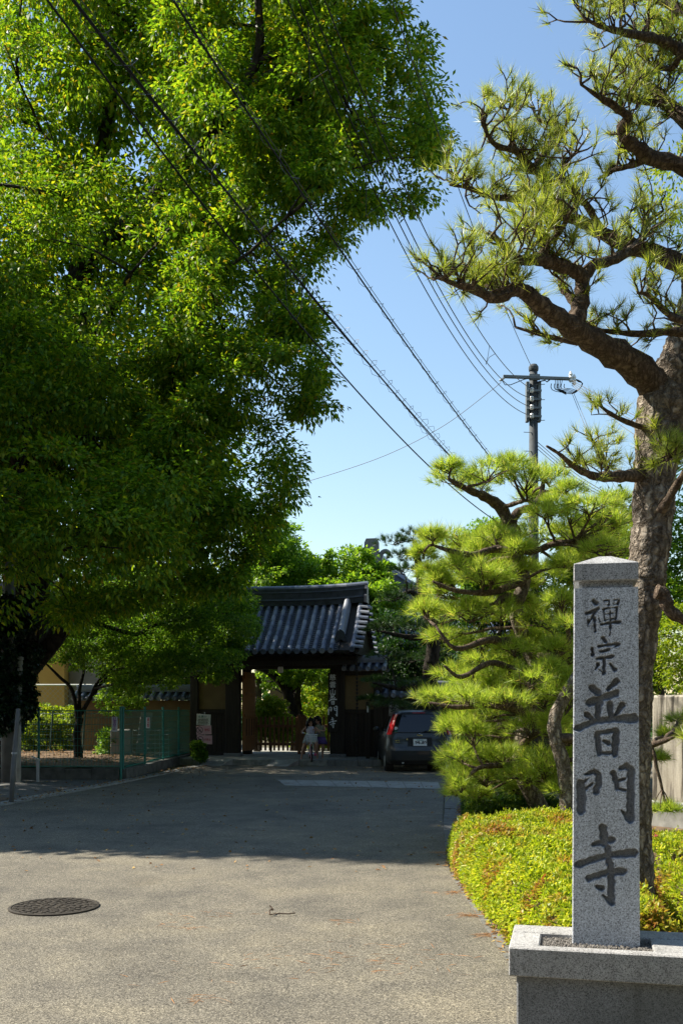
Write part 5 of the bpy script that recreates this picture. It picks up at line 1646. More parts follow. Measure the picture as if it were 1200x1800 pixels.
# right side
bg_tree('lime_tree', 'sunlit lime green tree behind the tall pine at the top right', [(1120, 430), (1135, 260), (1150, 100), (1140, -80), (1190, -200), (1420, -200), (1420, 430)], 60, 13.5, 15.5, .3, .55, 420, M['leaf_lime'], .085, .028, 1310, bm='bark_grey', tr_r=.12)
bg_tree('lime_shrub', 'bright yellow green shrub behind the weathered wall', [(1115, 1240), (1120, 1110), (1150, 1070), (1220, 1060), (1420, 1050), (1420, 1240)], 80, 14.2, 15.4, .25, .45, 420, M['leaf_lime'], .06, .022, 1260, cat='shrub', tr_r=.05)
bg_tree('green_shrub', 'mid green shrub mass behind the tall pine trunk', [(1050, 1220), (1050, 1000), (1110, 900), (1200, 880), (1400, 860), (1400, 1100), (1120, 1130), (1110, 1220)], 60, 15.6, 17, .35, .6, 420, M['leaf_bright'], .075, .04, 1160, cat='shrub', tr_r=.06)

# far wood: one mass behind everything
fc = []
for k in range(330):
    x = RNG.uniform(-60, 60); y = RNG.uniform(50, 66)
    h = 4.2 + 1.4 * math.sin(x * .21) + 1.0 * math.sin(x * .53 + 2)
    fc.append((x, y, RNG.uniform(.3, h), RNG.uniform(.9, 1.6)))
qf = clump_leaves(np.array(fc), 132, 12, .42, .27, .3, .8, .2, .4)
setp(link_mesh('far_wood', fast_mesh('far_wood', qf, 4), M['leaf_dark']), 'dark mass of far trees closing the view behind the temple', 'woods', kind='stuff')

# ---- clipped azalea hedges
def hedge(name, label, poly, h, nleaf, lm_, L=.036, W=.014, zfun=None, flowers=0, skirt=.0, zmin=.03):
    """poly in plan, top height h: leaf whorls over the top and the sides, with a twiggy core"""
    P_ = np.array(poly, float); lo, hi = P_.min(0), P_.max(0)
    def dist_edge(xy):
        d = np.full(len(xy), 1e9)
        for i in range(len(P_)):
            a, b = P_[i], P_[(i + 1) % len(P_)]
            e = b - a; t = np.clip(((xy - a) @ e) / (e @ e), 0, 1)
            d = np.minimum(d, np.linalg.norm(xy - a - t[:, None] * e, axis=1))
        return d
    def top(xy, d):
        x, y = xy[:, 0], xy[:, 1]
        z = h + .035 * np.sin(x * 5.1 + y * 2.2) + .03 * np.sin(y * 6.3 - x * 2.7) + .02 * np.sin(x * 13 + y * 11)
        if zfun is not None: z = z + zfun(x, y)
        rd = .16
        k = np.clip(1 - d / rd, 0, 1)
        return z - (1 - np.sqrt(np.maximum(0, 1 - k ** 2))) * .75 * h
    pos = []; dirs = []
    need = nleaf
    cen = P_.mean(0)
    while need > 0:
        xy = RNG.uniform(lo, hi, (need * 2, 2))
        ok = in_poly(xy[:, 0], xy[:, 1], P_); xy = xy[ok]
        d = dist_edge(xy)
        keepm = RNG.random(len(xy)) < np.where(d < .2, 1.0, .55)
        xy = xy[keepm][:need]; d = d[keepm][:need]
        zt = top(xy, d)
        near = (d < .12)
        z = np.where(near, RNG.uniform(zmin, 1, len(xy)) ** .8 * zt, zt - RNG.random(len(xy)) ** 2 * .09)
        # shoots standing a little proud
        z = z + np.where(RNG.random(len(xy)) < .08, RNG.uniform(0, .05, len(xy)), 0)
        out = xy - cen
        dr = np.concatenate([out / np.linalg.norm(out, axis=1, keepdims=True) * np.where(near, .9, .15)[:, None], np.where(near, .45, .55)[:, None]], 1)
        pos.append(np.concatenate([xy, z[:, None]], 1)); dirs.append(dr)
        need -= len(xy)
    pos = np.concatenate(pos); dirs = np.concatenate(dirs)
    b = Vector((cen[0], cen[1], 0))
    root = empty(name, b, 0, label, 'hedge')
    # whorls: several leaves from each point
    pw = np.repeat(pos, 3, 0) + RNG.normal(0, .006, (len(pos) * 3, 3)); dw = np.repeat(dirs, 3, 0)
    q = leaves(pw, dw, L, W, droop=0, fold=.2, jit=.7)
    link_mesh('foliage', fast_mesh('foliage', q - np.array(b)[None, None], 4), lm_, root)
    # core
    ng = 30
    mb = MB(); gx = np.linspace(lo[0], hi[0], ng); gy = np.linspace(lo[1], hi[1], ng)
    XY = np.array([(x, y) for y in gy for x in gx])
    ins = in_poly(XY[:, 0], XY[:, 1], P_); dd = dist_edge(XY)
    zt = np.where(ins & (dd > .07), np.maximum(top(XY, dd) - .10, .02), -.05)
    mb.add([(x - b.x, y - b.y, z) for (x, y), z in zip(XY, zt)], [(j * ng + i, j * ng + i + 1, (j + 1) * ng + i + 1, (j + 1) * ng + i) for j in range(ng - 1) for i in range(ng - 1)])
    mb.build('stems', M['twig_core'], root, smooth=True)
    if flowers:
        ii = RNG.choice(len(pos), flowers, replace=False)
        fp = pos[ii]
        fr = np.repeat(fp, 5, 0) + np.array([0, 0, .02])
        q = leaves(fr, np.tile(np.array([0, 0, .8]), (len(fr), 1)), .026, .022, jit=1.0)
        o = link_mesh('blossoms', fast_mesh('blossoms', q - np.array(b)[None, None], 4), M['flower'], root); o['kind'] = 'stuff'
    return root
hedge('azalea_hedge', 'clipped yellow green azalea hedge along the road beside the carved pillar', [(1.10, 5.25), (1.08, 6.4), (1.05, 8.0), (1.04, 9.2), (1.10, 10.3), (1.5, 10.75), (2.6, 10.6), (2.35, 8.0), (2.0, 6.4), (1.86, 5.30)], .44, 46000, M['leaf_azalea'], L=.036, W=.015)
hedge('azalea_hedge', 'azalea bushes dotted with pink blossoms right of the tall pine trunk', [(2.22, 6.2), (2.5, 8.2), (2.75, 10.4), (5.2, 10.2), (5.2, 6.2), (3.2, 5.35)], .38, 30000, M['leaf_azalea'], L=.036, W=.015, flowers=130, zfun=lambda x, y: .05 * np.sin(y * 3) - .05 * (y < 7) - .06 * (y > 9))
hedge('azalea_hedge', 'hedge strip beside the kerb beyond the sunlit azaleas, its shade put into darker leaf colour', [(1.36, 10.95), (1.62, 13.2), (2.0, 16.5), (2.9, 16.5), (2.8, 13.5), (2.7, 10.95)], .40, 20000, M['leaf_azalea_shade'], L=.045, W=.018)
# soil bed under the planting
sheet('planting_bed', [(1.15, 4.9), (1.16, 10.0), (1.30, 11.2), (1.86, 16.2), (2.0, 18.2), (2.6, 20.4), (6.5, 20.6), (9, 4.0), (2.4, 4.2)], .006, M['soil'])

# ---- pines
def tuft(pos, dirs, n, L, spread, w):
    """n needles round each shoot: (K*n, 3, 3) thin triangles"""
    K = len(pos)
    p = np.repeat(pos, n, 0); d = np.repeat(dirs, n, 0)
    off = RNG.random(len(p))
    nd = unit(d + RNG.normal(0, spread, (len(p), 3)))
    base = p - d * (off * L * .42)[:, None]
    ln = (L * RNG.uniform(.65, 1.1, len(p)))[:, None]
    tip = base + nd * ln + np.array([0, 0, -.06]) * ln * RNG.random((len(p), 1))
    s = unit(np.cross(nd, RNG.normal(0, 1, (len(p), 3)))) * w * .5
    return np.stack([base - s, base + s, tip], 1)


def pine(name, label, base, trunk, trunk_r, branches, pads, tufts_per_pad, needles, NL, nmat, twigmat, loose=(), nspread=.55, w=.0026, group=None, trunkmat=None, tsides=16, flatk=.5, cat='pine tree', sep_crown=True, rough=0.0):
    base = Vector(base)
    root = empty(name, base, 0, label, cat, group)
    tp_ = smooth_path([Vector(p) for p in trunk], 5)
    tr_ = list(np.interp(np.linspace(0, 1, len(tp_)), np.linspace(0, 1, len(trunk_r)), trunk_r))
    tr_ = [r * (1 + .05 * math.sin(i * 1.9) + random.uniform(-.02, .02)) for i, r in enumerate(tr_)]
    mb = MB()
    if rough:
        tp_ = smooth_path(tp_, 4); tr_ = list(np.interp(np.linspace(0, 1, len(tp_)), np.linspace(0, 1, len(tr_)), tr_))
    mb.tube([p - base for p in tp_], tr_, tsides)
    if rough:
        for i in range(len(tp_)):
            c0 = tp_[i] - base
            for k in range(tsides):
                v = Vector(mb.v[i * tsides + k]); mb.v[i * tsides + k] = tuple(c0 + (v - c0) * (1 + random.uniform(-rough, rough) + .03 * math.sin(i * 1.3 + k * 2.1)))
    mb.mi = 1; nd = []
    for path, rr in branches:
        pth = smooth_path([Vector(p) for p in path], 4) if len(path) > 2 else [Vector(p) for p in path]
        r_ = np.interp(np.linspace(0, 1, len(pth)), np.linspace(0, 1, len(rr)), rr)
        r_ = [x * (1 + .12 * math.sin(i * 2.3) + random.uniform(-.06, .06)) for i, x in enumerate(r_)]
        mb.tube([p - base for p in pth], r_, 8)
        nd += pth[2:]
    cand = nd + tp_[len(tp_) // 4:]
    TP = []; TD = []
    for (c, rx, rz) in pads:
        c = Vector(c)
        anchor = min(cand, key=lambda q: (q - c).length + (.5 if q.z > c.z + .1 else 0))
        pts = limb(mb, anchor - base, c - base + Vector((0, 0, -rz * .5)), .012 + .014 * min(1.2, (anchor - c).length), .010, .14, 6, 6)
        hub = [p + base for p in pts[-3:]]
        for k in range(tufts_per_pad):
            a = random.uniform(0, 6.283); q = math.sqrt(random.random())
            h = random.random()
            tipp = c + Vector((math.cos(a) * q * rx, math.sin(a) * q * rx, (math.sqrt(max(0, 1 - q * q)) * (1 - flatk * h) - .35) * rz))
            out = Vector((math.cos(a) * q, math.sin(a) * q, .55 + .5 * (1 - q))).normalized()
            TP.append(tipp); TD.append(out)
            if k % 4 == 0:
                h0 = random.choice(hub)
                limb(mb, h0 - base, tipp - base, .007, .0035, .15, 3, 4)
    for (path, r0, cnt, ln) in loose:
        pth = smooth_path([Vector(p) for p in path], 4)
        for k in range(int(cnt * .9)):
            i = random.randrange(int(len(pth) * .1), len(pth))
            p = pth[i]
            d = Vector((random.uniform(-1, 1), random.uniform(-1, 1), random.uniform(-.15, 1.1))).normalized()
            L = ln * random.uniform(.5, 1.15)
            seg = [p]; q = d.copy()
            for s_ in range(4):
                q = (q + Vector((random.uniform(-.95, .95), random.uniform(-.95, .95), random.uniform(-.45, .8)))).normalized()
                seg.append(seg[-1] + q * (L / 4))
            mb.tube([s_ - base for s_ in seg], [r0, r0 * .85, r0 * .7, r0 * .55, r0 * .4], 5)
            TP.append(seg[-1]); TD.append((q + Vector((0, 0, .35))).normalized())
            for e in range(random.choice((1, 2, 2, 3))):
                j = random.choice((1, 2, 3, 3))
                sd = (q + Vector((random.uniform(-1, 1), random.uniform(-1, 1), random.uniform(0, 1)))).normalized()
                e_ = seg[j] + sd * L * random.uniform(.2, .4)
                mb.tube([seg[j] - base, (seg[j] + e_) / 2 - base + Vector((0, 0, .01)), e_ - base], [r0 * .6, r0 * .5, r0 * .35], 4)
                TP.append(e_); TD.append((sd + Vector((0, 0, .5))).normalized())
    TPn = np.array([tuple(p) for p in TP]); TDn = np.array([tuple(p) for p in TD])
    # pale candle shoots at the tips
    for p, d in zip(TP[::2], TD[::2]):
        mb.tube([p - base - d * .02, p - base + d * .035], [.0045, .002], 3, cap=False)
    mb.build('trunk', [trunkmat or M['bark_pine'], twigmat], root, smooth=True)
    q = tuft(TPn, TDn, needles, NL, nspread, w)
    link_mesh('crown', fast_mesh('needles', q - np.array(base)[None, None], 3), nmat, root)
    return root

def dj(a=.8): return random.uniform(-a, a)
# pine with flat pads beyond the pillar
DP = 11.5
padsA = [(1000, 905, 45, 18), (1040, 930, 50, 22), (1085, 912, 40, 18), (1062, 965, 45, 22), (1022, 978, 40, 20), (1092, 975, 36, 22), (1000, 860, 30, 14), (800, 838, 45, 22), (790, 820, 25, 12), (860, 828, 50, 24), (835, 850, 40, 18), (920, 842, 50, 28), (965, 838, 38, 24), (900, 815, 30, 14),
         (935, 872, 30, 14), (955, 900, 36, 15), (1060, 915, 40, 18), (1035, 890, 55, 20), (985, 885, 35, 16), (1080, 880, 35, 18),
         (785, 950, 50, 24), (760, 940, 25, 14), (830, 955, 45, 22), (870, 945, 45, 22), (940, 940, 50, 28), (1010, 940, 60, 28), (1070, 935, 40, 25),
         (760, 1005, 30, 16), (790, 1010, 50, 26), (850, 1010, 60, 28), (905, 1000, 40, 20), (950, 1010, 45, 25), (1000, 985, 45, 20),
         (745, 1070, 28, 16), (775, 1078, 45, 26), (825, 1075, 55, 28), (880, 1075, 45, 26), (965, 1085, 45, 28), (930, 1070, 30, 20), (990, 1060, 40, 20),
         (780, 1118, 36, 16), (830, 1130, 45, 20), (960, 1130, 45, 30), (860, 1160, 50, 22), (905, 1140, 40, 20), (1000, 1150, 35, 24),
         (800, 1180, 40, 20), (830, 1195, 40, 18), (875, 1190, 50, 22), (940, 1190, 50, 25), (1000, 1200, 30, 22),
         (745, 1226, 28, 12), (775, 1222, 38, 16), (825, 1225, 50, 20), (890, 1230, 50, 24), (960, 1230, 45, 26),
         (795, 1278, 28, 16), (830, 1282, 30, 18), (865, 1290, 50, 25), (930, 1280, 45, 25), (980, 1280, 30, 25),
         (805, 1322, 32, 20), (840, 1325, 40, 20), (885, 1330, 50, 25), (950, 1335, 48, 26), (990, 1330, 30, 24),
         (812, 1370, 30, 18), (855, 1368, 48, 20), (925, 1362, 45, 20), (985, 1372, 28, 26), (838, 1396, 32, 13), (800, 1392, 18, 10)]
PAO = [(735, 930), (800, 925), (900, 915), (1000, 915), (1010, 1400), (930, 1395), (800, 1390), (790, 1300), (760, 1250), (800, 1150), (735, 1080), (745, 1000)]
k_ = 0
while k_ < 50:
    px, py = random.uniform(735, 1010), random.uniform(930, 1395)
    if in_poly(np.array([px]), np.array([py]), PAO)[0]:
        padsA.append((px, py, random.uniform(18, 36), random.uniform(11, 20))); k_ += 1
pads = []
for (px, py, rx, ry) in padsA:
    D = DP + dj(.85)
    pads.append((at(px, py, D), rx / F * D * 1.05, ry / F * D * 1.5))
trunkA = [at(962, 1452, 11.5), at(948, 1420, 11.5), at(925, 1380, 11.5), at(912, 1330, 11.5), at(925, 1255, 11.6), at(942, 1180, 11.6), at(920, 1125, 11.6), at(906, 1070, 11.5), at(921, 1020, 11.5), at(904, 969, 11.4), at(896, 923, 11.4)]
trunkA[0].z = .0
W_ = lambda px: px / F * DP
brA = [([at(896, 925, 11.4), at(880, 893, 11.4), at(855, 875, 11.3), at(825, 862, 11.2), at(788, 842, 11.1)], [W_(11), W_(11), W_(8), W_(6), W_(3)]),
       ([at(896, 925, 11.4), at(910, 900, 11.5), at(935, 890, 11.6), at(950, 870, 11.7), at(955, 840, 11.7)], [W_(9), W_(8), W_(6), W_(5), W_(3)]),
       ([at(880, 893, 11.4), at(905, 885, 11.2), at(925, 880, 11.1), at(940, 885, 11.1)], [W_(5), W_(4), W_(3), W_(2)]),
       ([at(904, 969, 11.4), at(870, 965, 11.1), at(830, 975, 10.9), at(790, 968, 10.8), at(760, 958, 10.8)], [W_(8), W_(7), W_(5), W_(4), W_(2)]),
       ([at(904, 969, 11.4), at(940, 968, 11.3), at(975, 955, 11.2), at(1010, 950, 11.1)], [W_(7), W_(6), W_(5), W_(3)]),
       ([at(921, 1020, 11.5), at(895, 1030, 11.2), at(860, 1042, 11.0), at(800, 1038, 10.9), at(760, 1022, 10.8)], [W_(8), W_(7), W_(5), W_(4), W_(2)]),
       ([at(912, 1055, 11.5), at(890, 1050, 11.1), at(872, 1060, 10.9)], [W_(10), W_(8), W_(5)]),
       ([at(920, 1125, 11.6), at(885, 1128, 11.2), at(855, 1125, 11.0), at(800, 1140, 10.8), at(765, 1100, 10.8)], [W_(9), W_(8), W_(6), W_(4), W_(2)]),
       ([at(930, 1150, 11.6), at(965, 1155, 11.2), at(1000, 1140, 11.0)], [W_(8), W_(7), W_(4)]),
       ([at(942, 1180, 11.6), at(900, 1175, 11.2), at(860, 1165, 11.0), at(810, 1190, 10.9), at(780, 1170, 10.8)], [W_(8), W_(6), W_(5), W_(4), W_(2)]),
       ([at(925, 1255, 11.6), at(880, 1235, 11.1), at(840, 1240, 10.9), at(800, 1243, 10.8), at(755, 1235, 10.8)], [W_(8), W_(6), W_(5), W_(4), W_(2)]),
       ([at(915, 1310, 11.5), at(945, 1290, 11.1), at(965, 1295, 10.9)], [W_(7), W_(5), W_(3)]),
       ([at(915, 1340, 11.5), at(880, 1345, 11.0), at(840, 1350, 10.8), at(812, 1380, 10.8)], [W_(7), W_(5), W_(4), W_(2)]),
       ([at(918, 1360, 11.5), at(950, 1372, 11.0), at(985, 1390, 10.8)], [W_(6), W_(4), W_(2)])]
pine('black_pine', 'cloud pruned black pine with flat sunlit needle pads between the car and the pillar', trunkA[0], trunkA, [W_(17), W_(16), W_(14), W_(13), W_(13), W_(14), W_(13), W_(12), W_(11), W_(9), W_(10)], brA, pads, 44, 26, .15, M['needle'], M['bark_twig'], w=.0058, nspread=.62)
# its neighbour, mostly behind the pillar
DB = 10.4
tB = [at(1000, 1440, DB), at(996, 1400, DB), at(988, 1340, DB), at(976, 1297, DB), at(975, 1260, DB), at(1000, 1210, DB), at(1035, 1150, DB), at(1045, 1080, DB), at(1040, 1010, DB)]
tB[0].z = 0
padsB = [(at(px, py, DB + dj(.5)), rx / F * DB, ry / F * DB) for px, py, rx, ry in ((985, 1215, 40, 25), (1000, 1300, 35, 22), (975, 1350, 30, 22), (1010, 1095, 40, 22), (985, 1385, 28, 18), (1150, 1330, 22, 8), (1180, 1290, 30, 14), (1170, 1420, 25, 8), (1195, 1265, 30, 16))]
pine('black_pine', 'slimmer pine mostly hidden behind the carved pillar', tB[0], tB, [.085, .08, .075, .075, .07, .065, .055, .045, .03], [([tB[3], at(1060, 1300, 10.2), at(1120, 1310, 10.0), at(1150, 1308, 9.9), at(1185, 1295, 9.8)], [.05, .045, .04, .03, .015])], padsB, 40, 28, .14, M['needle'], M['bark_twig'], w=.0052, nspread=.6)

# second trunk under pine A, its shade put into dark bark and needles
tC = [at(897, 1430, 12.6), at(898, 1400, 12.6), at(906, 1365, 12.5), at(890, 1300, 12.5), at(870, 1260, 12.6)]
tC[0].z = 0
padsC = [(at(px, py, 12.8 + dj(.4)), rx / F * 12.8, ry / F * 12.8) for px, py, rx, ry in ((850, 1260, 50, 25), (900, 1300, 45, 22), (840, 1330, 40, 22), (880, 1210, 45, 22), (820, 1310, 30, 20), (930, 1400, 45, 16), (880, 1400, 40, 14))]
pine('black_pine', 'low pine behind the sunlit pine, its shade put into dark bark and needles', tC[0], tC, [.11, .10, .09, .08, .05], [], padsC, 36, 26, .15, M['needle_shade'], M['bark_dark'], w=.006, nspread=.6, trunkmat=M['bark_dark'])

# pine right of the gate, dark colours carrying its shade
DG = 25.5
tG = [at(765, 1330, DG), at(762, 1260, DG), at(755, 1190, DG), at(762, 1120, DG), at(745, 1060, DG), at(735, 990, DG), at(728, 950, DG)]
tG[0].z = 0
padsG = [(at(px, py, DG + dj(1.0)), rx / F * DG, ry / F * DG) for px, py, rx, ry in ((690, 950, 32, 16), (725, 940, 34, 18), (755, 955, 30, 18), (705, 975, 30, 14), (740, 985, 40, 20), (720, 1035, 35, 18), (690, 1050, 28, 14), (690, 1095, 40, 16), (665, 1105, 26, 12), (725, 1100, 36, 18), (710, 1000, 26, 14), (755, 1060, 36, 24),
         (680, 1150, 36, 14), (715, 1160, 40, 18), (660, 1195, 26, 9), (690, 1205, 44, 16), (735, 1205, 40, 18), (650, 1228, 26, 8), (690, 1238, 40, 14), (735, 1245, 44, 18), (760, 1150, 30, 22))]
pine('black_pine', 'pine between the gate and the parked car, coloured dark for its shade', tG[0], tG, [.21, .2, .19, .17, .14, .1, .06], [([tG[3], at(720, 1120, 25), at(670, 1110, 24.8)], [.09, .07, .03]), ([tG[2], at(710, 1210, 25), at(655, 1200, 24.6)], [.09, .07, .03]), ([tG[4], at(720, 1040, 25.2), at(695, 1055, 25)], [.08, .06, .03])], padsG, 46, 44, .16, M['needle_shade'], M['bark_dark'], w=.006, trunkmat=M['bark_dark'])

# the tall pine behind the pillar
DT = 6.5
def tl(pts, D=DT, spread=0.0):
    return [at(x, y, D + spread * i / max(1, len(pts) - 1)) for i, (x, y) in enumerate(pts)]
px_ = lambda v: v / F * DT
trunkT = tl([(1116, 1640), (1110, 1500), (1108, 1350), (1112, 1200), (1126, 1080), (1137, 1000), (1147, 900), (1152, 800), (1164, 715), (1196, 640), (1222, 560), (1236, 430), (1242, 300), (1240, 150), (1232, 0), (1225, -140)])
trunkT[0].z = 0.0
tR = [px_(v) for v in (37, 35, 33, 33, 33, 33, 35, 36, 44, 40, 34, 30, 26, 22, 18, 14)]
B = []; LS = []
def br(pts, radii, D0=DT, sp=0.0, tw=0, ln=.34, tr0=.0075):
    p = [at(x, y, D0 + sp * i / max(1, len(pts) - 1) - max(0, 1150 - x) / 400 * .6) for i, (x, y) in enumerate(pts)]
    B.append((p, [px_(v) for v in radii]))
    if tw: LS.append((p, tr0, tw, ln))
br([(1162, 690), (1110, 640), (1050, 605), (1000, 572), (960, 546), (925, 515)], [30, 26, 21, 18, 15, 11], DT, -.5)
br([(925, 515), (905, 508), (870, 524), (832, 508), (796, 498), (770, 488)], [11, 10, 9, 7, 4, 2], DT - .5, -.2, 46, .26)
br([(925, 515), (890, 512), (850, 500), (815, 478)], [8, 7, 4, 2], DT - .5, .4, 26, .25)
br([(1005, 572), (1015, 552), (1022, 515), (1024, 490), (1043, 464)], [17, 15, 13, 12, 9], DT - .3, 0)
br([(1024, 490), (1008, 475), (970, 462), (947, 456), (909, 456), (886, 432), (862, 415)], [11, 11, 11, 10, 7, 5, 2], DT - .3, -.4, 42, .30)
br([(1043, 464), (1066, 460), (1100, 445), (1123, 425), (1132, 405), (1139, 388), (1165, 370)], [8, 9, 8, 7, 5, 4, 2], DT - .3, .4, 26, .30)
br([(950, 456), (958, 430), (945, 410), (935, 395), (938, 372)], [9, 8, 6, 5, 2], DT - .5, .2, 22, .28)
br([(958, 430), (975, 418), (989, 398), (998, 380), (1005, 368)], [6, 5, 4, 3, 2], DT - .4, -.3, 18, .26)
br([(1018, 545), (1000, 520), (985, 500), (988, 475), (975, 465)], [8, 7, 6, 4, 2], DT - .25, .2, 8, .22)
br([(1240, 480), (1200, 466), (1154, 446), (1108, 433), (1058, 410), (1024, 391), (978, 376), (947, 358), (915, 345)], [19, 18, 16, 15, 13, 11, 8, 6, 3], DT + .2, .5, 38, .32)
br([(985, 378), (965, 345), (955, 310), (932, 296), (909, 295)], [8, 7, 8, 9, 5], DT + .6, 0, 12, .26)
br([(932, 296), (916, 276), (905, 264), (874, 257), (855, 235), (849, 212)], [8, 7, 6, 5, 3, 2], DT + .6, -.3, 34, .27)
br([(940, 296), (948, 280), (970, 254), (985, 238), (974, 220), (947, 211), (935, 190)], [8, 7, 6, 6, 5, 3, 2], DT + .6, .3, 34, .27)
br([(905, 264), (898, 235), (890, 205), (900, 180)], [5, 4, 3, 1.5], DT + .5, .2, 22, .24)
br([(947, 358), (900, 350), (860, 345), (820, 330), (790, 325)], [6, 6, 5, 3, 2], DT + .5, -.2, 40, .26)
br([(1058, 410), (1030, 360), (1000, 330), (985, 300), (1010, 270)], [7, 6, 5, 3, 2], DT + .4, -.3, 26, .28)
br([(1240, 320), (1200, 292), (1142, 277), (1123, 262), (1100, 246), (1092, 222), (1105, 207), (1085, 192), (1054, 172), (1020, 148)], [16, 15, 13, 12, 10, 9, 8, 6, 4, 2], DT + .1, -.4, 40, .30)
br([(1142, 277), (1110, 290), (1075, 300), (1050, 315)], [8, 6, 4, 2], DT, .4, 18, .28)
br([(1240, 240), (1200, 208), (1169, 180), (1154, 161), (1131, 142), (1116, 115), (1100, 100)], [14, 13, 11, 9, 7, 5, 2], DT, .4, 34, .30)
br([(1169, 180), (1130, 178), (1105, 172), (1080, 155), (1050, 130)], [6, 6, 5, 3, 2], DT + .2, -.3, 26, .28)
br([(1235, 110), (1190, 85), (1150, 68), (1100, 58), (1060, 48), (1030, 35)], [12, 10, 8, 6, 4, 2], DT, -.3, 44, .30)
br([(1232, 40), (1180, 10), (1130, -5), (1090, 10), (1060, 10)], [10, 8, 6, 4, 2], DT, .4, 36, .32)
br([(1200, 80), (1180, 120), (1140, 110), (1120, 90)], [7, 5, 4, 2], DT - .1, .3, 24, .28)
br([(1238, 590), (1180, 583), (1123, 587), (1066, 582), (1040, 575)], [9, 8, 6, 4, 2], DT - .3, .2, 20, .24)
br([(1230, 560), (1185, 560), (1140, 520), (1120, 515)], [8, 6, 4, 2], DT - .5, 0, 18, .24)
br([(1050, 605), (1000, 600), (950, 588), (905, 575)], [6, 5, 4, 2], DT - .1, .3, 20, .22)
br([(1140, 832), (1108, 836), (1068, 838), (1040, 836), (1008, 820), (985, 800), (960, 784)], [14, 11, 9, 7, 5, 3, 2], DT, -.4, 18, .20, .0055)
br([(1068, 836), (1060, 805), (1045, 780), (1030, 770)], [5, 4, 3, 1.5], DT, .2, 14, .18, .0055)
br([(1150, 752), (1124, 750), (1080, 732), (1052, 712)], [7, 5, 4, 2], DT, -.2, 9, .18, .0055)
br([(1152, 1040), (1165, 1045), (1178, 1075), (1215, 1092), (1250, 1080)], [13, 12, 11, 10, 7], DT - .2, 0, 0)
br([(1160, 900), (1190, 850), (1220, 800)], [8, 6, 4], DT - .6, -.2, 0)
LS.append((tl([(1165, 815), (1185, 800), (1215, 790), (1240, 800)], DT - .8), .006, 34, .16))
LS.append((tl([(1190, 1320), (1215, 1300)], DT - .5), .005, 6, .12))
pine('black_pine', 'tall leaning pine with plated bark and open twisting branches behind the pillar', trunkT[0], trunkT, tR, B, [], 0, 26, .10, M['needle_tall'], M['bark_twig'], LS, nspread=.58, w=.0034, tsides=26, rough=.05)

# ================================================================== PARKED CAR
car = empty('parked_car', (1.93, 24.45, 0), R(1.5), 'dark grey compact hatchback parked with its rear to the camera, plate 29-82', 'car')
ZS = [0.20, 0.28, 0.40, 0.52, 0.60, 0.62, 0.70, 0.80, 0.90, 0.96, 1.00, 1.10, 1.20, 1.30, 1.38, 1.44, 1.49, 1.525, 1.54]
def interp(z, xs, ys): return float(np.interp(z, xs, ys))
def c_w(z): return interp(z, [.2, .3, .5, .7, .9, 1.0, 1.2, 1.38, 1.46, 1.52, 1.54], [.78, .825, .845, .845, .835, .80, .735, .665, .62, .54, .44])
def c_yr(z): return interp(z, [.2, .3, .42, .56, .62, .70, .90, .98, 1.2, 1.4, 1.47, 1.52, 1.54], [.10, .03, .0, .0, .035, .055, .085, .11, .20, .30, .34, .48, .75])
def c_yf(z): return interp(z, [.2, .4, .65, .8, .9, .95, 1.2, 1.4, 1.5, 1.54], [3.98, 4.05, 4.0, 3.8, 3.3, 3.05, 2.55, 2.1, 1.75, 1.4])
CR = .26
def ring(z, n=9):
    w_, y0, y1 = c_w(z), c_yr(z), c_yf(z)
    r = min(CR, w_ * .6)
    rf = min(.5, w_ * .7)
    pts = []
    for k in range(n):   # rear left corner -> rear right corner and round
        a = math.pi + (math.pi / 2) * k / (n - 1); pts.append((-w_ + r + r * math.cos(a), y0 + r + r * math.sin(a)))
    for k in range(1, 5): pts.append((-w_ + r + (2 * w_ - 2 * r) * k / 5, y0))
    for k in range(n):
        a = -math.pi / 2 + (math.pi / 2) * k / (n - 1); pts.append((w_ - r + r * math.cos(a), y0 + r + r * math.sin(a)))
    for k in range(n):
        a = (math.pi / 2) * k / (n - 1); pts.append((w_ - rf + rf * math.cos(a), y1 - rf + rf * math.sin(a)))
    for k in range(n):
        a = math.pi / 2 + (math.pi / 2) * k / (n - 1); pts.append((-w_ + rf + rf * math.cos(a), y1 - rf + rf * math.sin(a)))
    return pts
def rear_y(x, z):
    w_, y0 = c_w(z), c_yr(z); r = min(CR, w_ * .6); dx = abs(x) - (w_ - r)
    return y0 + (r - math.sqrt(max(0, r * r - dx * dx)) if dx > 0 else 0)
mb = MB(); vs = []; fs = []
rings = [ring(z) for z in ZS]; nr_ = len(rings[0])
for z, rg in zip(ZS, rings): vs += [(x, y, z) for x, y in rg]
for j in range(len(ZS) - 1):
    for i in range(nr_):
        i2 = (i + 1) % nr_; fs.append((j * nr_ + i, j * nr_ + i2, (j + 1) * nr_ + i2, (j + 1) * nr_ + i))
fs.append(tuple(range(nr_ - 1, -1, -1))); fs.append(tuple((len(ZS) - 1) * nr_ + i for i in range(nr_)))
mb.add(vs, fs); mb.build('body', M['car'], car, smooth=True)
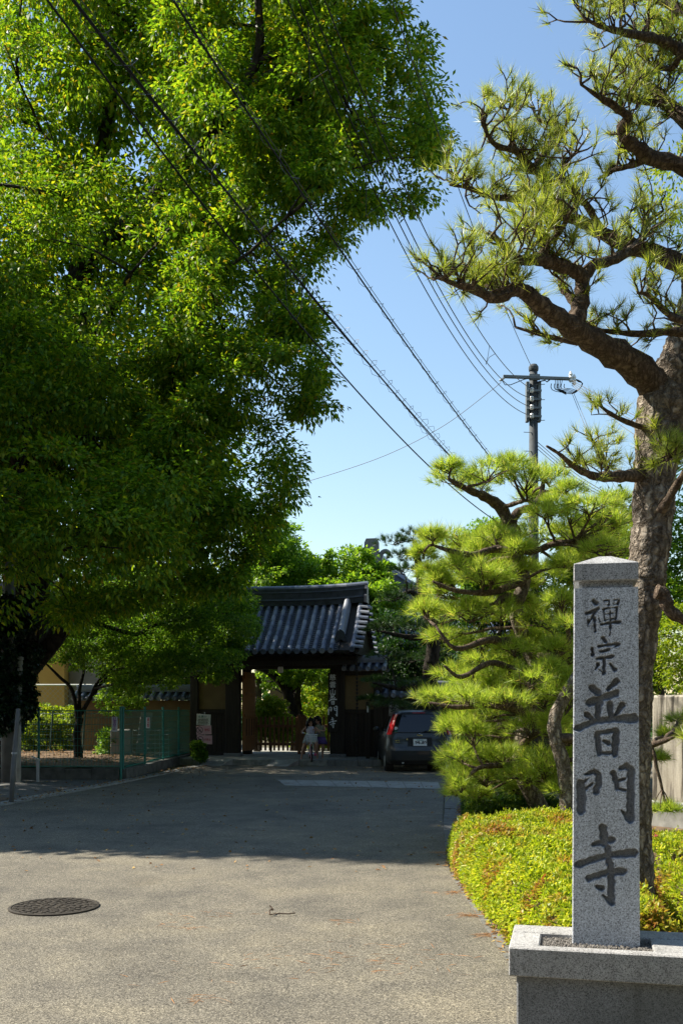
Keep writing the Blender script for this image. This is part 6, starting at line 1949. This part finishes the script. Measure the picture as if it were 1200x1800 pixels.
def rear_patch(name, xs_fun, z0, z1, mat, nx=12, nz=8, off=.006, parent=None):
    mb = MB(); vs = []
    for j in range(nz + 1):
        z = z0 + (z1 - z0) * j / nz
        a, b = xs_fun(z)
        for i in range(nx + 1):
            x = a + (b - a) * i / nx
            vs.append((x, rear_y(x, z) - off, z))
    mb.add(vs, [(j * (nx + 1) + i, j * (nx + 1) + i + 1, (j + 1) * (nx + 1) + i + 1, (j + 1) * (nx + 1) + i) for j in range(nz) for i in range(nx)])
    # rim so the piece has depth
    per = [i for i in range(nx + 1)] + [j * (nx + 1) + nx for j in range(1, nz + 1)] + [nz * (nx + 1) + i for i in range(nx - 1, -1, -1)] + [j * (nx + 1) for j in range(nz - 1, 0, -1)]
    b_ = [(vs[i][0], vs[i][1] + off + .01, vs[i][2]) for i in per]
    n0 = len(mb.v); mb.v += b_; m_ = len(per)
    for k in range(m_):
        mb.f.append([per[k], n0 + k, n0 + (k + 1) % m_, per[(k + 1) % m_]]); mb.m.append(0)
    return mb.build(name, mat, parent or car, smooth=False)
rear_patch('rear_window', lambda z: (-c_w(z) + .14, c_w(z) - .14), .99, 1.42, M['car_glass'])
rear_patch('rear_window_frame', lambda z: (-c_w(z) + .115, c_w(z) - .115), .965, 1.445, M['car_trim'], off=.003)
for s in (-1, 1):
    tl_ = rear_patch('tail_light', (lambda z, s=s: (s * (c_w(z) - .125), s * (c_w(z) - .012))), .93, 1.43, M['tail'], 6, 8, .012)
    rear_patch('reflector', (lambda z, s=s: (s * .70, s * .56)), .455, .505, M['tail'], 4, 2, .008)
rear_patch('high_brake_light', lambda z: (-.16, .16), 1.452, 1.475, M['tail'], 4, 1, .012)
rear_patch('bumper', lambda z: (-c_w(z) + .03, c_w(z) - .03), .30, .585, M['car'], 16, 6, .022)
rear_patch('bumper_lip', lambda z: (-c_w(z) + .08, c_w(z) - .08), .21, .295, M['car_trim'], 12, 3, .012)
rear_patch('plate_recess', lambda z: (-.30, .30), .64, .86, M['car_trim'], 6, 3, .004)
pl = rear_patch('number_plate', lambda z: (-.165, .165), .655, .822, M['white'], 4, 2, .02)
yy_ = rear_y(0, .74) - .028
me = text_mesh('29-82', .125, .0008, .022); me.transform(Matrix.Rotation(R(90), 4, 'X')); o = link_mesh('lettering', me, M['ink'], pl); o.location = (.02, yy_, .715)
me = text_mesh('大阪 530', .042, .0008); me.transform(Matrix.Rotation(R(90), 4, 'X')); o = link_mesh('lettering', me, M['ink_green'], pl); o.location = (0, yy_ + .006, .795)
me = text_mesh('た', .04, .0008); me.transform(Matrix.Rotation(R(90), 4, 'X')); o = link_mesh('lettering', me, M['ink_green'], pl); o.location = (-.135, yy_, .70)
mb = MB()
ye = rear_y(0, .915) - .012
for k in range(24):
    a, b = 2 * math.pi * k / 24, 2 * math.pi * (k + 1) / 24
    mb.add([(r * math.cos(t), ye - (.006 if r < .055 else 0), .915 + r * math.sin(t) * .8) for r, t in ((.045, a), (.058, a), (.058, b), (.045, b))], [(0, 1, 2, 3)])
mb.box(-.07, .07, ye - .012, ye - .002, .905, .925)
mb.build('badge', M['chrome'], car)
mb = MB(); mb.box(-.62, -.5, rear_y(-.55, .80) - .008, rear_y(-.55, .80), .775, .79); mb.box(-.62, -.5, rear_y(-.55, .76) - .008, rear_y(-.55, .76), .735, .748); mb.build('badge', M['chrome'], car)
mb = MB(); mb.tube([(.02, rear_y(.02, .975) - .02, .975), (.16, rear_y(.16, 1.0) - .03, 1.02), (.3, rear_y(.3, .98) - .03, .985)], .010, 5); mb.lathe([(.03, -.02), (.03, .02)], (.02, rear_y(.02, .975) - .01, .97), 8); mb.build('wiper', M['car_trim'], car)
mb = MB(); mb.lathe([(0, -.003), (.042, -.003), (.042, .003), (0, .003)], n=16, M=Matrix.Translation((-.58, rear_y(-.58, 1.08) - .012, 1.08)) @ Matrix.Rotation(R(90), 4, 'X')); mb.build('round_sticker', M['white'], car)
mb = MB(); mb.box(-.62, -.55, rear_y(-.58, 1.0) - .016, rear_y(-.58, 1.0) - .008, 1.005, 1.025); mb.build('small_sticker', M['ink_green'], car)
mb = MB(); mb.box(-.335, -.3, rear_y(-.32, .82) - .01, rear_y(-.32, .82), .80, .835); mb.build('lock_cover', M['chrome'], car)
def side_glass(name, s, ya, yb, z0, z1):
    mb = MB(); vs = []
    for j in range(5):
        z = z0 + (z1 - z0) * j / 4
        for i in range(7):
            y = ya(z) + (yb(z) - ya(z)) * i / 6
            vs.append((s * (c_w(z) + .004), y, z))
    mb.add(vs, [(j * 7 + i, j * 7 + i + 1, (j + 1) * 7 + i + 1, (j + 1) * 7 + i) for j in range(4) for i in range(6)])
    return mb.build(name, M['car_glass'], car)
for s in (-1, 1):
    side_glass('side_window', s, lambda z: c_yr(z) + .35, lambda z: c_yr(.98) + 1.25, .99, 1.38)
    side_glass('side_window', s, lambda z: c_yr(.98) + 1.33, lambda z: min(c_yf(z) - .45, 2.35), .99, 1.38)
    mb = MB(); mb.ellipsoid((s * .92, 2.55, 1.02), (.09, .05, .07), 10, 6); mb.tube([(s * .82, 2.6, .99), (s * .9, 2.56, 1.0)], .02, 6); mb.build('door_mirror', M['car'], car, smooth=True)
    for y in (1.0, 2.0):
        mb = MB(); mb.tube([(s * (c_w(.86) + .015), y - .08, .87), (s * (c_w(.86) + .025), y, .872), (s * (c_w(.86) + .015), y + .08, .87)], .012, 6); mb.build('door_handle', M['car'], car)
    for y in (.62, 3.2):
        Mw = Matrix.Translation((s * .735, y, .295)) @ Matrix.Rotation(R(90), 4, 'Y')
        mb = MB(); mb.lathe([(.19, -.095), (.27, -.1), (.295, -.08), (.297, .08), (.27, .1), (.19, .095)], n=26, M=Mw); wh = mb.build('wheel', M['black_rubber'], car, smooth=True)
        mb = MB(); mb.lathe([(.03, .07 * s), (.06, .085 * s), (.17, .09 * s), (.188, .098 * s)], n=20, M=Mw); mb.build('rim', M['galv'], wh)
        mb = MB(); mb.lathe([(.335, -.08), (.335, .105)], n=24, M=Mw); mb.build('wheel_arch', M['car_trim'], car)
mb = MB(); mb.tube([(-.42, .05, .24), (-.42, .4, .25)], .03, 8); mb.build('exhaust', M['galv'], car)
mb = MB(); mb.box(-.6, .6, .3, 3.6, .16, .24); mb.build('underbody', M['car_trim'], car)

# ================================================================== BICYCLE WITH TWO CHILDREN
KX, KY = at(546, 1336, 27.75).x, 27.75
KZ = 0.10
bike = empty('bicycle', (KX, KY, KZ), R(5), 'small bicycle with pink wheels and a white front basket facing the camera', 'bicycle')
# local: -y is forward (towards the camera)
def wheel(name, y, r):
    Mw = Matrix.Translation((0, y, r)) @ Matrix.Rotation(R(90), 4, 'Y')
    mb = MB(); prof = [(r + .022 * math.cos(a) - .022, .022 * math.sin(a)) for a in np.linspace(-math.pi, math.pi, 9)]
    mb.lathe(prof, n=26, M=Mw); wv = mb.build(name, M['black_rubber'], bike, smooth=True)
    mb = MB(); mb.lathe([(r - .05, -.012), (r - .038, -.014), (r - .038, .014), (r - .05, .012)], n=26, M=Mw); mb.build('rim', M['bike_pink'], wv)
    mb = MB()
    for k in range(14):
        a = 2 * math.pi * k / 14
        mb.tube([(0, y, r), (.012 * (1 if k % 2 else -1), y + (r - .04) * math.cos(a), r + (r - .04) * math.sin(a))], .002, 3)
    mb.tube([(-.05, y, r), (.05, y, r)], .02, 8); mb.build('spokes', M['chrome'], wv)
wheel('wheel', -.42, .225); wheel('wheel', .42, .225)
mb = MB()
for s in (-1, 1): mb.tube([(s * .05, -.42, .225), (s * .05, -.40, .48), (s * .02, -.33, .52)], .011, 6)
mb.tube([(0, -.34, .50), (0, -.29, .74)], .016, 7); mb.build('fork', M['white_metal'], bike)
mb = MB(); mb.tube([(0, -.33, .55), (0, .0, .34), (0, .06, .26)], .02, 8); mb.tube([(0, .06, .26), (0, .2, .60)], .017, 8); mb.tube([(0, .06, .26), (0, .42, .225)], .013, 7); mb.tube([(0, .17, .5), (0, .42, .225)], .011, 7); mb.build('frame', M['bike_pink'], bike)
mb = MB(); mb.tube([(-.24, -.16, .79), (-.2, -.25, .80), (-.06, -.30, .76), (.06, -.30, .76), (.2, -.25, .80), (.24, -.16, .79)], .012, 7); hb = mb.build('handlebar', M['chrome'], bike)
for s in (-1, 1):
    mb = MB(); mb.tube([(s * .24, -.17, .79), (s * .25, -.07, .785)], .018, 7); mb.build('grip', M['black_rubber'], hb)
mb = MB()
bk = lambda x, y, z: (x * (1 + .25 * (z - .56) / .2), -.49 + y * (1 + .25 * (z - .56) / .2), z)
for z in (.56, .61, .66, .71, .76):
    mb.tube([bk(-.12, -.09, z), bk(.12, -.09, z), bk(.12, .09, z), bk(-.12, .09, z), bk(-.12, -.09, z)], .007 if z < .75 else .011, 4)
for k in range(7):
    x = -.12 + .04 * k
    mb.tube([bk(x, -.09, .56), bk(x, -.09, .76)], .006, 4); mb.tube([bk(x, .09, .56), bk(x, .09, .76)], .006, 4)
for k in range(5):
    mb.tube([bk(-.12, -.09 + .045 * k, .56), bk(-.12, -.09 + .045 * k, .76)], .006, 4); mb.tube([bk(.12, -.09 + .045 * k, .56), bk(.12, -.09 + .045 * k, .76)], .006, 4); mb.tube([bk(-.12, -.09 + .045 * k, .56), bk(.12, -.09 + .045 * k, .56)], .005, 4)
mb.build('basket', M['white'], bike)
mb = MB(); mb.ellipsoid((0, .22, .63), (.09, .13, .035), 12, 6); mb.build('saddle', M['black_rubber'], bike, smooth=True)
mb = MB(); mb.box(-.06, .06, .3, .62, .46, .475); mb.tube([(-.05, .5, .46), (-.05, .42, .225)], .007, 5); mb.tube([(.05, .5, .46), (.05, .42, .225)], .007, 5); mb.build('rear_rack', M['chrome'], bike)
mb = MB(); mb.lathe([(.07, -.008), (.07, .008)], n=16, M=Matrix.Translation((.03, .06, .26)) @ Matrix.Rotation(R(90), 4, 'Y')); mb.tube([(.04, .06, .26), (.05, -.06, .19)], .008, 5); mb.box(.05, .13, -.10, -.02, .18, .2); mb.tube([(-.04, .06, .26), (-.05, .18, .33)], .008, 5); mb.box(-.13, -.05, .14, .22, .32, .34); mb.build('crank', M['chrome'], bike)


def body(name, joints, edges, root_j, mat, parent):
    """one continuous skinned figure"""
    names = list(joints)
    me = bpy.data.meshes.new(name)
    me.from_pydata([joints[n][0] for n in names], [(names.index(a), names.index(b)) for a, b in edges], [])
    o = link_mesh(name, me, mat, parent)
    md = o.modifiers.new('skin', 'SKIN'); md.use_smooth_shade = True
    for i, n in enumerate(names):
        r = joints[n][1]; me.skin_vertices[0].data[i].radius = r if hasattr(r, '__len__') else (r, r)
        me.skin_vertices[0].data[i].use_root = (n == root_j)
    sb_ = o.modifiers.new('sub', 'SUBSURF'); sb_.levels = 1; sb_.render_levels = 2
    dg = bpy.context.evaluated_depsgraph_get()
    m2 = bpy.data.meshes.new_from_object(o.evaluated_get(dg))
    o.modifiers.clear(); o.data = m2
    if not m2.materials: m2.materials.append(mat)
    m2.polygons.foreach_set('use_smooth', np.ones(len(m2.polygons), dtype=bool))
    return o

def add_hand(J, E, wrist, palm, fdir, side, s):
    """palm and five short finger chains from the wrist joint"""
    J[wrist + 'p'] = (palm, (.020 * s, .012 * s)); E.append((wrist, wrist + 'p'))
    f = Vector(fdir).normalized(); sd = Vector(side).normalized(); p = Vector(palm)
    for k, (off, ln) in enumerate(((-.022, .045), (-.008, .052), (.007, .049), (.020, .038))):
        a = p + sd * off * s + f * .022 * s; b = a + (f + Vector((0, 0, -.5))).normalized() * ln * s
        J[f'{wrist}f{k}'] = (tuple(a), .0065 * s); J[f'{wrist}g{k}'] = (tuple(b), .0055 * s)
        E += [(wrist + 'p', f'{wrist}f{k}'), (f'{wrist}f{k}', f'{wrist}g{k}')]
    a = p - sd * .026 * s - f * .004; b = a + (f * .6 - sd * .5 + Vector((0, 0, -.3))).normalized() * .035 * s
    J[wrist + 't'] = (tuple(a), .0075 * s); J[wrist + 'u'] = (tuple(b), .006 * s)
    E += [(wrist + 'p', wrist + 't'), (wrist + 't', wrist + 'u')]

def head_parts(p, hc, face, hr, long_hair, hw=.088):
    """hair, eyes, brows, nose, mouth, ears round the head centre hc, looking along face"""
    hc = Vector(hc); f = Vector(face).normalized(); sd = f.cross(Vector((0, 0, 1))).normalized(); u = sd.cross(f)
    def W(a, b, c): return hc + sd * a + f * b + u * c
    mb = MB(); n = 18; mh_ = 12; vs = []; fs = []
    for j in range(mh_ + 1):
        th = math.pi * (.02 + .60 * j / mh_)
        for i in range(n):
            ph = 2 * math.pi * i / n
            x, y, z = math.sin(th) * math.cos(ph), math.sin(th) * math.sin(ph), math.cos(th)
            front = max(0, y)
            cut = 1.0 if not (y > .45 and z < .35) else .80
            vs.append(W(x * hw * 1.12 * (1 if cut == 1 else 1), y * hr * 1.0 * cut - .008, z * hr * 1.16 + .008))
    for j in range(mh_):
        for i in range(n):
            i2 = (i + 1) % n; fs.append((j * n + i, (j + 1) * n + i, (j + 1) * n + i2, j * n + i2))
    mb.add(vs, fs)
    # locks hanging at the sides and the back
    for k in range(16):
        a = math.pi * (.97 + 1.06 * k / 15)
        x, y = math.cos(a) * hw * 1.08, math.sin(a) * hr * .9
        ln = long_hair * random.uniform(.85, 1.1)
        top_ = W(x * .95, y * .95, .03); mid = W(x * 1.15, y * 1.08 - .01, -ln * .5); end = W(x * 1.05, y * 1.0 - .01, -ln)
        mb.tube([top_, mid, end], [.026, .026, .010], 6)
    for k in range(7):   # fringe
        x = (-.5 + k / 6) * hw * 1.5
        mb.tube([W(x * .7, hr * .62, hr * .85), W(x, hr * .97, hr * .5), W(x * 1.05, hr * .98, hr * .26)], [.018, .017, .008], 5)
    mb.build('hair', M['hair'], p, smooth=True)
    for s in (-1, 1):
        c = W(s * .032, hr * .93, .0)
        mb = MB(); mb.ellipsoid(c, (.013, .008, .009), 8, 6); e = mb.build('eye', M['ink'], p)
        mb = MB(); mb.tube([W(s * .018, hr * .97, .024), W(s * .034, hr * .96, .029), W(s * .048, hr * .9, .024)], .0035, 4); mb.build('eyebrow', M['hair'], p)
        mb = MB(); mb.ellipsoid(W(s * hw * 1.0, 0, -.008), (.012, .02, .026), 8, 6); mb.build('ear', M['skin'], p, smooth=True)
    mb = MB(); mb.tube([W(0, hr * .95, .004), W(0, hr * 1.10, -.028), W(0, hr * .96, -.036)], [.006, .012, .008], 6); mb.build('nose', M['skin'], p, smooth=True)
    mb = MB(); mb.tube([W(-.02, hr * .90, -.060), W(0, hr * .95, -.062), W(.02, hr * .90, -.060)], [.003, .006, .003], 5); mb.build('mouth', M['shoe_pale'], p)

def loft(name, rings_, mat, parent, n=16):
    """tube of elliptical rings: (centre, rx, ry)"""
    mb = MB(); vs = []; fs = []
    for c, rx, ry in rings_:
        for k in range(n):
            a = 2 * math.pi * k / n; q = 1 + .03 * math.sin(a * 5 + c[2] * 40)
            vs.append((c[0] + rx * q * math.cos(a), c[1] + ry * q * math.sin(a), c[2]))
    for j in range(len(rings_) - 1):
        for k in range(n):
            k2 = (k + 1) % n; fs.append((j * n + k, j * n + k2, (j + 1) * n + k2, (j + 1) * n + k))
    mb.add(vs, fs); o = mb.build(name, mat, parent, smooth=True)
    md = o.modifiers.new('thick', 'SOLIDIFY'); md.thickness = .006; md.offset = 1
    return o

# rider in front (local frame like the bicycle's)
g1 = empty('person', (KX, KY, KZ), R(5), 'girl in a pale patterned sleeveless top astride the bicycle, gripping the handlebar', 'person', 'two children on one bicycle')
J = {'pel': ((0, .14, .69), (.085, .07)), 'sp1': ((0, .12, .80), (.075, .058)), 'chest': ((0, .08, .91), (.085, .062)), 'neck': ((0, .06, .985), (.032, .032)), 'head0': ((0, .045, 1.03), (.05, .055)), 'head1': ((0, .03, 1.08), (.078, .088)), 'head2': ((0, .03, 1.135), (.078, .088)), 'head3': ((0, .035, 1.175), (.05, .055))}
E = [('pel', 'sp1'), ('sp1', 'chest'), ('chest', 'neck'), ('neck', 'head0'), ('head0', 'head1'), ('head1', 'head2'), ('head2', 'head3')]
for s, nm in ((-1, 'l'), (1, 'r')):
    J['sh' + nm] = ((s * .125, .08, .95), .034); J['el' + nm] = ((s * .235, .02, .86), .024); J['wr' + nm] = ((s * .245, -.10, .80), .017)
    E += [('chest', 'sh' + nm), ('sh' + nm, 'el' + nm), ('el' + nm, 'wr' + nm)]
    add_hand(J, E, 'wr' + nm, (s * .245, -.13, .805), (0, -1, -.1), (s, 0, 0), 1.0)
J['hipl'] = ((-.085, .12, .655), .062); J['knl'] = ((-.21, -.02, .40), .043); J['cal'] = ((-.235, .0, .26), .041); J['anl'] = ((-.26, .04, .075), .024); J['tol'] = ((-.285, -.09, .03), (.026, .018))
J['hipr'] = ((.085, .12, .655), .062); J['knr'] = ((.165, -.13, .49), .043); J['car'] = ((.15, -.08, .37), .041); J['anr'] = ((.12, -.03, .235), .024); J['tor'] = ((.125, -.15, .195), (.026, .018))
for nm in 'lr': E += [('pel', 'hip' + nm), ('hip' + nm, 'kn' + nm), ('kn' + nm, 'ca' + nm), ('ca' + nm, 'an' + nm), ('an' + nm, 'to' + nm)]
body('body', J, E, 'pel', M['skin'], g1)
head_parts(g1, (0, .03, 1.105), (.05, -1, -.05), .098, .19)
loft('top', [((0, .13, .66), .115, .105), ((0, .12, .78), .105, .088), ((0, .085, .89), .118, .092), ((0, .075, .945), .105, .072), ((0, .07, .975), .07, .052)], M['cloth_white'], g1)
for s in (-1, 1):
    k0 = Vector(J['hipl' if s < 0 else 'hipr'][0]); k1 = Vector(J['knl' if s < 0 else 'knr'][0])
    mb = MB(); mb.tube([k0 + Vector((-s * .02, .01, .05)), k0.lerp(k1, .3), k0.lerp(k1, .62)], [.082, .082, .074], 12); mb.build('shorts_leg', M['cloth_denim'], g1, smooth=True)
    t_, a_ = Vector(J['tol' if s < 0 else 'tor'][0]), Vector(J['anl' if s < 0 else 'anr'][0])
    mb = MB(); mb.tube([a_ + Vector((0, .035, -.035)), a_.lerp(t_, .4) + Vector((0, 0, -.022)), t_ + Vector((0, -.02, -.006))], [.034, .038, .03], 10); mb.build('shoe', M['shoe_pink'], g1, smooth=True)
# passenger standing close behind, to the right in the picture
g2 = empty('person', (KX + .235, KY + .16, KZ + .02), R(-6), 'taller long haired girl in olive top and purple skirt behind the rider', 'person', 'two children on one bicycle')
J = {'pel': ((0.03, .06, .68), (.09, .075)), 'sp1': ((.02, .05, .80), (.078, .06)), 'chest': ((0, .03, .93), (.09, .064)), 'neck': ((-.03, .01, 1.02), (.033, .033)), 'head0': ((-.045, -.005, 1.065), (.05, .055)), 'head1': ((-.05, -.015, 1.115), (.078, .088)), 'head2': ((-.05, -.015, 1.17), (.078, .088)), 'head3': ((-.05, -.01, 1.21), (.05, .055))}
E = [('pel', 'sp1'), ('sp1', 'chest'), ('chest', 'neck'), ('neck', 'head0'), ('head0', 'head1'), ('head1', 'head2'), ('head2', 'head3')]
J['shl'] = ((-.12, .01, .965), .034); J['ell'] = ((-.16, -.13, .86), .024); J['wrl'] = ((-.10, -.25, .88), .017)
J['shr'] = ((.13, .03, .965), .034); J['elr'] = ((.17, -.08, .83), .024); J['wrr'] = ((-.0, -.20, .85), .017)
for nm, fd in (('l', (.2, -1, 0)), ('r', (-1, -.4, 0))):
    E += [('chest', 'sh' + nm), ('sh' + nm, 'el' + nm), ('el' + nm, 'wr' + nm)]
    p_ = Vector(J['wr' + nm][0]) + Vector(fd).normalized() * .03
    add_hand(J, E, 'wr' + nm, tuple(p_), fd, (0, 0, 1), 1.0)
J['hipl'] = ((-.05, .05, .64), .06); J['knl'] = ((-.06, -.06, .40), .044); J['cal'] = ((-.055, -.02, .26), .041); J['anl'] = ((-.05, .02, .065), .024); J['tol'] = ((-.06, -.11, .01), (.026, .018))
J['hipr'] = ((.11, .05, .64), .06); J['knr'] = ((.10, -.06, .40), .044); J['car'] = ((.095, -.0, .26), .041); J['anr'] = ((.09, .05, .065), .024); J['tor'] = ((.08, -.08, .01), (.026, .018))
for nm in 'lr': E += [('pel', 'hip' + nm), ('hip' + nm, 'kn' + nm), ('kn' + nm, 'ca' + nm), ('ca' + nm, 'an' + nm), ('an' + nm, 'to' + nm)]
body('body', J, E, 'pel', M['skin'], g2)
head_parts(g2, (-.05, -.015, 1.14), (-.12, -1, -.08), .098, .33)
loft('top', [((.03, .06, .66), .125, .11), ((.02, .05, .80), .112, .092), ((0, .03, .91), .125, .095), ((-.01, .02, .965), .115, .075), ((-.02, .015, 1.0), .07, .052)], M['cloth_olive'], g2)
loft('skirt', [((.03, .02, .46), .20, .17), ((.03, .03, .55), .17, .14), ((.03, .05, .66), .13, .115)], M['cloth_purple'], g2)
for s in ('l', 'r'):
    t_, a_ = Vector(J['to' + s][0]), Vector(J['an' + s][0])
    mb = MB(); mb.tube([a_ + Vector((0, .035, -.045)), a_.lerp(t_, .4) + Vector((0, 0, -.026)), t_ + Vector((0, -.02, -.002))], [.032, .036, .03], 10); mb.build('sandal', M['shoe_pale'], g2, smooth=True)

# ================================================================== LITTER ON THE ROAD
def scatter_leaves(name, n, region, L, W, mat, z=.006, lab=None):
    pts = []
    while len(pts) < n:
        x, y = region(); pts.append((x, y, z + RNG.uniform(0, .006)))
    pts = np.array(pts); a = RNG.uniform(0, 6.28, n)
    d = np.stack([np.cos(a), np.sin(a), RNG.uniform(0, .25, n)], 1)
    q = leaves(pts, d, L, W, jit=.1, fold=.15)
    return setp(link_mesh(name, fast_mesh(name, q, 4), mat), lab, None, None, 'stuff')
scatter_leaves('fallen_leaves', 900, lambda: (RNG.uniform(-7.5, 2.2), RNG.uniform(9.5, 27)), .05, .03, M['dead_leaf'])
scatter_leaves('leaf_litter', 1500, lambda: ((lambda y: (1.14 + max(0, y - 10) * .14 + RNG.exponential(.10) - .10, y))(RNG.uniform(5.0, 16))), .045, .02, M['dead_leaf'])
scatter_leaves('yard_litter', 800, lambda: (RNG.uniform(-10, -5.0), RNG.uniform(22.2, 30)), .07, .04, M['dead_leaf'], z=.34)
scatter_leaves('kerb_litter', 700, lambda: ((lambda y: (-5.44 + (y - 15.86) * .165 - RNG.exponential(.25), y))(RNG.uniform(12, 27))), .05, .03, M['dead_leaf'], z=.028)
npts = []
for cx, cy, s, n in ((330, 1630, .10, 22), (350, 1758, .07, 22), (600, 1620, .08, 16), (375, 1610, .16, 26), (680, 1665, .12, 14), (555, 1680, .1, 10), (800, 1570, .08, 60), (835, 1610, .06, 80), (862, 1645, .05, 80), (775, 1500, .08, 50), (720, 1690, .3, 40), (480, 1700, .6, 50)):
    c = gp(cx, cy)
    for _ in range(n): npts.append((c.x + RNG.normal(0, s), c.y + RNG.normal(0, s * .45), .006))
npts = np.array(npts); a = RNG.uniform(0, 6.28, len(npts))
q = leaves(npts, np.stack([np.cos(a), np.sin(a) * .5, np.zeros(len(a)) + .02], 1), .11, .0035, jit=.05, fold=.1)
setp(link_mesh('fallen_needles', fast_mesh('fallen_needles', q, 4), M['dead_needle']), kind='stuff')
tw = empty('fallen_twig', gp(480, 1607, .012), R(30), 'small curled brown twig lying in the middle of the sunlit road', 'twig')
mb = MB(); mb.tube(smooth_path([Vector((-.03, 0, 0)), Vector((-.01, .03, .03)), Vector((.03, .06, .02)), Vector((.02, .1, .045))], 4), .006, 5); mb.build('stem', M['bark_twig'], tw)
mb = MB(); mb.tube(smooth_path([Vector((-.03, 0, 0)), Vector((.02, -.04, .01)), Vector((.09, -.07, .006)), Vector((.15, -.07, .006))], 4), .005, 5); mb.build('stem', M['bark_twig'], tw)

# ================================================================== UNSEEN HOUSES ADDED BEHIND THE CAMERA TO BLOCK SKYLIGHT
for i, (x, wd, h, m_, lab) in enumerate(((-13, 11, 6.4, 'render_grey', 'unseen grey two storey building added behind the camera to block skylight'), (-.5, 11, 6.8, 'plaster', 'unseen ochre two storey building added behind the camera to block skylight'), (12, 12, 6.2, 'concrete_dark', 'unseen dark two storey building added behind the camera to block skylight'))):
    h_ = empty('added_house', (x, -13, 0), 0, lab, 'added_house')
    mb = MB(); mb.bbox(-wd / 2, wd / 2, -8, 0, 0, h, .03); mb.build('wall', M[m_], h_)
    mb = MB(); mb.add([(-wd / 2 - .5, .6, h), (wd / 2 + .5, .6, h), (wd / 2 + .5, -8.6, h), (-wd / 2 - .5, -8.6, h), (-wd / 2 - .5, -4, h + 2.2), (wd / 2 + .5, -4, h + 2.2)], [(0, 1, 5, 4), (2, 3, 4, 5), (0, 4, 3), (1, 2, 5), (3, 2, 1, 0)]); mb.build('roof', M['tile_pan'], h_)
    for zz_ in (.9, 3.9):
        for k in range(3):
            xx = -wd / 2 + 1.2 + k * 3.2
            mb = MB(); mb.box(xx, xx + 1.6, .002, .06, zz_, zz_ + 1.3); f_ = mb.build('window', M['white_metal'], h_)
            mb = MB(); mb.box(xx + .06, xx + 1.54, .058, .068, zz_ + .06, zz_ + 1.24); mb.build('pane', M['car_glass'], f_)

# unseen trees added off to the right and behind the camera to block skylight
def added_tree(x, y, h, r, lab):
    cs = []
    for k in range(70):
        d = unit(RNG.normal(0, 1, 3)); q = RNG.random() ** .4
        cs.append((x + d[0] * r * q, y + d[1] * r * q, h * .62 + d[2] * h * .36 * q, RNG.uniform(.8, 1.2)))
    make_tree('added_tree', lab, 'tree', (x, y, 0), [(x, y, -.2), (x, y, h * .3), (x + .2, y, h * .7)], [.28, .22, .1], [], np.array(cs), 130, M['leaf_dark'], M['bark_dark'], .30, .17, sub=10, extra_limbs=8)
for x, y, h, r, lab in ((9.5, 9, 12, 3.6, 'unseen leafy tree added off to the right beyond the tall pine to block skylight'), (11.5, 16, 13, 4.2, 'unseen leafy tree added off to the right beside the weathered wall to block skylight'), (12, 23.5, 12, 3.8, 'unseen leafy tree added off to the right past the parked car to block skylight'), (9, 1.5, 11, 3.4, 'unseen leafy tree added off to the right of the camera to block skylight'),
                     (-6.5, -6.5, 13, 4.0, 'unseen leafy tree added behind the camera on the left to block skylight'), (1.5, -7.5, 13, 4.2, 'unseen leafy tree added straight behind the camera to block skylight'), (8, -6, 12, 4.0, 'unseen leafy tree added behind the camera on the right to block skylight')):
    added_tree(x, y, h, r, lab)

# unseen building and trees added left of the frame to block low skylight
h_ = empty('added_house', (-19.5, 9, 0), R(90), 'unseen pale two storey building added left of the road to block low skylight', 'added_house')
mb = MB(); mb.bbox(-7, 7, -3, 5, 0, 6.0, .03); mb.build('wall', M['render_grey'], h_)
mb = MB(); mb.add([(-7.5, -3.5, 6), (7.5, -3.5, 6), (7.5, 5.5, 6), (-7.5, 5.5, 6), (-7.5, 1, 8), (7.5, 1, 8)], [(0, 1, 5, 4), (2, 3, 4, 5), (0, 4, 3), (1, 2, 5), (3, 2, 1, 0)]); mb.build('roof', M['tile_pan'], h_)
for k in range(3):
    xx = -5.5 + k * 4
    mb = MB(); mb.box(xx, xx + 1.8, -3.06, -3.002, 3.4, 4.8); f_ = mb.build('window', M['white_metal'], h_)
    mb = MB(); mb.box(xx + .06, xx + 1.74, -3.068, -3.058, 3.46, 4.74); mb.build('pane', M['car_glass'], f_)
for x, y, h, r, lab in ((-14.5, 3, 8, 2.6, 'unseen low leafy tree added off to the left beside the pale building to block skylight'), (-14, 15.5, 7, 2.4, 'unseen low leafy tree added off to the left of the ivy pole to block skylight'), (-12, -2, 9, 3, 'unseen leafy tree added behind the camera by the pale building to block skylight')):
    added_tree(x, y, h, r, lab)
